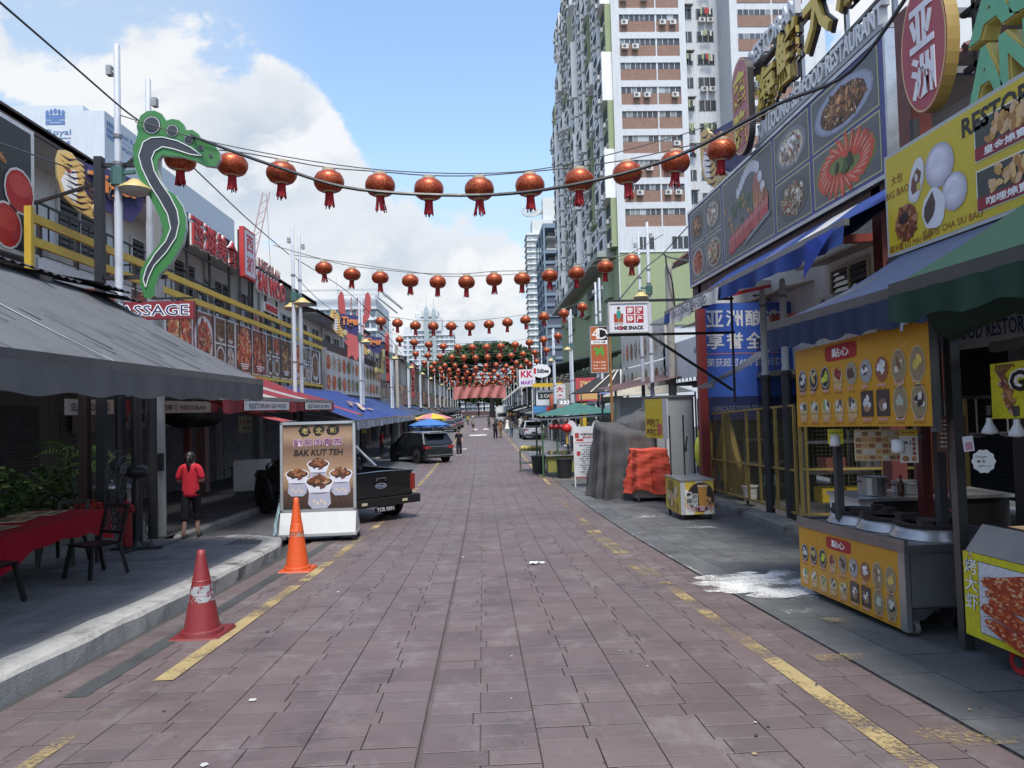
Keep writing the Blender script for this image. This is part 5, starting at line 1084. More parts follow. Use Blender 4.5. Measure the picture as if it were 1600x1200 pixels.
# clutter behind the cage
def shelf(x,y,label,c=(.2,.21,.22)):
    z=gz(y)+.14; t=T('steel_rack',label,'rack',(x,y,z),'steel racks behind the cage')
    for a in (-.7,.7):
        for b in (-.25,.25): m=MB(c); m.bar((x+a,y+b,z),(x+a,y+b,z+1.7),.04); P('leg',m,'steel',t)
    for k in range(3): m=MB(c); m.box(x-.72,x+.72,y-.27,y+.27,z+.25+k*.6,z+.28+k*.6); P('shelf',m,'steel',t)
    return t
shelf(7.0,13.9,'steel rack just behind the gate panel'); shelf(8.3,14.6,'steel rack further inside the cage'); shelf(7.6,18.6,'steel table rack before the zinc sheets')
for k,(x,y,zz,c,l) in enumerate(((6.9,13.9,.30,(.5,.35,.03),'yellow crate on the lowest shelf behind the gate'),(7.4,13.9,.30,(.45,.3,.03),'second yellow crate on the lowest shelf'),(7.0,13.9,.9,(.2,.06,.05),'brown red box on the middle rack shelf'),(7.6,18.5,.28,(.04,.14,.12),'green cover under the zinc side rack'),(8.2,14.6,.9,(.3,.3,.3),'grey tub on the inner rack'))):
    z=gz(y)+.14+zz-.02; t=T('crate',l,'crate',(x,y,z)); m=MB(c); m.box(x-.2,x+.2,y-.18,y+.18,z+.002,z+.03); P('base',m,'plastic',t)
    for q in ((x-.2,x-.18,y-.18,y+.18),(x+.18,x+.2,y-.18,y+.18),(x-.18,x+.18,y-.18,y-.16),(x-.18,x+.18,y+.16,y+.18)): m=MB(c); m.box(*q,z+.031,z+.28); P('side',m,'plastic',t)
m=MB((.55,.54,.5)); x,y=6.62,17.3; z=gz(y)+.14; m.lathe([(.15,0),(.18,.34),(.2,.345),(.2,.37),(.17,.37),(.16,.05),(.01,.05)],(x,y,z),16); O('bucket',m,'plastic','white bucket on the kerb behind the yellow fence','bucket',smooth=False)
# gold tarp hanging
m=MB((.27,.19,.06)); rows=[]; 
for k in range(25):
    f=k/24; w_=.1+.75*min(1,f*1.5)*(1-.25*max(0,f-.75)*4); rows.append([(6.55-.1*math.sin(f*3)+.10*math.sin(j*1.3+f*3)*(.2+f),18.6+(j/20-.5)*-w_*2.4-.5*f,1.35-2.0*f+.12*f*math.sin(j*.9)) for j in range(21)])
m.grid(rows); O('gold_tarpaulin',m,'canvas','gold brown tarpaulin hung in folds behind the yellow fence','tarpaulin',smooth=True)
m=MB((.5,.55,.08)); m.ell((5.95,19.2,.25),(.12,.1,.42),10,8); m.tube([(5.95,19.2,.6),(5.98,19.25,.85)],.02,5); O('plastic_bag',m,'plastic','lime yellow plastic bag hanging at the fence end','bag',smooth=True)
# ---- orange dim sum stall
ORG_C=(.52,.26,.02)
def dimsum(F,w,h,lx):
    m=MB(); m.rect(F,0,w,0,h,.0,ORG_C)
    for k in range(9): a=k*.7; m.face([F(w*.5+w*.5*math.cos(a),h*.5+h*.5*math.sin(a),.001),F(w*.5+w*.38*math.cos(a+.05),h*.5+h*.38*math.sin(a+.05),.001),F(w*.5+w*.5*math.cos(a+.012),h*.5+h*.5*math.sin(a+.012),.001)],(.62,.42,.14))
    rx_=w*.13
    pts=[]
    for k in range(24):
        q=2*math.pi*k/24; c,s_=math.cos(q),math.sin(q); pts.append((lx*w+rx_*(abs(c)**.35)*(1 if c>0 else -1),h*.87+h*.095*(abs(s_)**.35)*(1 if s_>0 else -1)))
    m.face([F(a,b,.002) for a,b in pts],(.34,.018,.022)); m.text('點心',F,lx*w,h*.87,h*.11,.004,None,WHT,w*.14,bold=.02)
    for r_ in range(2):
        for k in range(9):
            x=w*(.07+k*.108); y=h*(.6-.36*r_); s=w*.043; K=.004
            if r_==0 and k<3: m.disc(F,x,y-.02*h,s*.95,s*1.25,K,(.06,.045,.035),16); m.disc(F,x,y,s*.95,s*1.1,K+.001,(.38,.36,.33),16); m.disc(F,x,y,s*.8,s*.95,K+.0015,(.03,.03,.03),16); cols=[[(.55,.55,.55)],[(.5,.42,.2),(.4,.3,.1)],[(.5,.55,.05)]][k]
            elif r_==1 and k in (5,6): m.rect(F,x-s,x+s,y-s*1.1,y+s*1.2,K,(.06,.045,.04)); m.disc(F,x,y-.2*s,s*.6,s*.5,K+.001,(.3,.2,.12)); cols=[(.62,.62,.62),(.2,.12,.1)]
            elif k>=7: m.disc(F,x,y,s*1.05,s*1.5,K,(.5,.4,.22),18); m.disc(F,x,y,s*.95,s*1.38,K+.001,(.26,.2,.12),18); cols=[[(.55,.5,.42),(.2,.1,.05)],[(.6,.45,.1)],[(.4,.45,.38)],[(.6,.6,.58),(.03,.03,.03)]][(k-7)+2*r_]
            elif r_==0 and k in (4,5,6): m.disc(F,x,y,s*1.02,s*1.1,K,[(.3,.25,.2),(.3,.3,.3),(.25,.09,.05)][k-4],14); cols=[[(.09,.05,.04)],[(.62,.62,.62),(.1,.08,.08)],[(.66,.66,.66)]][k-4]
            else: 
                m.face([F(x+a*s,y+b*s,K) for a,b in ((-.9,.1),(-.85,-1.0),(-.4,-1.3),(.4,-1.3),(.85,-1.0),(.9,.1))],(.5,.36,.17)); m.rect(F,x-s*.88,x+s*.88,y-s*.75,y-s*.6,K+.0005,(.36,.24,.1)); m.disc(F,x,y+.1*s,s*.95,s*.55,K+.001,(.58,.46,.26),16); m.disc(F,x,y+.1*s,s*.8,s*.42,K+.0015,(.3,.2,.09),16)
                cols=[(.25,.03,.03)] if r_==0 else [(.6,.6,.5),(.2,.35,.1),(.62,.62,.6),(.08,.08,.08)]
            for q in range(9): blob(m,F,x+rnd.uniform(-.45,.45)*s,y+rnd.uniform(-.3,.55)*s,s*.3,s*.24,K+.002+q*1e-4,sh(rnd.choice(cols),rnd.uniform(.8,1.15)),q)
            micro(m,F,x,y-h*.165,w*.06,h*.036,.005,(.6,.32,.3),4); micro(m,F,x,y-h*.205,w*.07,h*.014,.005,(.25,.12,.03),6)
    return m
t=T('dim_sum_stall','orange dim sum menu sign raised on posts over the wok cart','stall sign',(3.7,6.5,gz(6.5))); F=frame((3.5,7.67,1.335),(0,-1,.03)); W_=2.34
m=MB((.4,.4,.4)); m.fbox(F,0,W_,0,.835,-.06,-.003,(.09,.095,.1)); P('sign_box',m,'paint',t); P('menu_print',dimsum(F,W_,.835,.42),'print',t)
for k,(x,y,z0,z1,c,w_) in enumerate(((3.72,7.25,gz(7.2),1.34,(.07,.07,.075),.07),(3.555,5.37,1.36,2.45,(.13,.14,.15),.055),(4.02,6.05,gz(6),2.6,(.05,.05,.055),.075),(4.3,6.3,gz(6.3),2.6,(.07,.07,.075),.05),(5.0,7.8,gz(7.8),2.6,(.09,.012,.015),.11))):
    m=MB(c); m.bar((x,y,z0),(x,y,z1),w_); P('post',m,'oldmetal',t)
for k,(y,) in enumerate(((7.1,),(6.0,),)):
    m=MB((.6,.6,.6)); m.lathe([(.02,0),(.05,-.01),(.055,-.09),(.05,-.12),(.01,-.12)],(3.62,y,1.27),12); P('spotlight',m,'plastic',t,smooth=True)
# small cards under the sign
def card(px,py,d,w,h,label,bgc,fill,rot=0):
    F=frame(at(px,py,d),(math.sin(rot),-math.cos(rot),0)); m=MB(); m.fbox(F,0,w,0,h,-.008,0,bgc); fill(m,F,w,h); return O('menu_card',m,'print',label,'menu card',group='cards hung under the dim sum sign')
card(1294,694,7.1,.145,.155,'small yellow card hung under the left end of the orange sign',(.55,.5,.03),lambda m,F,w,h:[m.disc(F,w*(.15+.18*(k%5)),h*(.75-.35*(k//5)),w*.05,h*.05,.003,DK,8) for k in range(10)],1.25)
def gridfood(m,F,w,h):
    for i in range(7):
        for j in range(5): m.rect(F,w*(.03+i*.138),w*(.15+i*.138),h*(.04+j*.19),h*(.17+j*.19),.002,rnd.choice([(.3,.1,.05),(.5,.45,.4),(.2,.12,.06),(.45,.25,.1)]))
card(1336,720,6.7,.42,.30,'cream card with a grid of food pictures under the orange sign',(.5,.4,.22),gridfood,1.2)
def riz(m,F,w,h):
    m.rect(F,0,w,h*.8,h,.002,(.55,.38,.04)); m.text('RM 2',F,w*.35,h*.6,h*.1,.003,None,DK,bold=.02); micro(m,F,w*.5,h*.9,w*.7,h*.05,.004,(.2,.1,.03),5)
    for k in range(4): m.disc(F,w*.78,h*(.7-.14*k),w*.1,h*.06,.003,(.3,.08,.05),8)
    m.disc(F,w*.3,h*.12,w*.2,h*.09,.003,(.3,.15,.05),8); m.disc(F,w*.75,h*.12,w*.15,h*.08,.003,(.4,.2,.08),8)
card(1407,723,6.2,.145,.30,'white price card with a yellow head under the orange sign',(.6,.6,.58),riz,1.15)
# wok cart
t=T('wok_cart','steel wok cart with an orange dim sum panel and three burners','food cart',(3.9,6.8,gz(6.8))); F=frame((3.5,7.75,-.425),(0,-1,.052)); W_=1.97
m=MB((.45,.3,.1)); m.fbox(F,0,W_-.0,0,.65,-.03,-.003,(.4,.4,.4)); P('panel',m,'paint',t); P('menu_print',dimsum(F,W_-.09,.65,.46),'print',t)
m=MB((.42,.43,.44)); m.fbox(F,W_-.09,W_+.003,-.005,.655,-.04,.004); P('corner_plate',m,'steel',t)
m=MB((.3,.3,.3)); m.fbox(F,-.02,W_+.02,.655,.72,-.92,.012); m.fbox(F,-.02,W_+.02,.721,.76,-.02,.012); m.fbox(F,-.02,W_+.02,.721,.8,-.92,-.88); P('steel_top',m,'steel',t)
m=MB((.12,.12,.125)); m.fbox(F,W_-.03,W_+.0,.2,.655,-.88,-.05); m.fbox(F,0,.03,.2,.655,-.88,-.05); m.fbox(F,.03,W_-.03,.18,.22,-.88,-.04); P('side_panel',m,'oldmetal',t)
for k in range(3):
    o=F(.42+k*.58,.735,-.45); m=MB((.34,.34,.35)); m.lathe([(.3,0),(.27,.05),(.25,.1),(.2,.1),(.17,.03),(.02,.02)],tuple(o),22); b=P('wok_burner',m,'steel',t,smooth=True)
    m=MB((.05,.04,.038)); m.lathe([(.26,.1),(.27,.125),(.2,.13),(.19,.1)],tuple(o),22)
    for q in range(3): a=q*2.09+k; m.box(o.x+.22*math.cos(a)-.05,o.x+.22*math.cos(a)+.05,o.y+.22*math.sin(a)-.04,o.y+.22*math.sin(a)+.04,o.z+.12,o.z+.17)
    P('wok_ring',m,'oldmetal',b)
for a in (.12,W_-.1):
    for n_ in (-.12,-.78):
        p=F(a,0,n_); zg=gz(p.y); m=MB((.1,.1,.105)); m.hexa([(p.x-.06,p.y-.05,zg+.13),(p.x+.06,p.y-.05,zg+.13),(p.x+.06,p.y+.05,zg+.13),(p.x-.06,p.y+.05,zg+.13),(p.x-.1,p.y-.09,p.z+.19),(p.x+.14,p.y-.09,p.z+.19),(p.x+.14,p.y+.09,p.z+.19),(p.x-.1,p.y+.09,p.z+.19)]); P('leg',m,'oldmetal',t)
        m=MB((.16,.15,.14)); m.lathe([(.02,-.018),(.055,-.022),(.055,.022),(.02,.018)],(p.x,p.y,zg+.057),14,ax='x'); m.box(p.x-.03,p.x+.03,p.y-.03,p.y+.03,zg+.1,zg+.13); P('caster',m,'rubber',t)
m=MB((.3,.05,.04)); m.tube([(4.35,6.5,.3),(4.3,6.45,.62),(4.25,6.15,.55),(4.25,6.05,.35)],.014,6); O('gas_hose',m,'rubber','thin red gas hose arching behind the wok cart','hose')
t=T('steel_counter','black fronted counter with a white end behind the wok cart','counter',(5.2,8.6,gz(8.6))); z=gz(8.6)
m=MB((.02,.021,.023)); m.box(4.62,6.3,8.22,8.9,z+.05,.40); P('body',m,'paint',t); m=MB((.5,.51,.52)); m.box(4.45,4.61,8.2,8.92,z+.05,.40); P('end_panel',m,'paint',t); m=MB((.5,.51,.52)); m.box(4.42,6.33,8.17,8.95,.402,.44); P('worktop',m,'steel',t)
for a in range(3): m=MB((.015,.015,.016)); m.box(4.7+a*.52,5.16+a*.52,8.2,8.218,z+.15,.34); P('door',m,'gloss',t)
# brown price board, white note, tag
t=T('price_board','brown wooden price board with white lines beside the orange sign','price board',(4.2,5.95,1.1)); F=frame(at(1466,706,5.5),(.56,-.16,0),(0,0,.62)); m=MB(); m.fbox(F,0,.36,0,.46,-.015,0,(.1,.05,.04)); P('board',m,'matte',t); m=MB()
for k in range(7): micro(m,F,.18,.40-k*.055,.3,.018,.004,(.5,.45,.4),6)
m.rect(F,.26,.3,.08,.12,.005,(.6,.6,.05)); P('lettering',m,'print',t)
t=T('paper_note','white scalloped handwritten price note hanging by the grill stall','note',(4.1,5.1,.75)); F=frame(at(1519,721,5.0),(.56,-.15,0),(0,0,.58)); m=MB(); m.prism(F,[(.13+.13*(1+.05*math.cos(10*q))*math.cos(q),.0+.145*(1+.05*math.cos(10*q))*math.sin(q)) for q in [2*math.pi*k/60 for k in range(60)]],-.004,0,(.72,.72,.7)); P('paper',m,'matte',t)
m=MB(); m.text('Oranges',F,.10,.055,.035,.003,None,DK,.13); m.text('美 友',F,.10,.0,.035,.003,None,DK,.1,bold=.02); m.text('@RM 1/pcs',F,.14,-.06,.032,.003,None,DK,.15); P('lettering',m,'print',t)
m=MB((.65,.62,.68)); F=frame(at(1507,706,5.05),(.5,-.15,.06),(-.06,0,.55)); m.fbox(F,0,.13,0,.2,-.004,0); m.rect(F,.02,.11,.02,.12,.002,(.5,.25,.3)); O('payment_card',m,'print','pink and white payment card above the scalloped note','card')
# ---- grill stall at the right edge
t=T('grill_cart','yellow grilled prawn cart with red wheels at the right edge','food cart',(4.2,4.3,gz(4.3))); F=frame((3.6,5.2,-.15),(0,-1,.03),(0,.0,1)); W_=2.1
m=MB((.5,.44,.02)); m.fbox(F,0,W_,0,.62,-.04,-.003,(.4,.36,.05)); P('panel',m,'paint',t)
m=MB(); m.rect(F,0,W_,0,.62,0,(.55,.5,.02)); m.rect(F,.16,W_-.1,.05,.57,.002,DK); m.rect(F,.165,W_-.105,.055,.565,.0025,(.55,.57,.6))
for k,ch in enumerate('烤大虾'): m.text(ch,F,.085,.52-k*.13,.118,.003,None,BLK,.135,bold=.02); m.text(ch,F,.085,.52-k*.13,.115,.005,None,WHT,.13,bold=.004)
for k in range(5):
    y=.47-k*.088; x0=.22+.04*(k%3); 
    for j in range(int(W_/.62)):
        xx=x0+.3+j*.66; m.face([F(xx+.33*q*math.cos(0),y+.04*math.sin(q*2+k)+hh*(1-abs(q)**2.5)**.5*.058,.006+k*.004) for q,hh in [(-1+.1*i,1) for i in range(21)]+[(1-.1*i,-1) for i in range(1,20)]],(.34,.05,.02))
        for i in range(130): q=rnd.uniform(-.95,.95); blob(m,F,xx+.33*q,y+.04*math.sin(q*2+k)+rnd.uniform(-.05,.05)*(1-q*q)**.5,.018,.009,.0065+k*.004+i*2e-5,rnd.choice([(.5,.1,.03),(.4,.06,.02),(.58,.2,.08),(.3,.04,.015),(.62,.34,.2)]),rnd.uniform(-.4,.4),7,.35)
for k in range(6): m.face([F(.17,.1+k*.07,.02),F(.3,.13+k*.07,.02),F(.3,.137+k*.07,.02)],(.2,.15,.12))
P('prawn_print',m,'food',t)
m=MB((.2,.195,.19)); m.fbox(F,.06,W_,.66,.70,-.8,-.06); m.hexa([F(.03,.625,.0),F(W_,.625,.0),F(W_,.625,-.1),F(.03,.625,-.1),F(.06,.82,-.12),F(W_,.82,-.12),F(W_,.82,-.16),F(.06,.82,-.16)]); P('grill_top',m,'steel',t)
m=MB((.07,.07,.075)); m.fbox(F,.02,W_,.0,.62,-.85,-.05); P('body',m,'oldmetal',t)
for a in (.42,1.7):
    for n_ in (-.1,-.72):
        p=F(a,0,n_); zg=gz(p.y); m=MB((.36,.012,.02)); m.lathe([(.03,-.025),(.085,-.03),(.085,.03),(.03,.025)],(p.x,p.y,zg+.087),18,ax='x'); w_=P('wheel',m,'rubber',t); m=MB((.04,.04,.042)); m.lathe([(.02,-.034),(.04,-.036),(.04,.036),(.02,.034)],(p.x+.002,p.y,zg+.087),16,ax='x'); P('hub',m,'rubber',w_)
        m=MB((.1,.1,.1)); m.box(p.x-.045,p.x+.045,p.y-.03,p.y+.03,zg+.175,p.z+.01); P('fork',m,'oldmetal',t)
m=MB((.5,.32,.15)); m.ell((3.62,5.12,.455),(.03,.03,.03),8,6); O('wooden_knob',m,'matte','small round wooden knob on the prawn cart corner','knob',smooth=True)
t=T('grill_canopy','grey steel canopy frame over the prawn cart','stall frame',(4.2,4.3,.5))
for (a,b,w_) in (((3.75,5.42,gz(5.4)),(3.74,5.42,2.1),.075),((5.2,5.6,gz(5.4)),(5.2,5.6,2.2),.06),((3.98,5.28,2.0),(3.6,2.4,2.12),.07),((4.0,5.3,2.02),(5.6,5.5,2.02),.06),((4.1,5.15,1.94),(4.1,2.6,2.0),.05),((4.15,5.1,1.9),(4.15,5.1,1.1),.05),((4.6,5.0,.74),(4.6,2.6,.74),.05)): m=MB((.17,.17,.165)); m.bar(a,b,w_); P('bar',m,'steel',t)
t=T('squid_sign','yellow squid sign with a large dark G hanging over the grill','stall sign',(3.7,4,1.4)); F=frame((3.75,5.02,1.46),(0,-1,.03)); W_=1.8
m=MB((.5,.46,.05)); m.fbox(F,0,W_,0,.40,-.02,-.002); P('panel',m,'paint',t); m=MB(); m.rect(F,0,W_,0,.40,0,(.55,.5,.02))
for o in (0,.34):
    for k in range(50): q=rnd.random(); blob(m,F,.12+o+.09*q+rnd.uniform(-.05,.05)*(1-abs(q-.45)),.30-.27*q,.028,.018,.003+k*5e-5,rnd.choice([(.25,.09,.04),(.42,.2,.09),(.12,.05,.04),(.5,.3,.2)]),k)
    for k in range(5): m.tube([F(.1+o,.3,.006),F(.06+o+.03*k,.35,.006),F(.07+o+.035*k,.385,.006),F(.1+o+.035*k,.37,.006)],.007,4,(.2,.09,.06))
m.text('GRILL SQUID',F,.85,.25,.2,.004,None,WHT,1.35,bold=.12); m.text('GRILL SQUID',F,.85,.25,.175,.006,None,BLK,1.32,bold=.03); P('print',m,'food',t)
for k,(y,x) in enumerate(((4.95,at(1547,680,4.95).x),(4.55,at(1590,680,4.55).x))):
    t=T('hanging_lamp','clear bulb lamp hanging under the squid sign, %s from the left'%ORDS[k],'lamp',(x,y,1.2),'bulb lamps of the grill stall'); m=MB((.5,.52,.52)); m.lathe([(.02,.11),(.02,.08),(.05,.02),(.055,0),(.01,-.01)],(x,y,1.36),14); P('shade',m,'gloss',t,smooth=True); m=MB(DK); m.tube([(x,y,1.49),(x,y,1.56)],.018,6); P('socket',m,'plastic',t)
m=MB((.1,.1,.105)); m.box(4.55,6.2,4.6,5.6,.60,.64); O('stall_shelf',m,'steel','dark shelf behind the grill cart with bread bag','shelf')
m=MB((.4,.28,.16)); m.hexa([(4.6,4.75,.66),(5.1,4.85,.66),(5.1,5.15,.66),(4.6,5.1,.66),(4.64,4.78,.82),(5.06,4.87,.83),(5.05,5.1,.83),(4.65,5.06,.82)]); m.ell((4.95,4.95,.65),(.5,.3,.04),12,4,(.36,.27,.12)); O('cardboard_parcel',m,'matte','tan cardboard parcel on crumpled paper on the dark shelf','parcel')
m=MB((.05,.04,.04)); 
for k in range(7): m.bar((5.15,4.5+k*.12,.66),(5.15,4.5+k*.12,1.0),.02); 
for k in range(5): m.bar((5.15,4.45,.66+k*.08),(5.15,5.3,.66+k*.08),.02)
O('basket',m,'plastic','dark woven basket beside the cardboard parcel','basket')
m=MB((.2,.03,.06)); m.ell((4.75,4.9,1.2),(.16,.14,.2),9,7); O('plastic_bag',m,'plastic','dark pink bag hanging under the grill stall canopy','bag',smooth=True)
m=MB((.03,.03,.032)); m.box(4.62,4.66,3.0,5.6,-.1,.58); F=frame((4.61,5.55,0),(0,-1,0)); 
for k in range(70): blob(m,F,.65+rnd.gauss(0,.28),.30+rnd.gauss(0,.09),.1,.05,.003+k*1e-4,rnd.choice([(.5,.3,.1),(.55,.5,.4),(.35,.1,.05),(.5,.4,.12)]),rnd.uniform(.2,1.2),7,.4)
O('flame_poster',m,'food','dark panel with a printed flame behind the grill','poster')
m=MB((.03,.03,.032)); m.box(6.2,6.3,1.5,8.0,gz(5)+.0,3.2); m.box(3.6,6.3,1.2,1.3,-.1,3.0); O('stall_partition',m,'matte','dark partition at the back of the grill stall','partition')
m=MB((.2,.2,.2)); m.tube([(4.7,5.9,1.75),(5.1,5.5,2.15),(5.8,4.9,2.2)],.09,10); O('exhaust_duct',m,'steel','bent silver exhaust duct above the grill','duct',smooth=True)
m=MB((.5,.5,.48)); F=frame((4.35,7.2,2.05),(0,-1,0)); m.fbox(F,0,2.0,0,.3,-.02,0); m.text('XIN LOONG SEAFOOD RESTORAN',F,1.0,.15,.14,.004,None,(.05,.06,.15),1.9,bold=.02); O('shop_banner',m,'print','white restaurant banner half hidden behind the orange sign','banner')
# ---- milk tea cart
t=T('milk_tea_cart','small milk tea cart with a printed tea cup on its front','food cart',(4.6,15.6,gz(15.5))); x0,x1,y0,y1=4.22,4.94,15.0,16.2; z=gz(15.3)+.13; z1=z+.72
m=MB((.5,.5,.5)); m.box(x0,x1,y0,y1,z,z1,(.42,.43,.44)); P('body',m,'steel',t); m=MB((.45,.46,.47)); m.box(x0-.02,x1+.02,y0-.02,y1+.02,z1+.002,z1+.03); P('worktop',m,'steel',t)
F=FC(x0,y0-.003,z); w_=x1-x0; h=.72; m=MB(); m.rect(F,.1,w_,0,h,0,(.55,.4,.06))
for k in range(9): a=k*.7; m.face([F(.1+(w_-.1)/2,h/2,.001),F(max(.1,min(w_,.4+.6*math.cos(a))),max(0,min(h,h/2+.6*math.sin(a))),.001),F(max(.1,min(w_,.4+.6*math.cos(a+.3))),max(0,min(h,h/2+.6*math.sin(a+.3))),.001)],(.7,.68,.62))
m.rect(F,0,.1,0,h,.0005,(.4,.41,.42)); cx_=.44; m.disc(F,cx_,.37,.3,.32,.002,(.12,.05,.03),28); m.disc(F,cx_,.37,.27,.29,.003,(.03,.03,.025),28)
m.face([F(a,b,.005) for a,b in ((.38,.62),(.58,.6),(.54,.14),(.40,.14))],(.5,.24,.06)); m.rect(F,.37,.59,.59,.63,.006,(.6,.5,.35))
for k in range(12): blob(m,F,.6+rnd.uniform(-.06,.08),.22+rnd.uniform(-.08,.12),.05,.04,.004+k*1e-4,rnd.choice([(.4,.16,.06),(.05,.03,.02),(.5,.25,.1)]),k)
for ch,a,b in (('泰',.18,.42),('国',.18,.28),('奶',.31,.38),('茶',.31,.24)): m.rect(F,a-.06,a+.06,b-.065,b+.065,.007,(.62,.62,.6)); m.text(ch,F,a,b,.11,.008,None,BLK,bold=.03)
m.text('Thai Milk Tea',F,.42,.13,.1,.009,None,WHT,.62,bold=.06); m.text('Thai Milk Tea',F,.42,.13,.09,.011,None,(.4,.04,.15),.61,bold=.01); P('front_print',m,'print',t)
F=frame((x0-.003,y1,z),(0,-1,0)); m=MB(); m.rect(F,0,1.2,0,h,0,(.55,.4,.05))
for k in range(16): blob(m,F,.3+rnd.uniform(-.2,.8),.25+rnd.uniform(-.15,.3),.12,.1,.002+k*1e-4,rnd.choice([(.3,.16,.03),(.08,.14,.06),(.5,.3,.2),(.55,.5,.3)]),k)
m.text('招牌',F,.45,.55,.24,.006,None,(.25,.14,.03),bold=.03); P('side_print',m,'print',t)
for a in (x0+.06,x1-.06):
    for b in (y0+.08,y1-.08): m=MB((.02,.02,.022)); zg=gz(b); m.lathe([(.02,-.02),(.055,-.02),(.055,.02),(.02,.02)],(a,b,zg+.057),12,ax='x'); m.box(a-.03,a+.03,b-.03,b+.03,zg+.1,zg+.135); P('caster',m,'rubber',t)
for a in (4.3,4.62): m=MB((.03,.03,.04)); m.bar((a,16.0,z1+.03),(a,16.0,z1+1.4),.03); P('post',m,'oldmetal',t)
F=frame((4.12,17.6,.78),(.14,-1,0)); m=MB((.5,.5,.5)); m.fbox(F,0,1.35,0,.95,-.04,-.002); P('sign_panel',m,'paint',t); m=MB(); m.rect(F,0,1.1,0,.95,0,(.6,.44,.03)); m.text('泰国奶茶',F,.5,.36,.22,.003,None,(.2,.1,.02),.85,bold=.04); m.text('泰国奶茶',F,.5,.13,.2,.003,None,(.2,.1,.02),.85,bold=.04); m.ring(F,.4,.5,.32,.36,.002,(.6,.55,.1)); m.rect(F,.8,1.05,.1,.35,.004,(.5,.1,.08)); P('sign_print',m,'print',t)
m=MB((.03,.03,.03)); m.ell((4.66,16.05,.55),(.05,.05,.06),8,6); m.tube([(4.66,16.05,.5),(4.7,16.0,.85)],.02,6); O('gas_lamp',m,'plastic','little black fitting on the milk tea cart post','fitting')
# ---- grey store box, tarped stalls, menu stand
t=T('metal_store','tall grey sheet metal store box behind the milk tea cart','store box',(5.6,20.5,gz(20))); z=gz(20); m=MB((.27,.29,.3)); m.box(5.02,6.15,20.2,21.8,z,1.78); P('body',m,'paint',t); m=MB((.35,.36,.36)); m.box(4.97,6.2,20.15,21.85,1.782,1.84); P('lid',m,'steel',t)
for a in (5.02,6.12): m=MB((.05,.05,.055)); m.box(a-.02,a+.02,20.14,20.19,z,1.78); P('corner_post',m,'oldmetal',t)
m=MB((.55,.55,.53)); m.tube([(5.35,20.1,z),(5.35,20.1,1.0)],.06,10); P('pipe',m,'plastic',t)
def drape(name,label,cx,cy,w,d,h,c,folds=14,mat='canvas',amp=.06,peak=0,hem=.0,zb=None,flare=.16,tilt=(0,0),soft=True):
    zb=gz(cy) if zb is None else zb; m=MB(c); rows=[]; n=120; ph=[rnd.uniform(0,6.28) for _ in range(6)]; fa=[rnd.uniform(.3,1.3) for _ in range(40)]
    def tri(x): x=x%1; return 1-4*abs(x-.5)
    for lv in range(17):
        q=lv/16; ring=[]; top=q<.25
        s_=(q/.25)**.6 if top else 1+flare*((q-.25)/.75)**1.1; f=1-.03*(q/.25)**2 if top else .97*(1-((q-.25)/.75))
        for k in range(n):
            a=2*math.pi*k/n; sq=(abs(math.cos(a))**5+abs(math.sin(a))**5)**.2; x,y=math.cos(a)/sq,math.sin(a)/sq; dr=max(0,q-.22)/.78
            u=folds*a/6.283+.35*math.sin(2*a+ph[0])+.25*q*math.sin(3*a+ph[1]); fo=amp*dr*(tri(u)*fa[int(u)%40]+.45*tri(u*2.3+ph[2]))+.02*math.sin(9*q*3+4*a+ph[3])*min(1,q*3)
            zz=zb+h*f+tilt[0]*x*s_*(1-dr)+tilt[1]*y*s_*(1-dr)+.03*h*math.sin(5*a+ph[4])*(q*(1-q))*2+peak*(1-min(1,s_))-.05*math.sin(math.pi*min(1,s_))*(1 if top else 0)+(hem*tri(folds*.6*a/6.28+.3) if q>.85 else 0)
            ring.append((cx+x*(w/2*max(s_,.03)+fo),cy+y*(d/2*max(s_,.03)+fo),max(zz,gz(cy)+.01)))
        rows.append(ring)
    m.grid(rows,None,True); return O(name,m,mat,label,'covered stall',group='stalls covered with tarpaulin',smooth=soft)
drape('covered_stall','long stall wrapped in a dark grey tarpaulin left of the store box',4.2,20.9,1.55,1.8,2.1,(.085,.085,.088),11,amp=.16,flare=.18,tilt=(-.12,.1))
drape('covered_stall','steep grey tarpaulin heap leaning against the store box',4.72,21.6,.95,2.2,2.45,(.095,.096,.1),8,amp=.12,tilt=(.22,0))
drape('covered_cart','low cart under an orange red tarpaulin in front of the grey one',4.62,19.5,.95,.9,1.15,(.58,.085,.05),8,amp=.13,hem=.1,zb=gz(19.6)+.30,flare=.32,soft=False)
m=MB((.3,.29,.26)); z=gz(19.6); m.box(4.15,5.15,19.2,20.0,z+.1,z+.42); 
for a in (4.25,5.05): m.lathe([(.02,-.02),(.05,-.02),(.05,.02),(.02,.02)],(a,19.25,z+.05),10,ax='x')
O('cart_tray',m,'concrete','stained pale tray with casters under the orange tarpaulin','cart')
t=T('menu_stand','white standing menu board with a small home snack heading','menu stand',(3.5,24,gz(24))); F=frame((3.12,24.0,gz(24)),(1,-.12,0),(0,.05,1)); 
m=MB((.6,.61,.62)); m.fbox(F,0,.84,.32,2.05,-.04,0); P('board',m,'paint',t); m=MB((.6,.6,.6)); m.bar(F(.02,0,0),F(.02,2.05,0),.04); m.bar(F(.8,.32,-.02),F(.8,0,-.5),.04); P('leg',m,'paint',t)
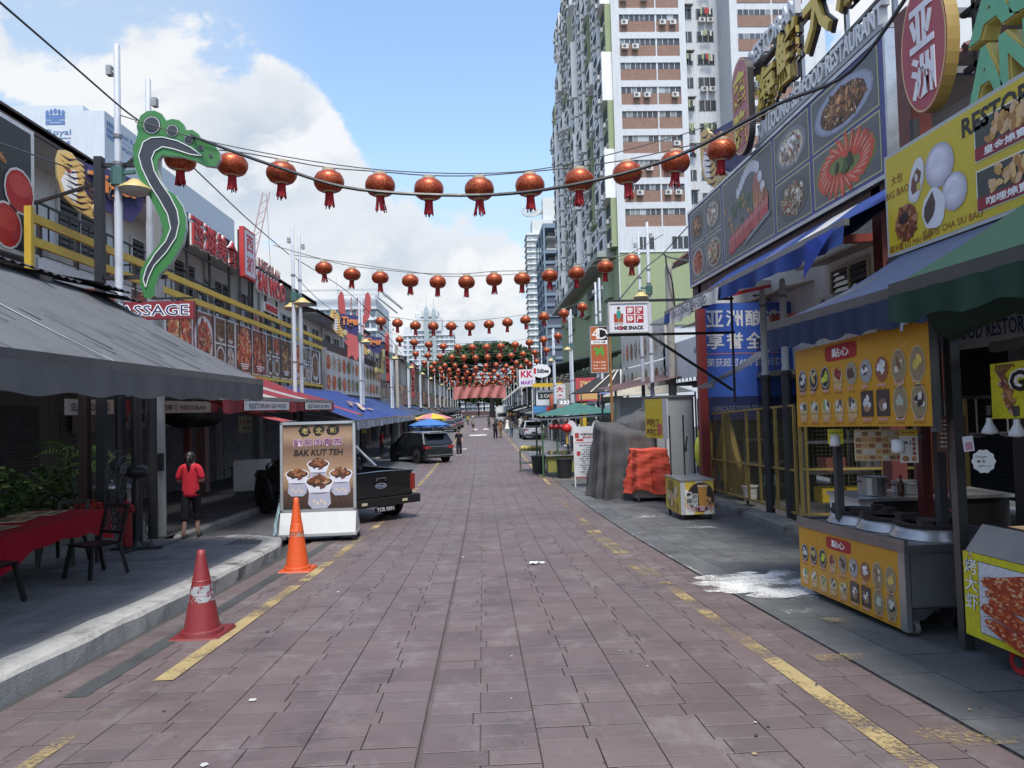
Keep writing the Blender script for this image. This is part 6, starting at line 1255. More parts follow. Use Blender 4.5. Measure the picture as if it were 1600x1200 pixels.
m=MB(); m.rect(F,0,.84,1.48,1.5,.003,(.4,.03,.04)); m.rect(F,0,.84,.3,.34,.003,(.4,.03,.04)); m.text('HOME SNACK',F,.5,1.78,.09,.004,None,(.05,.02,.02),.5,bold=.04); m.rect(F,.06,.2,1.65,1.83,.004,(.35,.05,.04)); m.text('南洋特产',F,.5,1.67,.08,.004,None,(.4,.03,.04),.35,bold=.03); m.rect(F,.1,.34,1.55,1.62,.004,(.4,.03,.04))
for k in range(14): micro(m,F,.45,1.4-k*.075,.5-.1*(k%3),.04,.004,(.08,.08,.09),7)
m.rect(F,.1,.22,1.05,1.2,.005,(.4,.05,.05)); P('print',m,'print',t)
# brown sheet roof and pyramid tent behind
t=T('sheet_roof','rusty brown sheet roof on posts beside the grey poles','stall roof',(6.3,25.5,2)); m=MB((.14,.07,.06)); n=60
m.grid([[(4.6+3.9*k/n,24.2,2.05+.75*k/n+.02*(k%2)),(4.6+3.9*k/n,27.5,2.25+.75*k/n+.02*(k%2))] for k in range(n+1)]); P('roof_sheet',m,'oldmetal',t)
m=MB((.1,.14,.3)); m.grid([[(4.3,24.0,1.98),(4.3,26,2.0)],[(4.65,24.15,2.07),(4.65,27,2.1)]]); P('blue_edge',m,'canvas',t)
for a,b in ((4.7,24.4),(8.2,24.4),(4.7,27.2)): m=MB((.1,.12,.1)); m.bar((a,b,gz(b)),(a,b,2.1),.07); P('post',m,'oldmetal',t)
m=MB((.35,.36,.36)); m.box(4.95,6.1,25,26.2,.7,1.85); O('water_tank',m,'plastic','pale square tank under the brown sheet roof','tank')
for k,x in enumerate((6.5,6.95)):
    m=MB((.75,.75,.74)); m.lathe([(.02,.1),(.1,.08),(.15,0),(.12,-.12),(.02,-.14)],(x,24.5,1.72),10); O('stall_lamp',m,'plastic','round white stall lamp under the brown roof, %s from the left'%ORDS[k],'lamp','stall lamps')
t=T('pyramid_tent','cream pyramid tent top behind the twin right poles','tent',(6.4,30,1.8)); m=MB((.4,.37,.3)); a=Vector((7.1,30.5,2.85)); c_=[(5.5,28.6,1.95),(8.8,28.6,2.05),(8.8,32.5,2.05),(5.5,32.5,1.95)]
for k in range(4): m.face([c_[k],c_[(k+1)%4],a])
P('canopy',m,'canvas',t)
for k in range(4): m=MB((.3,.3,.3)); m.bar((c_[k][0],c_[k][1],gz(30)),c_[k],.06); P('leg',m,'steel',t)
t=T('pyramid_tent','black striped tent left of the cream one','tent',(5.4,35,1.8)); m=MB((.03,.03,.032)); a=Vector((7,36,3.6)); c_=[(4.8,33.6,2.2),(9.4,33.6,2.3),(9.4,38,2.3),(4.8,38,2.2)]
for k in range(4): m.face([c_[k],c_[(k+1)%4],a])
for k in range(4): q=.3+k*.16; m.bar(Vector(c_[0]).lerp(Vector(c_[1]),q-.2)+Vector((0,-.02,.02)),a.lerp(Vector(c_[0]).lerp(Vector(c_[1]),q),.2)+Vector((0,-.05,.03)),.08,.02,(.5,.48,.42))
P('canopy',m,'canvas',t)
for k in range(4): m=MB((.2,.2,.2)); m.bar((c_[k][0],c_[k][1],gz(35)),c_[k],.06); P('leg',m,'steel',t)
# food panels on the next house, white totto panel
t=T('menu_billboard','two tier white food panel beyond the home snack sign','billboard',(7,30,3)); F=FR(7.0,34.5,0); m=MB((.55,.53,.48)); m.fbox(F,0,8.2,3.35,4.9,-.08,0); m.fbox(F,0,8.2,2.3,3.28,-.08,0); P('panel',m,'paint',t); m=MB()
for k in range(9): food(m,F,.5+k*.9,4.0,.8,1.1,rnd.choice(['clam','brown','shrimp','fish']),.004,bg=False,nb=16,pc=(.5,.48,.44)); food(m,F,.5+k*.9,2.78,.7,.75,rnd.choice(['clam','brown','greens']),.004,bg=False,nb=14,pc=(.5,.48,.44))
P('food_photos',m,'food',t)
t=T('lottery_shop_sign','white lottery shop panel with grey print right of the concrete pole','shop sign',(7,24,2.5)); F=FR(7.0,26.6,0); m=MB((.6,.61,.62)); m.fbox(F,0,5.5,2.45,3.75,-.06,0); P('panel',m,'paint',t); m=MB(); m.text('SPORTS TOTO',F,.9,2.85,.22,.004,None,(.2,.2,.22),1.3,bold=.03); m.text('MAGNUM 4D',F,4.4,3.3,.2,.004,None,(.2,.2,.22),1.0,bold=.03); P('lettering',m,'print',t)
# ---- home snack sign on its arm
t=T('home_snack_sign','white hanging home snack light box with red squares','shop sign',(4,17,3.3)); F=FC(3.16,17,0); m=MB((.5,.5,.48)); m.fbox(F,0,1.0,3.36,4.12,-.22,-.005,(.5,.49,.45)); 
for q in ((0,1,4.08,4.12),(0,1,3.36,3.40),(0,.035,3.4,4.08),(.965,1,3.4,4.08)): m.fbox(F,*q,-.004,.02,(.45,.45,.43))
P('sign_box',m,'paint',t); m=MB(); m.rect(F,.035,.965,3.4,4.08,0,(.62,.63,.68))
for k,ch in enumerate('南洋特产'): a=.53+.23*(k%2); b=3.91-.21*(k//2); m.rect(F,a-.1,a+.1,b-.095,b+.095,.002,(.36,.02,.03)); m.text(ch,F,a,b,.15,.004,None,WHT,bold=.02)
m.rect(F,.13,.36,3.62,3.84,.002,(.36,.05,.03)); m.face([F(a,b,.004) for a,b in ((.2,3.72),(.3,3.72),(.3,3.88),(.27,3.92),(.23,3.92),(.2,3.88))],(.03,.25,.22)); m.disc(F,.25,3.95,.035,.04,.005,(.5,.35,.25)); m.disc(F,.25,3.975,.037,.03,.006,BLK); m.rect(F,.22,.28,3.63,3.72,.004,(.3,.16,.06))
micro(m,F,.25,3.585,.22,.03,.004,(.1,.08,.08),4); m.text('HOME SNACK',F,.5,3.485,.1,.004,None,(.025,.02,.02),.72,bold=.05); m.ring(F,.285,3.485,.025,.055,.005,(.4,.02,.03)); P('print',m,'print',t)
m=MB((.02,.022,.025)); m.bar((3.1,17.1,4.16),(6.3,17.1,4.16),.06); m.bar((3.1,17.1,3.32),(6.3,17.1,3.32),.06); m.bar((4.15,17.1,3.32),(6.2,17.1,1.9),.06); m.bar((6.25,17.1,1.6),(6.25,17.1,4.5),.045); P('bracket',m,'oldmetal',t)
t=T('lottery_sign','orange upright 4D lottery sign with a green logo','shop sign',(3.75,22,2.6)); F=FC(3.48,22,0); m=MB((.3,.28,.26)); m.fbox(F,0,.57,2.62,4.1,-.18,-.003); P('sign_box',m,'paint',t); m=MB(); m.rect(F,.03,.54,2.66,3.52,0,(.38,.1,.04)); m.rect(F,.03,.54,3.66,4.07,0,(.42,.12,.04)); m.rect(F,.28,.54,3.66,4.07,.001,BLK); m.text('4',F,.17,3.86,.34,.003,None,WHT); m.text('D',F,.41,3.86,.34,.003,None,WHT); m.rect(F,.03,.54,3.53,3.65,0,WHT); m.text('TOTO 大多',F,.285,3.59,.08,.002,None,DK,.42,bold=.03)
for k in range(6): blob(m,F,.28+rnd.uniform(-.1,.1),3.28+rnd.uniform(-.1,.1),.1,.06,.002+k*2e-4,(.12,.3,.05),k)
for k in range(3): micro(m,F,.285,2.96-k*.1,.4,.05,.003,(.6,.5,.4),5)
P('print',m,'print',t); m=MB((.3,.15,.05)); m.bar((4.12,22.1,gz(22)),(4.12,22.1,4.2),.07); P('post',m,'oldmetal',t); m=MB((.1,.1,.1)); m.bar((3.5,22.1,4.12),(6.0,22.1,4.12),.05); P('bracket',m,'oldmetal',t)
# ---- green canopy snack stall and fruit trolley
t=T('snack_stall','open snack stall under a green umbrella and grey sheet roof','food stall',(4,29.5,gz(29.5))); z=gz(29)
m=MB((.05,.15,.13)); pk=Vector((4.05,30,1.72)); c_=[(2.35,28.4,1.22),(5.7,28.2,1.28),(5.9,31.5,1.28),(2.4,31.5,1.22)]
for k in range(4): 
    a,b=Vector(c_[k]),Vector(c_[(k+1)%4]); mid=(a+b)/2-Vector((0,0,.0)); m.face([a,mid,pk]); m.face([mid,b,pk])
P('umbrella',m,'canvas',t); m=MB((.14,.15,.17)); m.hexa([(2.1,27.8,1.05),(6.0,27.6,1.2),(6.0,31.4,1.2),(2.1,31.4,1.05),(2.1,27.8,1.09),(6.0,27.6,1.24),(6.0,31.4,1.24),(2.1,31.4,1.09)]); P('sheet_roof',m,'oldmetal',t)
for a,b in ((2.4,28),(5.8,28),(2.4,31),(5.8,31),(3.0,28.1)): m=MB((.06,.12,.06)); m.bar((a,b,z),(a,b,1.08),.07); P('post',m,'oldmetal',t)
for x0,x1,y0,y1,z0,z1,c in ((2.6,4.2,28.1,28.9,z+.2,z+.85,(.2,.2,.05)),(4.3,5.7,28.3,29,z+.05,z+.85,(.12,.13,.14))): m=MB(c); m.box(x0,x1,y0,y1,z0,z1); P('counter_body',m,'paint',t); m=MB((.55,.56,.57)); m.box(x0-.08,x1+.08,y0-.1,y1+.1,z1+.002,z1+.05); P('worktop',m,'steel',t)
m=MB((.3,.32,.34)); m.grid([[(4.3,28.2,z+.86),(4.3,28.2,1.05)],[(5.75,28.2,z+.86),(5.75,28.2,1.05)]]); P('plastic_curtain',m,'plastic',t)
m=MB(); 
for k in range(30): m.ell((rnd.uniform(2.7,4.1),rnd.uniform(28.2,28.8),z+.95),(.09,.09,.07),6,4,rnd.choice([(.4,.36,.08),(.2,.25,.05),(.4,.1,.05),(.5,.45,.4),(.12,.07,.04)]))
P('snacks',m,'plastic',t,kind='stuff'); m=MB((.5,.5,.5)); m.lathe([(.02,.15),(.2,.1),(.25,0)],(3.35,28.6,z+1.2),14); P('lamp_shade',m,'steel',t)
for k,x in enumerate((3.55,4.55,5.35)):
    m=MB((.55,.55,.6)); F=FC(x,27.75,.72); m.prism(F,[(.22*math.cos(q)*(1-.25*math.sin(q)),.3*math.sin(q)) for q in [2*math.pi*j/20 for j in range(20)]],-.03,.0); O('paper_fan',m,'matte','white round paper fan hung on the snack stall, %s from the left'%ORDS[k],'paper fan','paper fans on the snack stall')
m=MB((.5,.02,.02)); m.ell((3.35,27.7,.72),(.2,.2,.18),10,7); m.tube([(3.35,27.7,.55),(3.35,27.7,.1)],.05,6,(.45,.3,.06)); O('red_lantern','' if False else m,'plastic','bright red paper lantern at the snack stall corner','lantern',smooth=True)
for k,x in enumerate((2.75,2.95,3.15)): m=MB((.22,.015,.02)); m.ell((x,27.9,.78),(.12,.12,.11),8,6); O('dark_red_lantern',m,'plastic','dark red small lantern under the stall roof, %s from the left'%ORDS[k],'lantern','dark red lanterns of the snack stall',True)
for k,(x,y,c,l) in enumerate(((3.2,27.6,(.015,.016,.018),'black bin in front of the snack stall counter'),(2.4,30.2,(.02,.03,.025),'dark bin beside the fruit trolley'))): m=MB(c); m.lathe([(.26,0),(.32,.7),(.34,.71),(.34,.75),(.28,.75)],(x,y,gz(y)),14); O('bin',m,'plastic',l,'bin')
t=T('fruit_trolley','small trolley loaded with pale melons left of the snack stall','trolley',(2.15,31.5,gz(31.5))); z=gz(31.5); m=MB((.1,.14,.1)); 
for q in (.35,.9): m.box(1.65,2.6,31.2,31.8,z+q,z+q+.04)
P('tray',m,'oldmetal',t)
for a in (1.68,2.57):
    for b in (31.23,31.77): m=MB((.1,.13,.1)); m.bar((a,b,z),(a,b,z+.95),.04); P('leg',m,'oldmetal',t)
for k in range(9): m=MB((.36,.3,.1)); m.ell((1.78+(k%5)*.19+.08*(k//5),31.4+.25*(k//5),z+1.03),(.11,.11,.11),9,6); O('melon',m,'plastic','pale ribbed melon, %s from the left in the %s row on the fruit trolley'%(ORDS[k%5],'front' if k<5 else 'back'),'melon','melons on the fruit trolley',True)

# ---- kitchen clutter on the counters of the right stalls
def pan(x,y,z,r,h,label,c=(.4,.4,.41),mat='steel'):
    t=T('cooking_pot',label,'cooking pot',(x,y,z),'pots on the stall counters'); m=MB(c); m.lathe([(r*.9,0),(r,h*.1),(r,h),(r*1.06,h+.01),(r*.94,h),(r*.92,h*.15),(.01,h*.12)],(x,y,z),18); P('body',m,mat,t,smooth=False)
    for s in (-1,1): m=MB((.05,.05,.05)); m.tube([(x+s*r,y-.04,z+h*.8),(x+s*(r+.05),y,z+h*.8),(x+s*r,y+.04,z+h*.8)],.009,5); P('handle',m,'plastic',t)
pan(4.75,8.45,.441,.16,.22,'tall steel pot at the white end of the counter'); pan(5.25,8.5,.441,.2,.14,'wide steel pan in the middle of the counter'); pan(5.75,8.6,.441,.15,.26,'dark tall pot at the far end of the counter',(.08,.08,.085),'oldmetal')
pan(4.9,5.35,.641,.13,.16,'small steel pot on the dark grill shelf'); pan(3.95,4.5,.59,.2,.09,'round steel tray on the prawn cart top')
def bottle(x,y,z,c,label,h=.24):
    t=T('sauce_bottle',label,'bottle',(x,y,z),'sauce bottles on the stalls'); m=MB(c); m.lathe([(.034,0),(.036,.02),(.036,h*.6),(.014,h*.8),(.014,h*.95)],(x,y,z),12); P('body',m,'gloss',t,smooth=True); m=MB((.3,.03,.03)); m.lathe([(.016,h*.95),(.016,h*1.05),(.004,h*1.06)],(x,y,z),10); P('cap',m,'plastic',t)
for k,(x,y,z,c,l) in enumerate(((5.02,8.3,.441,(.05,.02,.012),'dark soy bottle between the pots on the counter'),(5.5,8.32,.441,(.35,.04,.02),'red sauce bottle on the counter'),(4.7,5.5,.641,(.4,.25,.03),'yellow oil bottle on the grill shelf'),(5.3,4.7,.641,(.05,.1,.03),'green bottle behind the dark basket'),(4.3,4.9,.59,(.3,.03,.02),'red squeeze bottle on the prawn cart'))): bottle(x,y,z,c,l)
t=T('gas_cylinder','grey gas cylinder standing behind the wok cart','gas cylinder',(4.75,7.3,gz(7.3))); x,y,z=4.75,7.3,gz(7.3); m=MB((.2,.22,.2)); m.lathe([(.12,0),(.15,.06),(.15,.42),(.11,.52),(.04,.56)],(x,y,z),16); P('body',m,'paint',t,smooth=True); m=MB((.3,.3,.1)); m.lathe([(.035,.56),(.035,.64)],(x,y,z),10); m.lathe([(.1,.58),(.11,.6),(.11,.68),(.1,.68)],(x,y,z),14); P('valve',m,'oldmetal',t)
for k,(x,y,z,c,l) in enumerate(((5.6,7.0,gz(7),(.35,.26,.15),'brown cardboard box on the ground behind the carts'),(5.3,6.2,gz(6.2),(.05,.12,.3),'blue plastic crate on the ground between the carts'),(5.65,6.95,gz(7)+.36,(.3,.22,.13),'smaller cardboard box stacked on the brown one'))):
    m=MB(c); m.box(x-.22,x+.22,y-.17,y+.17,z+.001,z+.35); m.box(x-.23,x+.23,y-.02,y+.02,z+.1,z+.352,sh(c,.8)); O('storage_box',m,'matte',l,'box')
for k in range(4):
    m=MB(rnd.choice([(.35,.35,.36),(.2,.2,.2)])); x=4.35+.32*k; m.tube([(x,6.9,1.6),(x,6.9,1.25)],.01,5); m.lathe([(.01,-.02),(.07,0),(.08,.03)],(x,6.9,1.22),10); O('ladle',m,'steel','steel ladle hanging behind the orange sign, %s from the left'%ORDS[k],'ladle','ladles hanging behind the orange sign')
m=MB((.12,.12,.12)); m.bar((4.2,6.9,1.61),(5.6,6.9,1.61),.03); O('hanging_rail',m,'steel','steel rail carrying the hanging ladles','rail')
# ================================================================ TOWER ON THE RIGHT
Z0=at(1010,354,80).z; FH=2.86; TX0,TX1=16.35,25.0; TOP=62.4
t=T('apartment_tower','white and green apartment tower with brick panels rising on the right','apartment tower',(22,95,-1.3)); F=FC(0,80,0)
WC=(.52,.545,.57); GC_=(.27,.32,.19)
m=MB(WC)
m.box(TX0,TX1,80.2,138,-1.3,TOP); m.box(TX1+.0,30.2,84,120,-1.3,TOP-.01); m.box(30.2,41.5,79.7,125,-1.3,TOP+.3)
P('wall',m,'wall',t)
m=MB(GC_); m.box(TX0-.01,TX1+.01,80.02,80.19,10.5,Z0-3.0); m.box(TX0-.05,TX0-.01,80.2,138,-1.3,Z0-2.2); P('green_wall',m,'wall',t)
m=MB(WC); m.box(TX0,17.2,80,80.2,Z0-2.99,TOP); m.box(24.25,TX1,80,80.2,Z0-2.99,TOP); m.box(21.42,21.58,80.05,80.2,Z0,TOP)
m.box(17.2,24.25,80,80.2,Z0-2.99,Z0); P('pilaster',m,'wall',t)
m=MB((.6,.62,.62)); m.box(TX0-.08,TX1+.05,79.93,79.99,Z0-2.99,Z0-2.88); m.box(TX0-.1,TX0-.02,79.9,80.01,10,TOP); P('string_course',m,'wall',t)
def panel_cell(x0,x1,zb,yf,kk,n):
    b=MB((.23,.15,.12)); b.box(x0,x1,yf+.1,yf+.19,zb,zb+1.36); P('brick_panel',b,'brickwall',t)
    w_=MB(); 
    for i in range(n):
        a=x0+(x1-x0)*i/n; c=rnd.choice([(.05,.055,.065),(.08,.09,.1),(.2,.22,.23),(.06,.06,.07),(.35,.38,.4) if kk%3==0 else (.05,.05,.06)]); w_.box(a+.04,a+(x1-x0)/n-.04,yf+.12,yf+.15,zb+1.4,zb+2.06,c); w_.box(a-.03,a+.03,yf+.08,yf+.18,zb+1.37,zb+2.09,(.5,.52,.53))
    P('window',w_,'glass',t)
for k in range(17):
    zb=Z0+k*FH
    panel_cell(17.2,21.4,zb,80,k,7); panel_cell(21.6,24.25,zb,80,k+1,4)
    s=MB(WC); s.box(17.2,24.25,80,80.2,zb+2.1,zb+FH-.003); P('spandrel',s,'wall',t)
    if k>1: panel_cell(31.1,35.1,zb+.4,79.55,k,6); panel_cell(35.3,38.9,zb+.4,79.55,k+2,5)
    zz=zb+.6
    for (a,b) in ((25.4,27.0),(27.6,29.7)):
        w_=MB((.045,.05,.055)); w_.box(a,b,83.93,83.99,zz+.3,zz+1.55); 
        for q in range(4): w_.box(a+(b-a)*q/3-.03,a+(b-a)*q/3+.03,83.88,83.98,zz+.3,zz+1.55,(.45,.46,.46))
        P('window',w_,'glass',t)
    if k%2: h=MB((.2,.19,.18)); h.hexa([(25.3,83.2,zz+1.7),(27.1,83.2,zz+1.7),(27.1,84,zz+1.75),(25.3,84,zz+1.75),(25.3,83.2,zz+1.78),(27.1,83.2,zz+1.78),(27.1,84,zz+1.85),(25.3,84,zz+1.85)]); P('awning',h,'matte',t)
    if k%3==0:
        for q in range(2): a=MB((.5,.5,.48)); a.box(27.8+q,28.6+q,83.4,83.95,zz-.35,zz+.2); a.disc(FC(0,83.395,0),28.2+q,zz-.07,.22,.22,0,(.08,.08,.085)); P('air_conditioner',a,'paint',t)
for x in (18.5,22.5):
    w_=MB((.035,.04,.045)); w_.box(x,x+2.0,79.96,79.99,Z0-2.6,Z0-1.2)
    for q in range(4): w_.box(x+q*.66-.04,x+q*.66+.04,79.9,79.95,Z0-2.65,Z0-1.15,(.6,.6,.6))
    P('window',w_,'glass',t)
for k,x in rnd.sample([(k,x) for k in range(1,16) for x in (17.4,18.6,19.8,21.9,23.1)],26):
    zb=Z0+k*FH; a=MB((.5,.5,.48)); a.box(x,x+.75,79.62,79.99,zb+.75,zb+1.3); a.disc(FC(0,79.615,0),x+.3,zb+1.02,.2,.2,0,(.08,.08,.085)); P('air_conditioner',a,'paint',t)
for k,x in rnd.sample([(k,x) for k in range(2,16) for x in (25.5,27.9)],14):
    zz=Z0+k*FH+.6; l=MB(); l.bar((x,83.3,zz+1.35),(x+1.4,83.3,zz+1.35),.04,.04,(.3,.3,.3))
    for j in range(5): l.box(x+.05+j*.27,x+.27+j*.27,83.28,83.32,zz+1.3-rnd.uniform(.5,.9),zz+1.33,rnd.choice([(.4,.06,.06),(.1,.15,.35),(.5,.5,.45),(.08,.08,.1),(.3,.35,.2)]))
    P('laundry',l,'fabric',t)
# staggered bays on the street side
def baymesh(cw,cs,h,d,wl):
    b=MB(cw); b.box(TX0-d,TX0-.06,0,wl,0,h,cw); b.box(TX0-d-.02,TX0-d+.02,.5,wl-.5,.9,h-.4,(.05,.055,.06)); b.box(TX0-d-.1,TX0-d+.0,.2,wl-.3,.55,.75,cs); b.box(TX0-d-.35,TX0-d-.03,wl*.3,wl*.3+.7,.1,.6,(.5,.5,.48)); return b
protos=[]
for cw,h,d in (((.7,.72,.72),2.5,1.0),(GC_,2.86,.75),((.6,.62,.6),2.2,.55),((.42,.45,.34),2.86,1.15),((.72,.74,.74),2.86,1.3)):
    protos.append(P('bay',baymesh(cw,(.45,.46,.45),h,d,3.4),'wall',t))
used=[0]*5; nb=0
for k in range(18):
    for j in range(14):
        i=([4,0,2,1,0,2,4,3,0,1,2,0,4,1][j] if rnd.random()<.72 else rnd.choice([0,2,4,0])) if j else (4 if (k//2)%2 else 1)
        top=Z0-2.2+k*FH+FH
        if j>=12 and top>TOP-2: continue
        y=80.25+j*4.15; z=Z0-2.2+k*FH
        p=protos[i]; o=p if not used[i] else p.copy()
        if used[i]: col.objects.link(o); o.parent=t
        used[i]=1; nb+=1
        base=Vector((0,y,z)); o.location=base
m=MB((.3,.33,.3)); m.box(TX0-2.2,TX0-.06,82,136,Z0-3.0,Z0-2.3); P('canopy_slab',m,'concrete',t)
for j in range(9):
    a=84+j*5.8; g_=MB(rnd.choice([(.3,.36,.24),(.4,.42,.4),(.1,.11,.11)])); g_.box(TX0-.6,TX0-.06,a,a+4.6,Z0-7.5+(j%3),Z0-4.2); P('shop_balcony',g_,'wall',t)
for j,(y,z,c,l) in enumerate(((86,6.5,(.4,.42,.42),'grey shop board on the tower podium'),(95,4.0,(.5,.35,.1),'orange board on the tower podium wall'),(104,3.5,(.45,.06,.05),'red shop board far along the tower podium'),(116,3.4,(.6,.6,.58),'white shop board at the far end of the tower podium'))):
    m=MB(c); m.box(TX0-.9,TX0-.62,y,y+6,z-1,z+1); F2=FR(TX0-.905,y+6,z); 
    for k in range(4): micro(m,F2,3,.5-k*.35,4.5,.22,.01,(.6,.6,.55) if j!=3 else (.3,.05,.05),6)
    O('shop_board',m,'print',l,'shop sign',group='boards on the tower podium')
# ================================================================ FAR BUILDINGS
def slabtower(label,x0,x1,y0,y1,z1,fh,nx,cw,cwin,name='apartment_block',band=None,fins=False,ny=4,z0=-1.3):
    t=T(name,label,'building',((x0+x1)/2,(y0+y1)/2,z0)); m=MB(cw); m.box(x0,x1,y0,y1,z0,z1); P('wall',m,'far',t)
    n=int((z1-z0)/fh); w_=MB(cwin); b=MB(band or cw)
    for k in range(n):
        z=z0+k*fh
        for i in range(nx):
            a=x0+(x1-x0)*(i+.12)/nx; q=(x1-x0)*.76/nx; w_.box(a,a+q,y0-.12,y0-.02,z+fh*.3,z+fh*.85,sh(cwin,rnd.uniform(.7,1.6)))
        for i in range(ny):
            a=y0+(y1-y0)*(i+.12)/ny; q=(y1-y0)*.76/ny; s=-1 if (x0+x1)/2>0 else 1; xx=x0 if s<0 else x1
            w_.box(min(xx+s*.02,xx+s*.12),max(xx+s*.02,xx+s*.12),a,a+q,z+fh*.3,z+fh*.85,sh(cwin,rnd.uniform(.7,1.5)))
        b.box(x0-.5,x1+.5,y0-.55,y1+.2,z+fh-.22,z+fh)
    P('windows',w_,'glass',t,kind='stuff'); P('floor_slabs',b,'far',t,kind='stuff'); return t
t=slabtower('white condominium with twin glass spires behind the lanterns on the left',-48.5,-16.5,450,475,51,3.1,11,(.55,.58,.6),(.16,.19,.22))
m=MB((.55,.58,.6)); m.box(-40,-24,449,470,51,60); m.box(-37,-26,448.5,466,60,64); m.box(-48,-44,450,460,51,54); m.box(-21,-17,450,460,51,54); m.box(-22.5,-13.5,449,458,54,54.6); P('crown_block',m,'far',t)
for x,w_,h in ((-33.4,3.0,66.5),(-28.6,2.6,65.5)): m=MB((.3,.36,.38)); m.box(x-w_/2,x+w_/2,446,450,10,h-4); m.lathe([(w_*.5,0),(w_*.35,3),(.15,5),(.1,10)],(x,448,h-4),8); P('spire',m,'glass',t)
m=MB((.5,.52,.54)); m.lathe([(.2,0),(.1,9)],(-39.5,452,60),6); m.lathe([(1.6,0),(1.2,2.5),(.2,4)],(-39.5,452,60),8); P('mast',m,'far',t)
slabtower('blue grey slab block half hidden behind the big tree',-16,-4,500,515,42,3.0,5,(.22,.26,.3),(.1,.12,.15)); slabtower('pale apartment block with balconies above the big tree',-4,13,510,525,52,3.0,7,(.5,.53,.55),(.16,.19,.22)); slabtower('low grey block right of the pale apartments',10,22,520,532,47,3.0,5,(.38,.42,.46),(.14,.17,.2)); slabtower('small bluish block left of the condominium',-78,-58,420,432,26,3.2,7,(.4,.44,.48),(.14,.17,.2)); slabtower('narrow pale block right of the condominium',-16,-11,470,480,39,3.1,3,(.5,.53,.55),(.16,.19,.22))
t=slabtower('glass office block with a roof frame behind the left roofs',-58,-33.3,230,262,38.0,3.6,12,(.55,.58,.6),(.09,.12,.16),name='office_block',ny=9)
m=MB((.5,.52,.54)); 
for a,b in (((-58.5,228,40.6),(-32,228,40.6)),((-32,228,40.6),(-26.5,245,36.5)),((-58.5,240,40.2),(-30,240,40.2)),((-32.6,228.3,38),(-32,228,40.6)),((-45,228,38),(-45,228,40.6)),((-31,231,39.6),(-27,243,36.9))): m.bar(a,b,.5)
m.bar((-33.2,229,38.6),(-28.4,246,35.2),.4); m.bar((-45,228.3,39),(-33,228.3,39),.3); P('roof_frame',m,'far',t)
m=MB((.5,.5,.5)); m.lathe([(.3,0),(.1,9)],(-48,240,38),6); P('mast',m,'far',t)
# hotel block
t=T('hotel_building','white hotel block with blue crown logo above the left roof','hotel',(-62,118,-1)); m=MB((.5,.55,.6)); m.box(-76,-60.2,110,128,-1,49.9); m.box(-60.19,-56.2,108.5,128,-1,48.4); m.box(-60.2,-56.21,128.01,165,-1,46.5); P('wall',m,'far',t)
F=FC(-60.2,109.97,0); m=MB(); BL=(.10,.17,.36)
m.text('Hotel Royal',F,-5.9,45.6,1.15,.02,None,BL,8.2,bold=.01); m.rect(F,-10,-1.8,44.72,44.84,.02,BL); m.text('SIGNATURE',F,-5.3,43.95,.7,.02,None,BL,6.8,bold=.02); m.rect(F,-10,-1.8,43.1,43.22,.02,BL)
for k in range(2): m.rect(F,-5.6,-2.7,46.9+k*.85,47.55+k*.85,.02,BL)
m.rect(F,-5.0,-3.3,47.15,47.22,.03,(.55,.6,.64)); m.rect(F,-4.7,-3.6,47.55,47.75,.02,BL)
for k in range(5): m.disc(F,-5.35+k*.6,48.75+.25*(1-abs(k-2)/2),.27,.42,.02,BL,10)
P('logo_lettering',m,'print',t)
F=FL(-56.18,109.0,0); m=MB(); m.text('Hotel Royal',F,7.0,46.5,1.15,.02,None,BL,8.2,bold=.01); m.text('SIGNATURE',F,6.9,44.6,.7,.02,None,BL,7.5,bold=.02); m.rect(F,.1,2.4,44.6,45.2,.02,BL); m.rect(F,.1,2.4,45.5,46.1,.02,BL); m.rect(F,2.8,11,45.5,45.6,.02,BL)
for k in range(4): m.disc(F,.4+k*.55,46.8,.25,.45,.02,BL,10)
P('side_lettering',m,'print',t)
for k in range(5):
    for i in range(2): w_=MB((.12,.14,.17)); w_.box(-59.5+i*1.9,-58.4+i*1.9,108.35,108.45,25+k*3.3,26.6+k*3.3); P('window',w_,'glass',t)
    for i in range(6): w_=MB((.12,.14,.17)); w_.box(-56.18,-56.05,111+i*6.5,114+i*6.5,20+k*3.3,21.6+k*3.3); P('window',w_,'glass',t)
# netted blue grey building and white tower with fins
t=T('netted_building','blue grey building wrapped in netting beyond the green tower','building',(23,200,-1)); m=MB((.085,.1,.135)); m.box(18.2,32,190,214,-1.3,41); P('netting',m,'far',t); m=MB((.17,.23,.29))
for k in range(16): z=-.5+k*2.9; m.box(17.9,32.2,189.7,214.2,z,z+.75)
for x in (18.0,23,28): m.box(x,x+.5,189.6,190,-1,50)
for y in (195,203,211): m.box(17.85,18.2,y,y+.5,-1,50)
m.box(18,32,189.8,214,50,51.2); P('band',m,'far',t,kind='stuff'); m=MB((.4,.42,.43)); m.box(19,31.5,191,213,44.2,44.6); m.box(19,31.5,191,213,47.6,47.9); m.box(20,31,195,212,41,50,(.35,.35,.33)); P('open_floor',m,'far',t)
t=slabtower('white finned tower behind the netted building',21.5,34,300,312,76,2.55,5,(.56,.59,.58),(.25,.29,.31),name='finned_tower'); m=MB((.56,.58,.57)); m.box(24,33,301,311,76,82)
for k in range(11): a=math.pi*(.55+.06*k); m.bar((31,304,86),(31+11*math.cos(a)*.95,304,86+4*math.sin(a*2)*.6+.5),.5,.3)
m.tube([(31+11*math.cos(math.pi*(.55+.06*k)),304,86+2.4*math.sin(2*math.pi*(.55+.06*k))+.5) for k in range(11)],.3,4); m.box(29,35,303,309,82,92); P('roof_fan',m,'far',t)
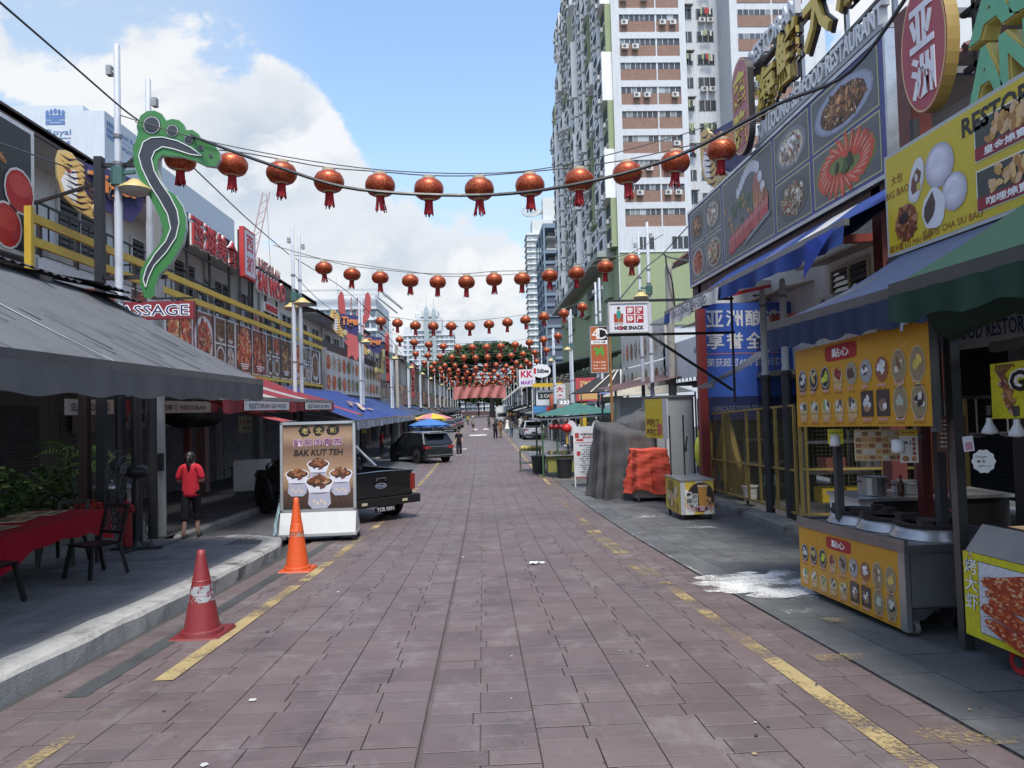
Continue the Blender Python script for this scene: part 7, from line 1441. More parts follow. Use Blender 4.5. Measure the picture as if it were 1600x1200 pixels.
t=T('tower_crane','lattice crane jib leaning over the left roofs','crane',(-60,190,0)); m=MB((.4,.25,.25))
a=at(390,420,190); b=at(416,302,190); d=b-a
for s in (-1,1): m.bar(a+Vector((s*.9,0,0)),b+Vector((s*.9,0,.2)),.22)
for k in range(14): p=a+d*(k/14); q=a+d*((k+1)/14); s=1 if k%2 else -1; m.bar(p+Vector((s*.9,0,0)),q-Vector((s*.9,0,0)),.14)
P('jib',m,'paint',t); m=MB((.1,.1,.1)); m.tube([b,b-Vector((-1.5,0,38))],.06,3); P('hoist_rope',m,'paint',t); m=MB((.4,.25,.25)); m.bar((a.x,190,-1),a,1.4); P('mast',m,'paint',t)
# ================================================================ TREES
def bigtree(x,y,z,h,rx,ry,rz,n,label,leaf=1.0,cols=None,cl=22,tr=.5):
    t=T('tree',label,'tree',(x,y,z)); m=MB((.09,.075,.06)); ct=Vector((x,y,z+h-rz))
    m.tube([(x,y,z),(x+.2,y,z+(h-rz)*.5),(x,y,z+h-rz)],[tr,tr*.8,tr*.6],8)
    lobes=[]
    for k in range(cl):
        a=k*2.4; q=math.sqrt((k+.5)/cl); p=Vector((x+rx*.78*q*math.cos(a),y+ry*.78*q*math.sin(a),z+h-rz*.9+rz*.62*math.sqrt(max(0,1-q*q))*rnd.uniform(.75,1.1)+rnd.uniform(-.1,.1)*rz)); lobes.append(p)
        if k%2==0: m.tube([ct-Vector((0,0,rz*.25)),ct.lerp(p,.55)+Vector((0,0,-.04*h)),p],[tr*.4,tr*.22,tr*.08],5)
    P('trunk',m,'matte',t); m=MB(); cols=cols or GRN
    for p in lobes: s=rnd.uniform(.2,.34); leafcloud(m,p,(rx*s,ry*s,rz*rnd.uniform(.22,.36)),n//cl,leaf,[sh(c,rnd.uniform(.85,1.15)) for c in cols],1.3)
    P('crown',m,'leaf',t); return t
DG=[(.028,.055,.02),(.04,.075,.025),(.02,.04,.016),(.055,.09,.03)]
bigtree(3,200,-1.3,21.5,14.5,11,7.0,11000,'big spreading rain tree over the far end of the street',.95,DG,40,.8)
bigtree(-11,206,-1.3,16.5,10,8,6.0,6000,'broad dark tree left of the big rain tree',.9,DG,28,.6)
bigtree(14,222,-1.3,16,6,6,6,2600,'tree partly behind the right poles at the street end',.9,DG,18,.5)
for k,(x,y,h,r_) in enumerate(((-6,262,9,5),(1,266,8,5),(6,262,7,4),(-13,258,11,5),(11,260,10,5))): bigtree(x,y,-1.3,h,r_,r_,h*.42,1300,'bushy green tree closing the end of the street, %s of that row'%ORDS[k],.8,[sh(c,1.5) for c in DG],12,.3)
for k,(x,y,h,r_) in enumerate(((-7,228,12.5,6),(-1,232,11.5,5.5),(5,230,12,6),(10,228,12,5.5),(-13,226,13,6))): bigtree(x,y,-1.3,h,r_,r_,h*.6,1700,'low crowned green tree under the rain tree, %s of the nearer row'%ORDS[k],.8,[sh(c,1.35) for c in DG],14,.3)
bigtree(-20,235,-1.3,12,7,6,5,1600,'dark tree behind the last left shophouses',.9,DG,14,.4)
S('far_hedge_ground',sheet(MB((.05,.06,.03)),-40,40,256,300,.02),'matte')
m=MB((.09,.05,.055)); m.box(-9,9,254,254.5,-1.3,.2); O('end_wall',m,'matte','low dark wall across the end of the street','wall')
# ================================================================ RIGHT SIDE, FURTHER DOWN
t=T('steel_shed','dark green open steel shed beside the far right poles','shed',(9,72,-1.3)); m=MB((.03,.045,.04))
for y in range(62,100,6):
    m=MB((.03,.045,.04))
    for x in (6.6,13): m.bar((x,y,-1.3),(x,y,4.8),.18)
    m.bar((6.2,y,4.9),(13.4,y,6.3),.16); m.bar((6.2,y,4.3),(13.4,y,4.9),.1)
    for q in range(6): m.bar((6.4+q*1.2,y,4.35+.1*q),(7.0+q*1.2,y,5.1+.23*q),.07)
    P('truss',m,'oldmetal',t)
m=MB((.035,.045,.042)); m.hexa([(6,60,5.0),(13.8,60,6.5),(13.8,98,6.5),(6,98,5.0),(6,60,5.1),(13.8,60,6.6),(13.8,98,6.6),(6,98,5.1)]); P('roof',m,'oldmetal',t)
m=MB((.4,.4,.36)); m.hexa([(3.9,118,2.6),(9,112,6.6),(9,135,6.6),(3.9,135,2.6),(3.9,118,2.75),(9,112,6.75),(9,135,6.75),(3.9,135,2.75)]); O('sloping_canopy',m,'canvas','pale sloping canopy roof beyond the far right poles','canopy')
cs_=[(.1,.13,.16),(.3,.3,.29),(.04,.05,.07),(.05,.1,.16),(.2,.19,.17),(.06,.07,.07)]
y=37; i=0
while y<225:
    L=rnd.uniform(5,9); x0=rnd.uniform(5.2,6.0) if y<60 else rnd.uniform(4.4,5.4); t=T('stall_shelter','low roadside stall shelter, %s beyond the snack stall on the right'%(ORDS[i]),'stall',(7,y,-1.3),'stall shelters far along the right side'); c=cs_[i%6]
    m=MB(c); h=rnd.uniform(.9,1.5); m.hexa([(x0,y,h-.3),(x0+3.6,y,h+.6),(x0+3.6,y+L,h+.6),(x0,y+L,h-.3),(x0,y,h-.24),(x0+3.6,y,h+.66),(x0+3.6,y+L,h+.66),(x0,y+L,h-.24)]); P('roof',m,'canvas',t)
    for a in (x0+.1,x0+3.4):
        for b in (y+.2,y+L-.2): m=MB((.08,.08,.085)); m.bar((a,b,-1.3),(a,b,h-.2),.08); P('post',m,'oldmetal',t)
    m=MB((.05,.05,.05)); m.box(x0+.8,x0+3.2,y+.3,y+L-.6,-1.3,-.3,rnd.choice([(.1,.1,.1),(.2,.15,.1),(.25,.25,.25)])); 
    for q in range(8): s=rnd.uniform(.2,.45); a=x0+rnd.uniform(.6,3); b=y+.2+rnd.uniform(0,1); m.box(a,a+s,b-.3,b+.1,-.295,-.25+s,rnd.choice([(.4,.06,.05),(.5,.48,.42),(.1,.2,.3),(.45,.3,.05),(.05,.05,.05),(.15,.25,.1)]))
    P('counter',m,'matte',t); y+=L+rnd.uniform(.5,3); i+=1
y=64; i=0
while y<240:
    L=rnd.uniform(7,12); 
    if y>100: 
        t=T('shophouse','far right shophouse, %s beyond the steel shed'%ORDS[i],'shophouse',(9,y,-1.3),'shophouses far along the right'); m=MB(rnd.choice([(.35,.36,.34),(.42,.4,.36),(.2,.21,.21)])); h=rnd.uniform(3.5,6.5); m.box(8.5,14,y,y+L-.2,-1.3,h); P('wall',m,'wall',t); w_=MB((.05,.055,.06))
        for q in range(3): w_.box(8.4,8.49,y+.6+q*L/3.3,y+.6+q*L/3.3+L/5,.8,min(h-.5,2.6))
        P('window',w_,'glass',t); r_=MB((.1,.07,.06)); r_.box(7.9,14.2,y,y+L-.2,h+.002,h+.25); P('roof',r_,'matte',t); i+=1
    y+=L
def hangsign(name,label,x,y,z,w_,h,c,texts,shape='rect',pole=True,side=1):
    t=T(name,label,'shop sign',(x,y,z)); F=FC(x,y,z); m=MB(); 
    if shape=='oval': m.prism(F,[(w_/2*math.cos(q),h/2*math.sin(q)) for q in [2*math.pi*k/28 for k in range(28)]],-.15,0,c)
    else: m.fbox(F,-w_/2,w_/2,-h/2,h/2,-.15,0,c)
    P('sign_box',m,'paint',t); m=MB()
    for tx,a,b,hh,ww,cc in texts: 
        if tx: m.text(tx,F,a,b,hh,.01,None,cc,ww,bold=.04)
        else: m.rect(F,a-ww/2,a+ww/2,b-hh/2,b+hh/2,.008,cc)
    P('print',m,'print',t)
    if pole: m=MB((.45,.46,.46)); m.bar((x+side*w_*.3,y+.2,-1.3),(x+side*w_*.3,y+.2,z+h/2),.1); P('post',m,'paint',t)
    return t
hangsign('oval_sign','white oval snack sign on a pole down the right side',5.2,60,4.6,1.65,1.15,(.62,.63,.65),[('Edibee',.15,0,.36,1.0,DK),(None,-.55,0,.5,.22,(.4,.04,.04))],'oval')
hangsign('shop_sign','white sign with red KK letters beside the oval sign',4.1,62,4.1,1.45,1.5,(.6,.6,.62),[('KK',0,.35,.6,1.1,(.42,.03,.08)),('MART',0,-.4,.35,1.1,(.3,.1,.4))])
hangsign('yellow_bar_sign','long yellow bar sign under the oval one',5.6,59,3.35,2.5,.32,(.55,.36,.02),[])
hangsign('shop_sign','white and black restaurant sign under the yellow bar',5.6,59.3,2.3,1.9,1.3,(.55,.56,.56),[(None,0,.15,.6,1.6,(.03,.04,.035)),('2 CAFE',0,.15,.3,1.2,(.5,.5,.45))])
hangsign('shop_sign','small blue and red balloon sign below the black one',5.3,59,1.35,1.9,.5,(.05,.2,.4),[(None,.45,0,.4,.6,(.45,.05,.05))])
hangsign('shop_sign','red and white tall shop sign far down the right',6.6,58.6,2.6,.9,1.5,(.5,.5,.5),[('大',0,.35,.5,.6,(.4,.04,.04)),('食',0,-.3,.5,.6,(.4,.04,.04))])
m=MB((.45,.12,.05)); m.ell((5.95,58.4,1.9),(.3,.3,.75),8,8); O('inflatable',m,'plastic','orange upright inflatable under the white signs','inflatable',smooth=True)
hangsign('shop_sign','red sign with a seafood picture on the right behind the 4D sign',6.9,45,2.6,1.6,1.5,(.4,.05,.06),[('海鲜',0,.3,.5,1.1,(.6,.5,.2)),(None,0,-.4,.5,1.2,(.5,.3,.12))])
hangsign('shop_sign','grey sign with white numbers low behind the 4D sign',6.2,52,1.7,1.2,.8,(.2,.2,.2),[('333',0,.12,.28,.8,WHT),(None,0,-.25,.15,.9,(.4,.06,.05))])
m=MB((.5,.34,.03)); m.box(4.75,5.05,33.8,34,.3,1.7); O('yellow_locker',m,'paint','narrow yellow box on the post beside the 4D sign','box')
# big pink banner across the far street
t=T('street_banner','wide pink banner hung across the far street under the lanterns','banner',(0,112,3.5)); m=MB((.42,.16,.15)); rows=[]
for k in range(41):
    f=k/40; x=-4.35+8.3*f; rows.append([(x,112+.3*math.sin(f*34+q*3)*(.4+q),5.0-.35*math.sin(math.pi*f)*.3-q*(2.05)+(.3*math.sin(math.pi*f)*(q))+.04*math.sin(f*60+q*9)) for q in (0,.25,.5,.75,1)])
m.grid(rows); P('cloth',m,'fabric',t,smooth=True); m=MB((.1,.1,.1)); m.tube([(-6.4,112,5.3),(-4.3,112,5.0)],.03,4); m.tube([(3.9,112,5.0),(6.0,112,5.3)],.03,4); P('rope',m,'matte',t)
# ================================================================ LANTERNS AND CABLES
lt=T('paper_lantern','first','lantern',(0,0,0),'lanterns strung across the street')
def lcf(a,b): return (.25,.03,.016) if (a+b)%2 else (.31,.045,.02)
m=MB(); m.lathe([(.25*math.sin(math.pi*(.12+.76*k/12))**.8*1.06,-.185*math.cos(math.pi*(.06+.88*k/12))) for k in range(13)],(0,0,0),28,lob=lambda t:1+.022*math.cos(14*t),cf=lcf); P('body',m,'lantern',lt,smooth=True)
m=MB((.42,.36,.24)); m.lathe([(.105,.165),(.115,.17),(.115,.235),(.09,.24)],(0,0,0),16); P('top_cap',m,'plastic',lt)
m=MB((.4,.3,.14)); m.lathe([(.09,-.2),(.1,-.165)],(0,0,0),16); P('bottom_cap',m,'plastic',lt)
m=MB()
for k in range(22): a=2*math.pi*k/22; r_=.06; q=rnd.uniform(-.035,.035); m.tube([(r_*math.cos(a),r_*math.sin(a),-.19),(r_*1.15*math.cos(a)+q*.4,r_*1.1*math.sin(a),-.33),(r_*1.45*math.cos(a)+q,r_*1.3*math.sin(a),-.42-rnd.uniform(0,.06))],.013,3,sh((.3,.022,.028),rnd.uniform(.7,1.2)),caps=False)
P('tassel',m,'fabric',lt)
first=[True]
def lantern(p,label,s=1.):
    z=rnd.uniform(0,6.28)
    if first[0]: first[0]=False; lt.location=p; lt['label']=label; o=lt
    else: o=copy_tree(lt,None,p,None,label)
    o.rotation_euler=(rnd.uniform(-.06,.06),rnd.uniform(-.05,.05),z); o.scale=(s,s,s*rnd.uniform(.95,1.03)); return o
def cable(name,label,pts,r,c=(.02,.02,.022),sub=6,group=None):
    P_=[Vector(p) for p in pts]; out=[]
    for i in range(len(P_)-1):
        a,b,c_,d=P_[max(i-1,0)],P_[i],P_[i+1],P_[min(i+2,len(P_)-1)]
        for k in range(sub): t=k/sub; out.append(.5*((2*b)+(c_-a)*t+(2*a-5*b+4*c_-d)*t*t+(3*b-a-3*c_+d)*t**3))
    out.append(P_[-1]); m=MB(c); m.tube(out,r,5); return O(name,m,'plastic',label,'cable',group)
s1=[(282,250),(363,258),(440,271),(514,284),(594,290),(670,296),(749,296),(828,290),(905,282),(980,271),(1055,254),(1127,235)]
s2=[(506,419),(550,429),(594,434),(641,439),(684,441),(729,441),(772,437),(816,436),(859,431),(901,427),(946,417),(987,408)]
s3=[(595,502),(621,505),(649,509),(677,510),(705,510),(734,510),(764,507),(793,504),(821,500),(850,495),(881,490),(910,480)]
def wire(y,pl,i):
    pts=[(-6.4,y,pl[0].z+.75)]+[(p.x,y,p.z+.27) for p in pl]+[(6.0,y,pl[-1].z+.85)]
    cable('lantern_wire','thin wire carrying the %s string of lanterns from the camera'%ORDS[i],pts,.012,sub=3,group='wires carrying the lanterns')
for i,(y,ps) in enumerate(((13.45,s1),(22.3,s2),(34.3,s3))):
    pl=[at(px,py,y) for px,py in ps]
    for k,p in enumerate(pl): lantern(p,'red gold lantern, %s from the left on the %s string'%(ORDS[k],ORDS[i]),(1.06,1.0,1.0)[i])
    wire(y,pl,i)
ys=[45.5,55,64,73,82,92,102,112,122,132,143,154,166]
for j,y in enumerate(ys):
    sag=rnd.uniform(.5,.8); off=rnd.uniform(-.3,.3); pl=[]
    for k in range(12):
        x=-5.2+off+k*.93; zz=(5.75 if j<2 else 5.55+rnd.uniform(-.15,.15))+sag*((x/5.5)**2); pl.append(Vector((x,y+rnd.uniform(-.1,.1),zz-.25)))
    for k,p in enumerate(pl): lantern(p,'red gold lantern, %s from the left on the %s string'%(ORDS[k],ORDS[3+j]))
    wire(y,pl,3+j)
# heavier cables
cable('power_cable','thick black cable sweeping under the nearest lanterns to the upper right',[at(x,y,d) for x,y,d in ((285,206,13.2),(330,224,12.6),(440,263,11.9),(560,296,11.6),(750,305,11.5),(905,287,11),(1060,243,10.5),(1210,165,9.8),(1330,110,9),(1440,-40,8))],.028)
cable('power_cable','black cable dropping from the top left corner to the massage sign',[at(x,y,d) for x,y,d in ((-10,-5,9),(100,90,11),(186,165,12.8),(216,188,12.95))],.017)
cable('power_cable','thin cable running from the massage sign down to the second poles',[at(x,y,d) for x,y,d in ((290,250,13.3),(390,345,18),(452,398,24))],.014)
cable('power_cable','long thin wire from the second poles to the far poles',[at(x,y,d) for x,y,d in ((462,404,25),(560,470,31),(625,550,37.4),(628,560,44))],.014)
cable('power_cable','lower thin wire from the second left poles to the far roofs',[at(x,y,d) for x,y,d in ((456,425,24.4),(500,470,30),(562,516,37.5))],.013)
cable('power_cable','straight wire across the street from the second left poles',[at(x,y,24.5) for x,y in ((455,398),(640,424),(720,432),(900,420),(1010,395))],.012)
cable('power_cable','high wire above the nearest lanterns',[at(x,y,12.9) for x,y in ((187,180),(340,224),(560,262),(750,271),(880,258),(1050,215),(1120,190))],.01)
cable('power_cable','cable from the home snack sign up to the concrete pole',[at(x,y,d) for x,y,d in ((968,468,20),(1010,418,22.5),(1036,396,24.9),(1078,350,24))],.02)
cable('power_cable','cable loop from the concrete pole to the seafood billboard',[at(x,y,d) for x,y,d in ((1036,396,24.9),(1045,402,24.5),(1080,408,21))],.03)
cable('power_cable','black cable hanging down from the concrete pole to the balcony',[at(x,y,d) for x,y,d in ((1040,400,24.9),(1042,418,24.8),(1050,440,24.6),(1056,500,25))],.03)
cable('power_cable','wire along the left upper wall past the tiger sign',[at(x,y,d) for x,y,d in ((-5,222,10),(60,245,12),(140,275,14.5))],.014)
# ================================================================ VEHICLES
def loft(mb,st,c=None,cf=None):   # st: list of (y, half profile [(x,z)...]) bottom centre to top centre
    rows=[]
    for y,pr in st: rows.append([(x,y,z) for x,z in pr]+[(-x,y,z) for x,z in pr[::-1]])
    mb.grid(rows,c,True,cf); mb.face(rows[0][::-1],c); mb.face(rows[-1],c); return mb
def wheel(t,x,y,r,w,rim=(.12,.12,.125)):
    s=1 if x>0 else -1
    m=MB((.018,.018,.019)); m.lathe([(r*.62,-w/2),(r*.93,-w/2),(r,-w*.36),(r,w*.36),(r*.93,w/2),(r*.62,w/2)],(x,y,r),24,ax='x'); o=P('wheel',m,'rubber',t)
    h=MB(rim); h.lathe([(.02,s*w*.5-.0),(r*.2,s*w*.5),(r*.24,s*w*.36),(r*.6,s*w*.4),(r*.64,s*w*.5)],(x,y,r),24,ax='x')
    for k in range(6): a=k*1.047; h.bar((x+s*w*.46,y+r*.15*math.cos(a),r+r*.15*math.sin(a)),(x+s*w*.46,y+r*.6*math.cos(a),r+r*.6*math.sin(a)),.05,.03)
    P('rim',h,'steel',o); return o
def suv(label,c,L=4.6,W=1.88,Hh=1.68,glass=(.012,.014,.016),plate='',sedan=False,lights=(.25,.015,.015),group=None,trim=(.4,.4,.41)):
    t=T('parked_car',label,'car',(0,0,0),group); w=W/2; r=.36 if not sedan else .32
    def pr(zb,zt,k=1.0,sh_=.94): return [(0,zb),(w*.86*k,zb),(w*.97*k,zb+.12),(w*k,zb+.3),(w*.985*k,zt-.12),(w*sh_*k,zt),(0,zt+.025)]
    bl_=1.02 if not sedan else .95; hd=1.0 if not sedan else .88
    st=[(-L/2,pr(.42,.78,.84)),(-L/2+.06,pr(.34,bl_-.04,.93)),(-L/2+.35,pr(.26,bl_,.99)),(-L*.28,pr(.24,bl_)),(0,pr(.24,bl_-.02)),(L*.2,pr(.24,bl_-.05)),(L*.28,pr(.24,hd)),(L/2-.4,pr(.25,hd-.1,.97)),(L/2-.1,pr(.3,hd-.22,.88)),(L/2,pr(.42,hd-.32,.74))]
    m=MB(c); loft(m,st); P('body',m,'car',t,smooth=False)
    # greenhouse
    rr=Hh; yb0=-L/2+(.12 if not sedan else .75); yf0=L*.27; yb1=-L/2+(.55 if not sedan else 1.35); yf1=L*.08
    g=MB(glass); q=lambda k,z:w*k
    A=[(yb0,bl_),(yb1,rr-.07),(yf1,rr-.07),(yf0,bl_-.03)]
    g.grid([[(-w*.92,y,z) if i in(0,3) else (-w*.74,y,z) for i,(y,z) in enumerate(A)],[(w*.92,y,z) if i in(0,3) else (w*.74,y,z) for i,(y,z) in enumerate(A)]]); 
    g.face([(w*.92,A[0][0],A[0][1]),(w*.92,A[3][0],A[3][1]),(w*.74,A[2][0],A[2][1]),(w*.74,A[1][0],A[1][1])]); g.face([(-w*.92,A[3][0],A[3][1]),(-w*.92,A[0][0],A[0][1]),(-w*.74,A[1][0],A[1][1]),(-w*.74,A[2][0],A[2][1])]); P('windows',g,'glass',t)
    m=MB(c); loft(m,[(yb1-.22 if not sedan else yb1-.05,[(0,rr-.09),(w*.7,rr-.09),(w*.72,rr-.06),(w*.6,rr-.03),(0,rr-.02)]),(yb1+.3,[(0,rr-.08),(w*.75,rr-.08),(w*.76,rr-.05),(w*.62,rr+.0),(0,rr+.015)]),(yf1-.2,[(0,rr-.08),(w*.75,rr-.08),(w*.76,rr-.05),(w*.62,rr),(0,rr+.01)]),(yf1+.05,[(0,rr-.09),(w*.72,rr-.09),(w*.72,rr-.07),(w*.6,rr-.05),(0,rr-.04)])]); P('roof',m,'car',t)
    for s in (-1,1):
        m=MB(c)
        for ya,yb_ in ((yf0+.02,yf1+.02),(yb0-.01,yb1)): m.bar((s*w*.925,ya,bl_-.01),(s*w*.745,yb_,rr-.06),.07,.07)
        for f in (.36,.66): yy=yb0+(yf0-yb0)*f; yt=yb1+(yf1-yb1)*f; m.bar((s*w*.93,yy,bl_-.01),(s*w*.75,yt,rr-.06),.06,.05,BLK)
        P('pillar',m,'car',t)
        m=MB(c); m.ell((s*(w+.1),yf0-.35,bl_+.1),(.1,.07,.08),8,6); P('side_mirror',m,'car',t,smooth=True)
        m=MB(lights); m.box(min(s*w*.55,s*w*.95),max(s*w*.55,s*w*.95),-L/2-.0,-L/2+.2,bl_-.22,bl_-.08) if not sedan else m.box(min(s*w*.5,s*w*.93),max(s*w*.5,s*w*.93),-L/2-.01,-L/2+.2,bl_-.24,bl_-.1); P('tail_light',m,'gloss',t)
        m=MB((.5,.52,.55)); m.box(min(s*w*.5,s*w*.85),max(s*w*.5,s*w*.85),L/2-.28,L/2-.06,hd-.36,hd-.22); P('headlight',m,'gloss',t)
        for y in (-L*.3,L*.31):
            a=MB((.015,.015,.016)); a.lathe([(r*1.12,-.02),(r*1.2,-.02),(r*1.2,.02),(r*1.12,.02)],(s*(w*.985),y,r),20,ax='x'); P('wheel_arch',a,'plastic',t); wheel(t,s*(w-.1),y,r,.24)
    m=MB((.02,.02,.022)); m.box(-w*.85,w*.85,-L/2-.05,-L/2+.1,.32,.52); m.box(-w*.8,w*.8,L/2-.12,L/2+.0,.32,.5); P('bumper',m,'plastic',t)
    m=MB(trim); m.box(-w*.8,w*.8,-L/2-.065,-L/2-.052,.42,.455); m.box(-w*.75,w*.75,-L/2+.0,-L/2+.04,bl_-.12,bl_-.1); P('rear_trim',m,'steel',t)
    m=MB((.015,.015,.015)); F=FC(0,-L/2-.0,0); m.fbox(F,-.26,.26,.56,.67,-.05,.035); 
    if plate: m.text(plate,F,0,.615,.075,.04,None,(.6,.6,.6),.4,bold=.02)
    P('number_plate',m,'plastic',t)
    if not sedan: m=MB(BLK); m.hexa([(-w*.66,yb1-.42,rr-.1),(w*.66,yb1-.42,rr-.1),(w*.68,yb1-.1,rr-.07),(-w*.68,yb1-.1,rr-.07),(-w*.66,yb1-.42,rr-.07),(w*.66,yb1-.42,rr-.07),(w*.68,yb1-.1,rr-.03),(-w*.68,yb1-.1,rr-.03)]); P('spoiler',m,'car',t)
    return t
CB=(.008,.009,.011)
v=suv('black parked SUV angled behind the pickup truck on the left',CB); v.location=(-3.55,40.0,gz(39.5)); v.rotation_euler[2]=R(33)
v=suv('silver SUV parked beyond the snack stall on the right',(.42,.44,.47),4.5,1.86,1.62,lights=(.2,.03,.03)); v.location=(4.45,63.5,-1.3); v.rotation_euler[2]=R(3)
v=suv('dark grey sedan parked along the left kerb past the umbrellas',(.09,.095,.1),4.5,1.78,1.46,sedan=True); v.location=(-4.1,88,-1.3); v.rotation_euler[2]=R(4)
for k,(y,x,c,l,sd_) in enumerate(((98,-3.9,(.05,.055,.06),'black sedan ahead of the grey sedan',True),(106,-3.7,(.1,.11,.12),'dark sedan third in the left parked row',True),(120,-5.0,(.5,.51,.52),'white car further down the left parked row',False),(132,-5.0,(.3,.31,.32),'silver car far down the left parked row',False),(145,-4.9,(.5,.5,.5),'last white car visible on the left',False))):
    v=suv(l,c,4.4,1.76,1.46 if sd_ else 1.65,sedan=sd_); v.location=(x,y,-1.3); v.rotation_euler[2]=R(5)
# pickup truck
t=T('pickup_truck','black pickup truck parked at an angle behind the sign board','truck',(0,0,0)); L=5.3; w=.96
def pt(zb,zt,k=1.,s=.95): return [(0,zb),(w*.9*k,zb),(w*.98*k,zb+.1),(w*k,zb+.35),(w*.98*k,zt-.1),(w*s*k,zt),(0,zt+.01)]
m=MB(CB); loft(m,[(-.35,pt(.5,1.12)),(0,pt(.5,1.13)),(1.0,pt(.5,1.15)),(1.35,pt(.5,1.16)),(2.3,pt(.52,1.08,.98)),(2.6,pt(.6,.95,.9)),(2.66,pt(.7,.85,.8))]); P('cab_body',m,'car',t)
m=MB(CB)
for q in ((-w*.97,-w*.9,-2.62,-.37,.55,1.15),(w*.9,w*.97,-2.62,-.37,.55,1.15),(-w*.9,w*.9,-.44,-.37,.55,1.12),(-w*.9,w*.9,-2.6,-.45,.55,.62)): m.box(*q)
m.box(-w*.99,-w*.88,-2.64,-.36,1.151,1.19); m.box(w*.88,w*.99,-2.64,-.36,1.151,1.19); P('cargo_bed',m,'car',t)
m=MB(CB); loft(m,[(-2.69,[(0,.62),(w*.86,.62),(w*.88,.65),(w*.88,1.12),(w*.84,1.2),(0,1.22)]),(-2.63,[(0,.6),(w*.895,.6),(w*.895,.65),(w*.895,1.14),(w*.89,1.2),(0,1.23)])]); tg_=P('tailgate',m,'car',t)
F=FC(0,-2.692,0); m=MB((.5,.5,.5)); m.fbox(F,-.13,.13,.99,1.07,-.0,.02,(.3,.3,.3)); m.fbox(F,-.1,.1,1.0,1.04,.02,.03,BLK); P('handle',m,'steel',tg_)
m=MB(); m.disc(F,0,.88,.15,.065,.006,(.5,.5,.5),24); m.disc(F,0,.88,.135,.055,.008,(.02,.035,.09),24); m.text('Ford',F,0,.88,.06,.01,None,(.55,.55,.55),.17,shear=.2); P('badge',m,'gloss',tg_)
g=MB((.008,.009,.01)); A=[(-.36,1.14),(-.12,1.74),(.75,1.76),(1.45,1.17)]
g.grid([[(-(.9 if i in(0,3) else .7),y,z) for i,(y,z) in enumerate(A)],[((.9 if i in(0,3) else .7),y,z) for i,(y,z) in enumerate(A)]]); 
for s in (-1,1): f=[(s*.9,A[0][0],A[0][1]),(s*.9,A[3][0],A[3][1]),(s*.7,A[2][0],A[2][1]),(s*.7,A[1][0],A[1][1])]; g.face(f if s>0 else f[::-1])
P('windows',g,'glass',t)
m=MB(CB); loft(m,[(-.2,[(0,1.73),(.68,1.73),(.7,1.76),(.6,1.79),(0,1.8)]),(.2,[(0,1.74),(.71,1.74),(.72,1.78),(.6,1.82),(0,1.84)]),(.78,[(0,1.73),(.7,1.73),(.7,1.76),(.6,1.79),(0,1.8)])]); P('roof',m,'car',t)
for s in (-1,1):
    m=MB((.45,.46,.47)); m.tube([(s*.72,-.3,1.72),(s*.82,-.75,1.4),(s*.86,-1.1,1.2)],.035,7); P('roll_bar',m,'steel',t)
    m=MB((.2,.02,.02)); m.box(min(s*.83,s*.965),max(s*.83,s*.965),-2.70,-2.6,.72,1.1); P('tail_light',m,'gloss',t)
    m=MB(CB); m.ell((s*1.1,1.0,1.25),(.12,.07,.1),8,6); P('side_mirror',m,'car',t,smooth=True)
    for y in (-1.6,1.68):
        a=MB((.012,.012,.013)); a.lathe([(.43,-.05),(.52,-.06),(.52,.06),(.43,.05)],(s*.97,y,.47),22,ax='x'); P('wheel_flare',a,'plastic',t); wheel(t,s*.88,y,.42,.3,(.06,.06,.065))
m=MB((.012,.012,.013)); m.box(-1.0,1.0,-2.86,-2.66,.42,.6); m.box(-1.0,-.85,-2.84,-2.5,.45,.62); m.box(.85,1.0,-2.84,-2.5,.45,.62); P('rear_bumper',m,'plastic',t)
m=MB((.5,.45,.3)); 
for s in (-1,1): m.box(s*.55-.07,s*.55+.07,-2.875,-2.861,.48,.54)
P('reflector',m,'gloss',t)
F=FC(.0,-2.87,.0); m=MB((.01,.01,.011)); m.fbox(F,-.28,.28,.29,.41,-.02,0); m.text('TCR 9391',F,0,.35,.09,.004,None,(.6,.6,.6),.46,bold=.02); P('number_plate',m,'plastic',t)
m=MB((.02,.02,.02)); m.tube([(-.9,-1.6,.42),(.9,-1.6,.42)],.06,8); m.tube([(0,-1.6,.42),(0,1.6,.45)],.04,6); m.ell((0,-1.6,.42),(.16,.14,.14),8,6); P('axle',m,'oldmetal',t)
t.location=(-4.15,18.9,gz(18.3)); t.rotation_euler[2]=R(40)
# motorbikes and the lorry far away
def motorbike(x,y,label,c):
    t=T('motorbike',label,'motorbike',(x,y,-1.3),'motorbikes parked at the far end'); 
    for yy in (-.6,.6): m=MB((.02,.02,.02)); m.lathe([(.2,-.05),(.3,-.05),(.3,.05),(.2,.05)],(x,y+yy,-1.0),14,ax='x'); P('wheel',m,'rubber',t)
    m=MB(c); m.ell((x,y-.1,-.6),(.16,.65,.2),10,6); m.bar((x,y+.5,-.9),(x,y+.3,-.2),.08); m.bar((x-.33,y+.3,-.2),(x+.33,y+.3,-.2),.04,.04,BLK); m.ell((x,y+.45,-.4),(.14,.12,.2),8,6); P('body',m,'gloss',t); m=MB(BLK); m.box(x-.12,x+.12,y-.6,y+.05,-.42,-.34); P('seat',m,'plastic',t)
for k,(x,y,c) in enumerate(((2.2,100,(.05,.05,.06)),(2.7,101,(.3,.04,.03)),(3.3,99,(.04,.05,.07)),(2.4,108,(.3,.3,.3)),(3.6,106,(.3,.1,.03)),(-3,150,(.06,.06,.06)))): motorbike(x,y,'parked motorbike, %s of the cluster far down the street'%ORDS[k],c)
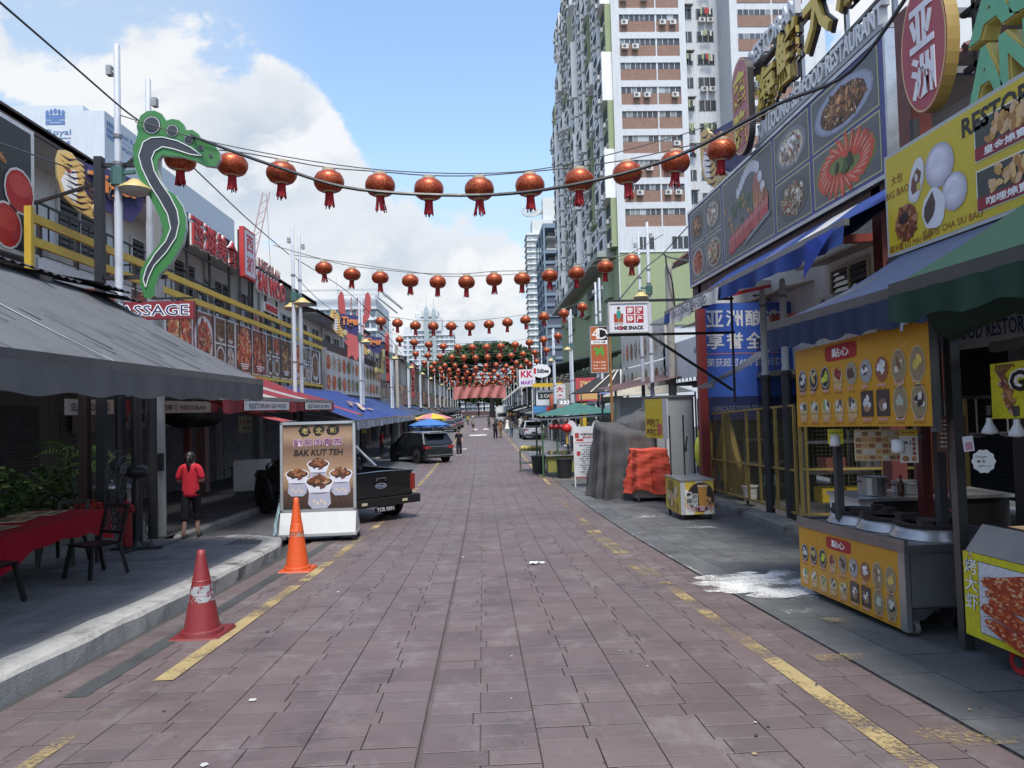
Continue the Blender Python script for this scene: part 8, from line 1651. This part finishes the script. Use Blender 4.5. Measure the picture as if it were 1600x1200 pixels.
t=T('lorry','small white lorry far down the right of the street','lorry',(3.6,125,-1.3)); m=MB((.55,.56,.57)); m.box(2.6,4.5,125,129,-.6,1.6); P('cargo_box',m,'paint',t); m=MB((.5,.51,.52)); m.box(2.7,4.4,123.4,124.9,-.8,.7); P('cab',m,'paint',t); m=MB((.02,.02,.025)); m.box(2.8,4.3,123.36,123.39,-.1,.5); P('windscreen',m,'glass',t)
for x in (2.75,4.2):
    for y in (124,128): m=MB((.02,.02,.02)); m.lathe([(.2,-.1),(.4,-.1),(.4,.1),(.2,.1)],(x,y,-.9),14,ax='x'); P('wheel',m,'rubber',t)
# umbrellas, chairs, stools on the left
def parasol(x,y,h,r,c,label,c2=None):
    z=gz(y); t=T('parasol',label,'parasol',(x,y,z),'parasols by the left kerb'); m=MB(c); n=8; ring=[]
    pk=(x,y,z+h)
    for k in range(n):
        a=2*math.pi*k/n; b=2*math.pi*(k+1)/n; cc=c2 if c2 and k%2 else c
        p=lambda q,f:(x+r*f*math.cos(q),y+r*f*math.sin(q),z+h-.42*f**1.4)
        m.face([pk,p(a,.5),p(b,.5)],cc); m.face([p(a,.5),p(a,1),p((a+b)/2,.98),p(b,1),p(b,.5)],cc); m.face([p(a,1),(p(a,1)[0],p(a,1)[1],p(a,1)[2]-.12),(p(b,1)[0],p(b,1)[1],p(b,1)[2]-.12),p(b,1)],cc)
    P('canopy',m,'canvas',t); m=MB((.5,.5,.5)); m.tube([(x,y,z),(x,y,z+h)],.025,6); P('pole',m,'paint',t); m=MB((.2,.2,.2)); m.lathe([(.25,0),(.25,.08),(.06,.1)],(x,y,z),12); P('base',m,'concrete',t)
parasol(-3.35,45,2.32,1.3,(.06,.17,.42),'blue parasol beyond the black SUV'); parasol(-3.6,52,2.62,1.5,(.55,.42,.06),'yellow and pink parasol behind the blue one',(.5,.2,.22))
def stool(x,y,c,label,g_='plastic stools by the parasols'):
    z=gz(y); t=T('stool',label,'stool',(x,y,z),g_); m=MB(c); m.box(x-.16,x+.16,y-.16,y+.16,z+.42,z+.46); P('seat',m,'plastic',t)
    for a in (-.14,.14):
        for b in (-.14,.14): m=MB(c); m.bar((x+a*1.15,y+b*1.15,z),(x+a,y+b,z+.42),.04); P('leg',m,'plastic',t)
stool(-2.2,44,(.45,.02,.03),'red plastic stool beside the black SUV rear'); stool(-2.45,46.5,(.42,.03,.03),'red plastic stool further under the blue parasol')
c1=copy_tree(c0,None,(-2.55,50,gz(50)),R(70),'pale plastic chair under the parasols')
for ch in c1.children: 
    ch.data=ch.data.copy(); ch.data.attributes['Col'].data.foreach_set('color',[q for _ in ch.data.polygons for q in (.4,.5,.55,1)])
c1['group']='pale chairs by the parasols'
t=T('blue_table','small blue table under the parasols','table',(-3.4,49.5,gz(49.5))); m=MB((.15,.3,.42)); z=gz(49.5); m.box(-4,-2.9,49,50,z+.7,z+.74); P('tabletop',m,'plastic',t)
for a in (-3.9,-3.0):
    for b in (49.1,49.9): m=MB((.2,.3,.4)); m.bar((a,b,z),(a,b,z+.7),.04); P('leg',m,'plastic',t)
# ================================================================ PEOPLE
def skin(vs_,es,rs,sub=1):
    me=bpy.data.meshes.new('figure'); me.from_pydata(vs_,es,[]); o=bpy.data.objects.new('figure',me); col.objects.link(o)
    mod=o.modifiers.new('s','SKIN'); mod.use_smooth_shade=True
    me.skin_vertices[0].data[0].use_root=True
    for i,r_ in enumerate(rs): me.skin_vertices[0].data[i].radius=(r_ if isinstance(r_,tuple) else (r_,r_))
    s=o.modifiers.new('b','SUBSURF'); s.levels=sub; s.render_levels=sub
    e=bpy.data.meshes.new_from_object(o.evaluated_get(bpy.context.evaluated_depsgraph_get()))
    V=[tuple(v.co) for v in e.vertices]; Fs=[tuple(p.vertices) for p in e.polygons]; bpy.data.objects.remove(o); bpy.data.meshes.remove(me); bpy.data.meshes.remove(e); return V,Fs
def person(loc,rot,h,label,top,bottom,hair=(.012,.009,.008),sk=(.36,.21,.15),step=.16,shorts=False,dress=False,tail=False,arms='walk',sleeve=.55,group=None,sub=2,shoes=(.02,.02,.02),fat=1.):
    t=T('person',label,'person',(0,0,0),group); k=h/1.7
    st=step; J={'pel':(0,0,.94),'wai':(0,-.005,1.08),'che':(0,0,1.27),'nb':(0,-.01,1.42),'ne':(0,.0,1.485),'hd':(0,.02,1.58),'ht':(0,.015,1.66)}
    for s,n_ in ((-1,'l'),(1,'r')):
        f=st*s; kz=.52
        J['hp'+n_]=(s*.085,0,.9); J['kn'+n_]=(s*.09,f*.55+.03,.5); J['an'+n_]=(s*.085,f-.04,.09); J['to'+n_]=(s*.095,f+.1,.035)
        J['sh'+n_]=(s*.16,-.01,1.385)
        if arms=='walk': J['el'+n_]=(s*.235,-f*.4-.03,1.12); J['wr'+n_]=(s*.235,-f*.8+.06,.9); J['ha'+n_]=(s*.23,-f*.9+.1,.83)
        elif arms=='front': J['el'+n_]=(s*.24,-.02,1.13); J['wr'+n_]=(s*.14,.2,1.08); J['ha'+n_]=(s*.09,.27,1.1)
    names=list(J); ix={n:i for i,n in enumerate(names)}; V=[tuple(q*k for q in J[n]) for n in names]
    E=[('pel','wai'),('wai','che'),('che','nb'),('nb','ne'),('ne','hd'),('hd','ht')]
    for n_ in 'lr': E+=[('pel','hp'+n_),('hp'+n_,'kn'+n_),('kn'+n_,'an'+n_),('an'+n_,'to'+n_),('nb','sh'+n_),('sh'+n_,'el'+n_),('el'+n_,'wr'+n_),('wr'+n_,'ha'+n_)]
    rad={'pel':(.13,.1),'wai':(.115,.09),'che':(.13,.1),'nb':(.075,.07),'ne':.052,'hd':(.082,.1),'ht':(.055,.065),'hp':.085,'kn':.055,'an':.038,'to':.035,'sh':.055,'el':.04,'wr':.028,'ha':.032}
    def rr(n,add=0,mul=1.): r_=rad.get(n,rad.get(n[:2])); r_=r_ if isinstance(r_,tuple) else (r_,r_); return tuple((q*mul*(fat if n in('pel','wai','che') else 1)+add)*k for q in r_)
    v_,f_=skin(V,[(ix[a],ix[b]) for a,b in E],[rr(n) for n in names],sub)
    m=MB(sk); m.v=v_; m.f=f_; m.c=[sk]*len(f_)
    for n_,s in (('l',-1),('r',1)):   # fingers and thumb leaving each palm
        a=Vector(J['wr'+n_]); b=Vector(J['ha'+n_]); d=(b-a).normalized(); sd_=Vector((0,1,0)) if arms=='walk' else Vector((0,.3,1)); sd_=(sd_-d*sd_.dot(d)).normalized(); cu=d.cross(sd_)*(-s)
        for q,ln in ((-1.5,.055),(-.5,.07),(.5,.075),(1.5,.065)): p=b+d*.02+sd_*q*.018; m.tube([p*k,(p+d*ln*.6+cu*.006)*k,(p+d*ln+cu*.022)*k],[.009*k,.008*k,.006*k],5,sk)
        p=b+sd_*.028; m.tube([(p-d*.02)*k,(p+sd_*.022+d*.012)*k,(p+sd_*.024+d*.04)*k],[.011*k,.009*k,.007*k],5,sk)
    hz=J['hd'][2]
    m.ell((0,.105*k,(hz-.0)*k),(.014*k,.025*k,.022*k),6,5,sk)
    for s in (-1,1): m.ell((s*.083*k,.01*k,hz*k),(.014*k,.022*k,.032*k),6,5,sk); m.ell((s*.033*k,.094*k,(hz+.025)*k),(.014*k,.01*k,.008*k),6,4,(.03,.02,.02))
    m.ell((0,.098*k,(hz-.045)*k),(.026*k,.01*k,.008*k),6,4,(.3,.1,.09)); P('body',m,'skin',t,smooth=True,org=None)
    # shirt
    if not dress:
        J['hem']=(0,0,.79); nm=['hem','pel','wai','che','nb','shl','shr','ell','elr']; ps={n:Vector(J[n]) for n in nm}; ps['pel']=Vector((0,0,.9))
        for n_ in 'lr': ps['el'+n_]=Vector(J['sh'+n_]).lerp(Vector(J['el'+n_]),sleeve*1.55)
        i2={n:i for i,n in enumerate(nm)}; e2=[('hem','pel'),('pel','wai'),('wai','che'),('che','nb'),('nb','shl'),('nb','shr'),('shl','ell'),('shr','elr')]
        R2={'hem':(.185*fat,.15),'pel':(.172*fat,.14),'wai':(.146*fat,.118),'che':(.155*fat,.122),'nb':(.085,.08),'shl':.075,'shr':.075,'ell':.068,'elr':.068}
        v_,f_=skin([tuple(q*k for q in ps[n]) for n in nm],[(i2[a],i2[b]) for a,b in e2],[tuple(q*k for q in (R2[n] if isinstance(R2[n],tuple) else (R2[n],)*2)) for n in nm],sub)
        m=MB(top); m.v=v_; m.f=f_; m.c=[top]*len(f_); P('shirt',m,'fabric',t,smooth=True)
    nm=['pel','hpl','hpr','knl','knr','anl','anr']; ps={n:Vector(J[n]) for n in nm}
    cut={'cap':.55,True:.0}.get(shorts,None)
    for n_ in 'lr':
        if shorts=='cap': ps['an'+n_]=Vector(J['kn'+n_]).lerp(Vector(J['an'+n_]),.42)
        elif shorts: ps['an'+n_]=Vector(J['kn'+n_]).lerp(Vector(J['an'+n_]),.05); ps['kn'+n_]=Vector(J['hp'+n_]).lerp(Vector(J['kn'+n_]),.6)
        else: ps['an'+n_]=Vector(J['an'+n_])+Vector((0,0,-.01))
    i2={n:i for i,n in enumerate(nm)}; e2=[('pel','hpl'),('pel','hpr'),('hpl','knl'),('hpr','knr'),('knl','anl'),('knr','anr')]
    R2={'pel':(.1,.09),'hpl':.108,'hpr':.108,'knl':.088,'knr':.088,'anl':.074,'anr':.074}
    if not dress:
        v_,f_=skin([tuple(q*k for q in ps[n]) for n in nm],[(i2[a],i2[b]) for a,b in e2],[tuple(q*k for q in (R2[n] if isinstance(R2[n],tuple) else (R2[n],)*2)) for n in nm],sub)
        m=MB(bottom); m.v=v_; m.f=f_; m.c=[bottom]*len(f_); P('trousers',m,'fabric',t,smooth=True)
    else:
        m=MB(top); m.lathe([(.33*k,.42*k),(.26*k,.7*k),(.17*k,.98*k),(.14*k,1.1*k),(.165*k,1.3*k),(.17*k,1.38*k),(.08*k,1.45*k)],(0,0,0),20,lob=lambda q:1+.06*math.cos(9*q)*1); P('dress',m,'fabric',t,smooth=True)
    m=MB(hair); rows=[]
    m.ell((0,-.004*k,(hz+.028)*k),(.098*k,.112*k,.102*k),14,9); m.ell((0,-.05*k,(hz-.02)*k),(.088*k,.075*k,.1*k),12,8)
    if tail: m.tube([(0,-.12*k,(hz+.03)*k),(0,-.16*k,(hz-.04)*k),(0,-.14*k,(hz-.15)*k),(.005,-.12*k,(hz-.24)*k)],[.03*k,.038*k,.03*k,.01*k],8)
    P('hair',m,'plastic',t,smooth=True)
    for n_ in 'lr':
        a=Vector(J['an'+n_]); b=Vector(J['to'+n_]); m=MB(shoes); m.ell(tuple(Vector((b.x,(a.y+b.y)/2+.03,.045))*k),(.05*k,.135*k,.05*k),10,7); P('shoe',m,'plastic',t,smooth=True)
    t.location=loc; t.rotation_euler[2]=rot; return t
w_=person((-5.62,13.85,gz(13.9)+.135),R(4),1.66,'woman in a red shirt and black cropped trousers walking away on the left pavement',(.42,.02,.035),(.012,.013,.017),tail=True,shorts='cap',arms='front',sleeve=.62,step=.15,fat=1.12,sub=2,shoes=(.03,.025,.025))
person((-1.42,43.2,gz(43)),R(175),1.62,'woman all in black walking towards the camera along the road',(.012,.012,.014),(.014,.015,.018),step=.1,shoes=(.5,.5,.5),sleeve=.5)
person((1.2,63,-1.3),R(-10),1.72,'person in black walking away beside the right yellow line',(.014,.014,.016),(.012,.012,.014),step=.2,shoes=(.55,.55,.55))
person((1.75,67,-1.3),R(10),1.68,'person in orange brown walking half behind the one in black',(.22,.1,.05),(.2,.15,.1),step=.15)
person((2.85,68,-1.3),R(0),1.7,'person in a grey shirt and jeans walking away on the right',(.09,.095,.1),(.06,.09,.15),step=.14)
person((2.9,80,-1.3),R(170),1.62,'woman in a white dress standing on the right side of the road',(.6,.6,.58),(.6,.6,.58),dress=True,step=.05)
person((-1.05,86,-1.3),R(20),1.7,'person in grey shirt and dark shorts crossing the far road',(.2,.21,.19),(.03,.03,.04),shorts=True,step=.2)
person((-2.3,118,-1.3),R(10),1.65,'person in yellow standing far down on the left',(.4,.33,.06),(.06,.06,.06)); person((-1.6,126,-1.3),R(160),1.65,'person in white far down on the left of the road',(.55,.55,.53),(.1,.1,.1))
person((1.0,96,-1.3),R(-20),1.7,'person in dark green beside the parked motorbikes',(.05,.08,.06),(.04,.04,.05)); person((4.6,84,-1.3),R(180),1.66,'person in pale clothes by the right stalls',(.5,.5,.47),(.3,.3,.3))
person((-6.0,42.5,gz(42)+.11),R(-60),1.6,'person in red standing under the blue awning on the left',(.38,.02,.03),(.03,.03,.035),step=.03)
person((-3.6,54,gz(54)),R(60),1.62,'person in dark blue bending by the parasol tables',(.03,.04,.09),(.03,.04,.06),step=.05,shoes=(.45,.35,.03))
# litter
def scrap(x,y,s,c,label):
    z=gz(y)+.012; m=MB(c); n=9
    pts=[(x+s*rnd.uniform(.6,1)*math.cos(q),y+s*rnd.uniform(.5,1)*math.sin(q),z+rnd.uniform(0,s*.35)) for q in [2*math.pi*k/n for k in range(n)]]
    for k in range(n): m.face([(x,y,z+s*.3),pts[k],pts[(k+1)%n]])
    O('paper_scrap',m,'matte',label,'litter',group='litter on the paving')
scrap(.72,10.3,.085,(.75,.75,.74),'crumpled white tissue lying on the road'); scrap(.83,10.33,.05,(.7,.7,.7),'small torn bit right of the white tissue')
m=MB((.5,.49,.46))
for k in range(150):
    y=3.2+10*rnd.random()**1.3; x=rnd.uniform(-3.2,5.5); s=rnd.uniform(.006,.02)*(1 if rnd.random()<.85 else 2)
    z=gz(y)+.006; c=rnd.choice([(.3,.29,.27),(.3,.23,.13),(.04,.04,.038),(.04,.04,.038),(.42,.41,.39)]); m.face([(x+s*rnd.uniform(.5,1)*math.cos(q),y+s*rnd.uniform(.5,1)*math.sin(q),z+rnd.uniform(0,.004)) for q in (0,1.2,2.5,3.7,5)],c)
P('litter',m,'matte',None,kind='stuff')
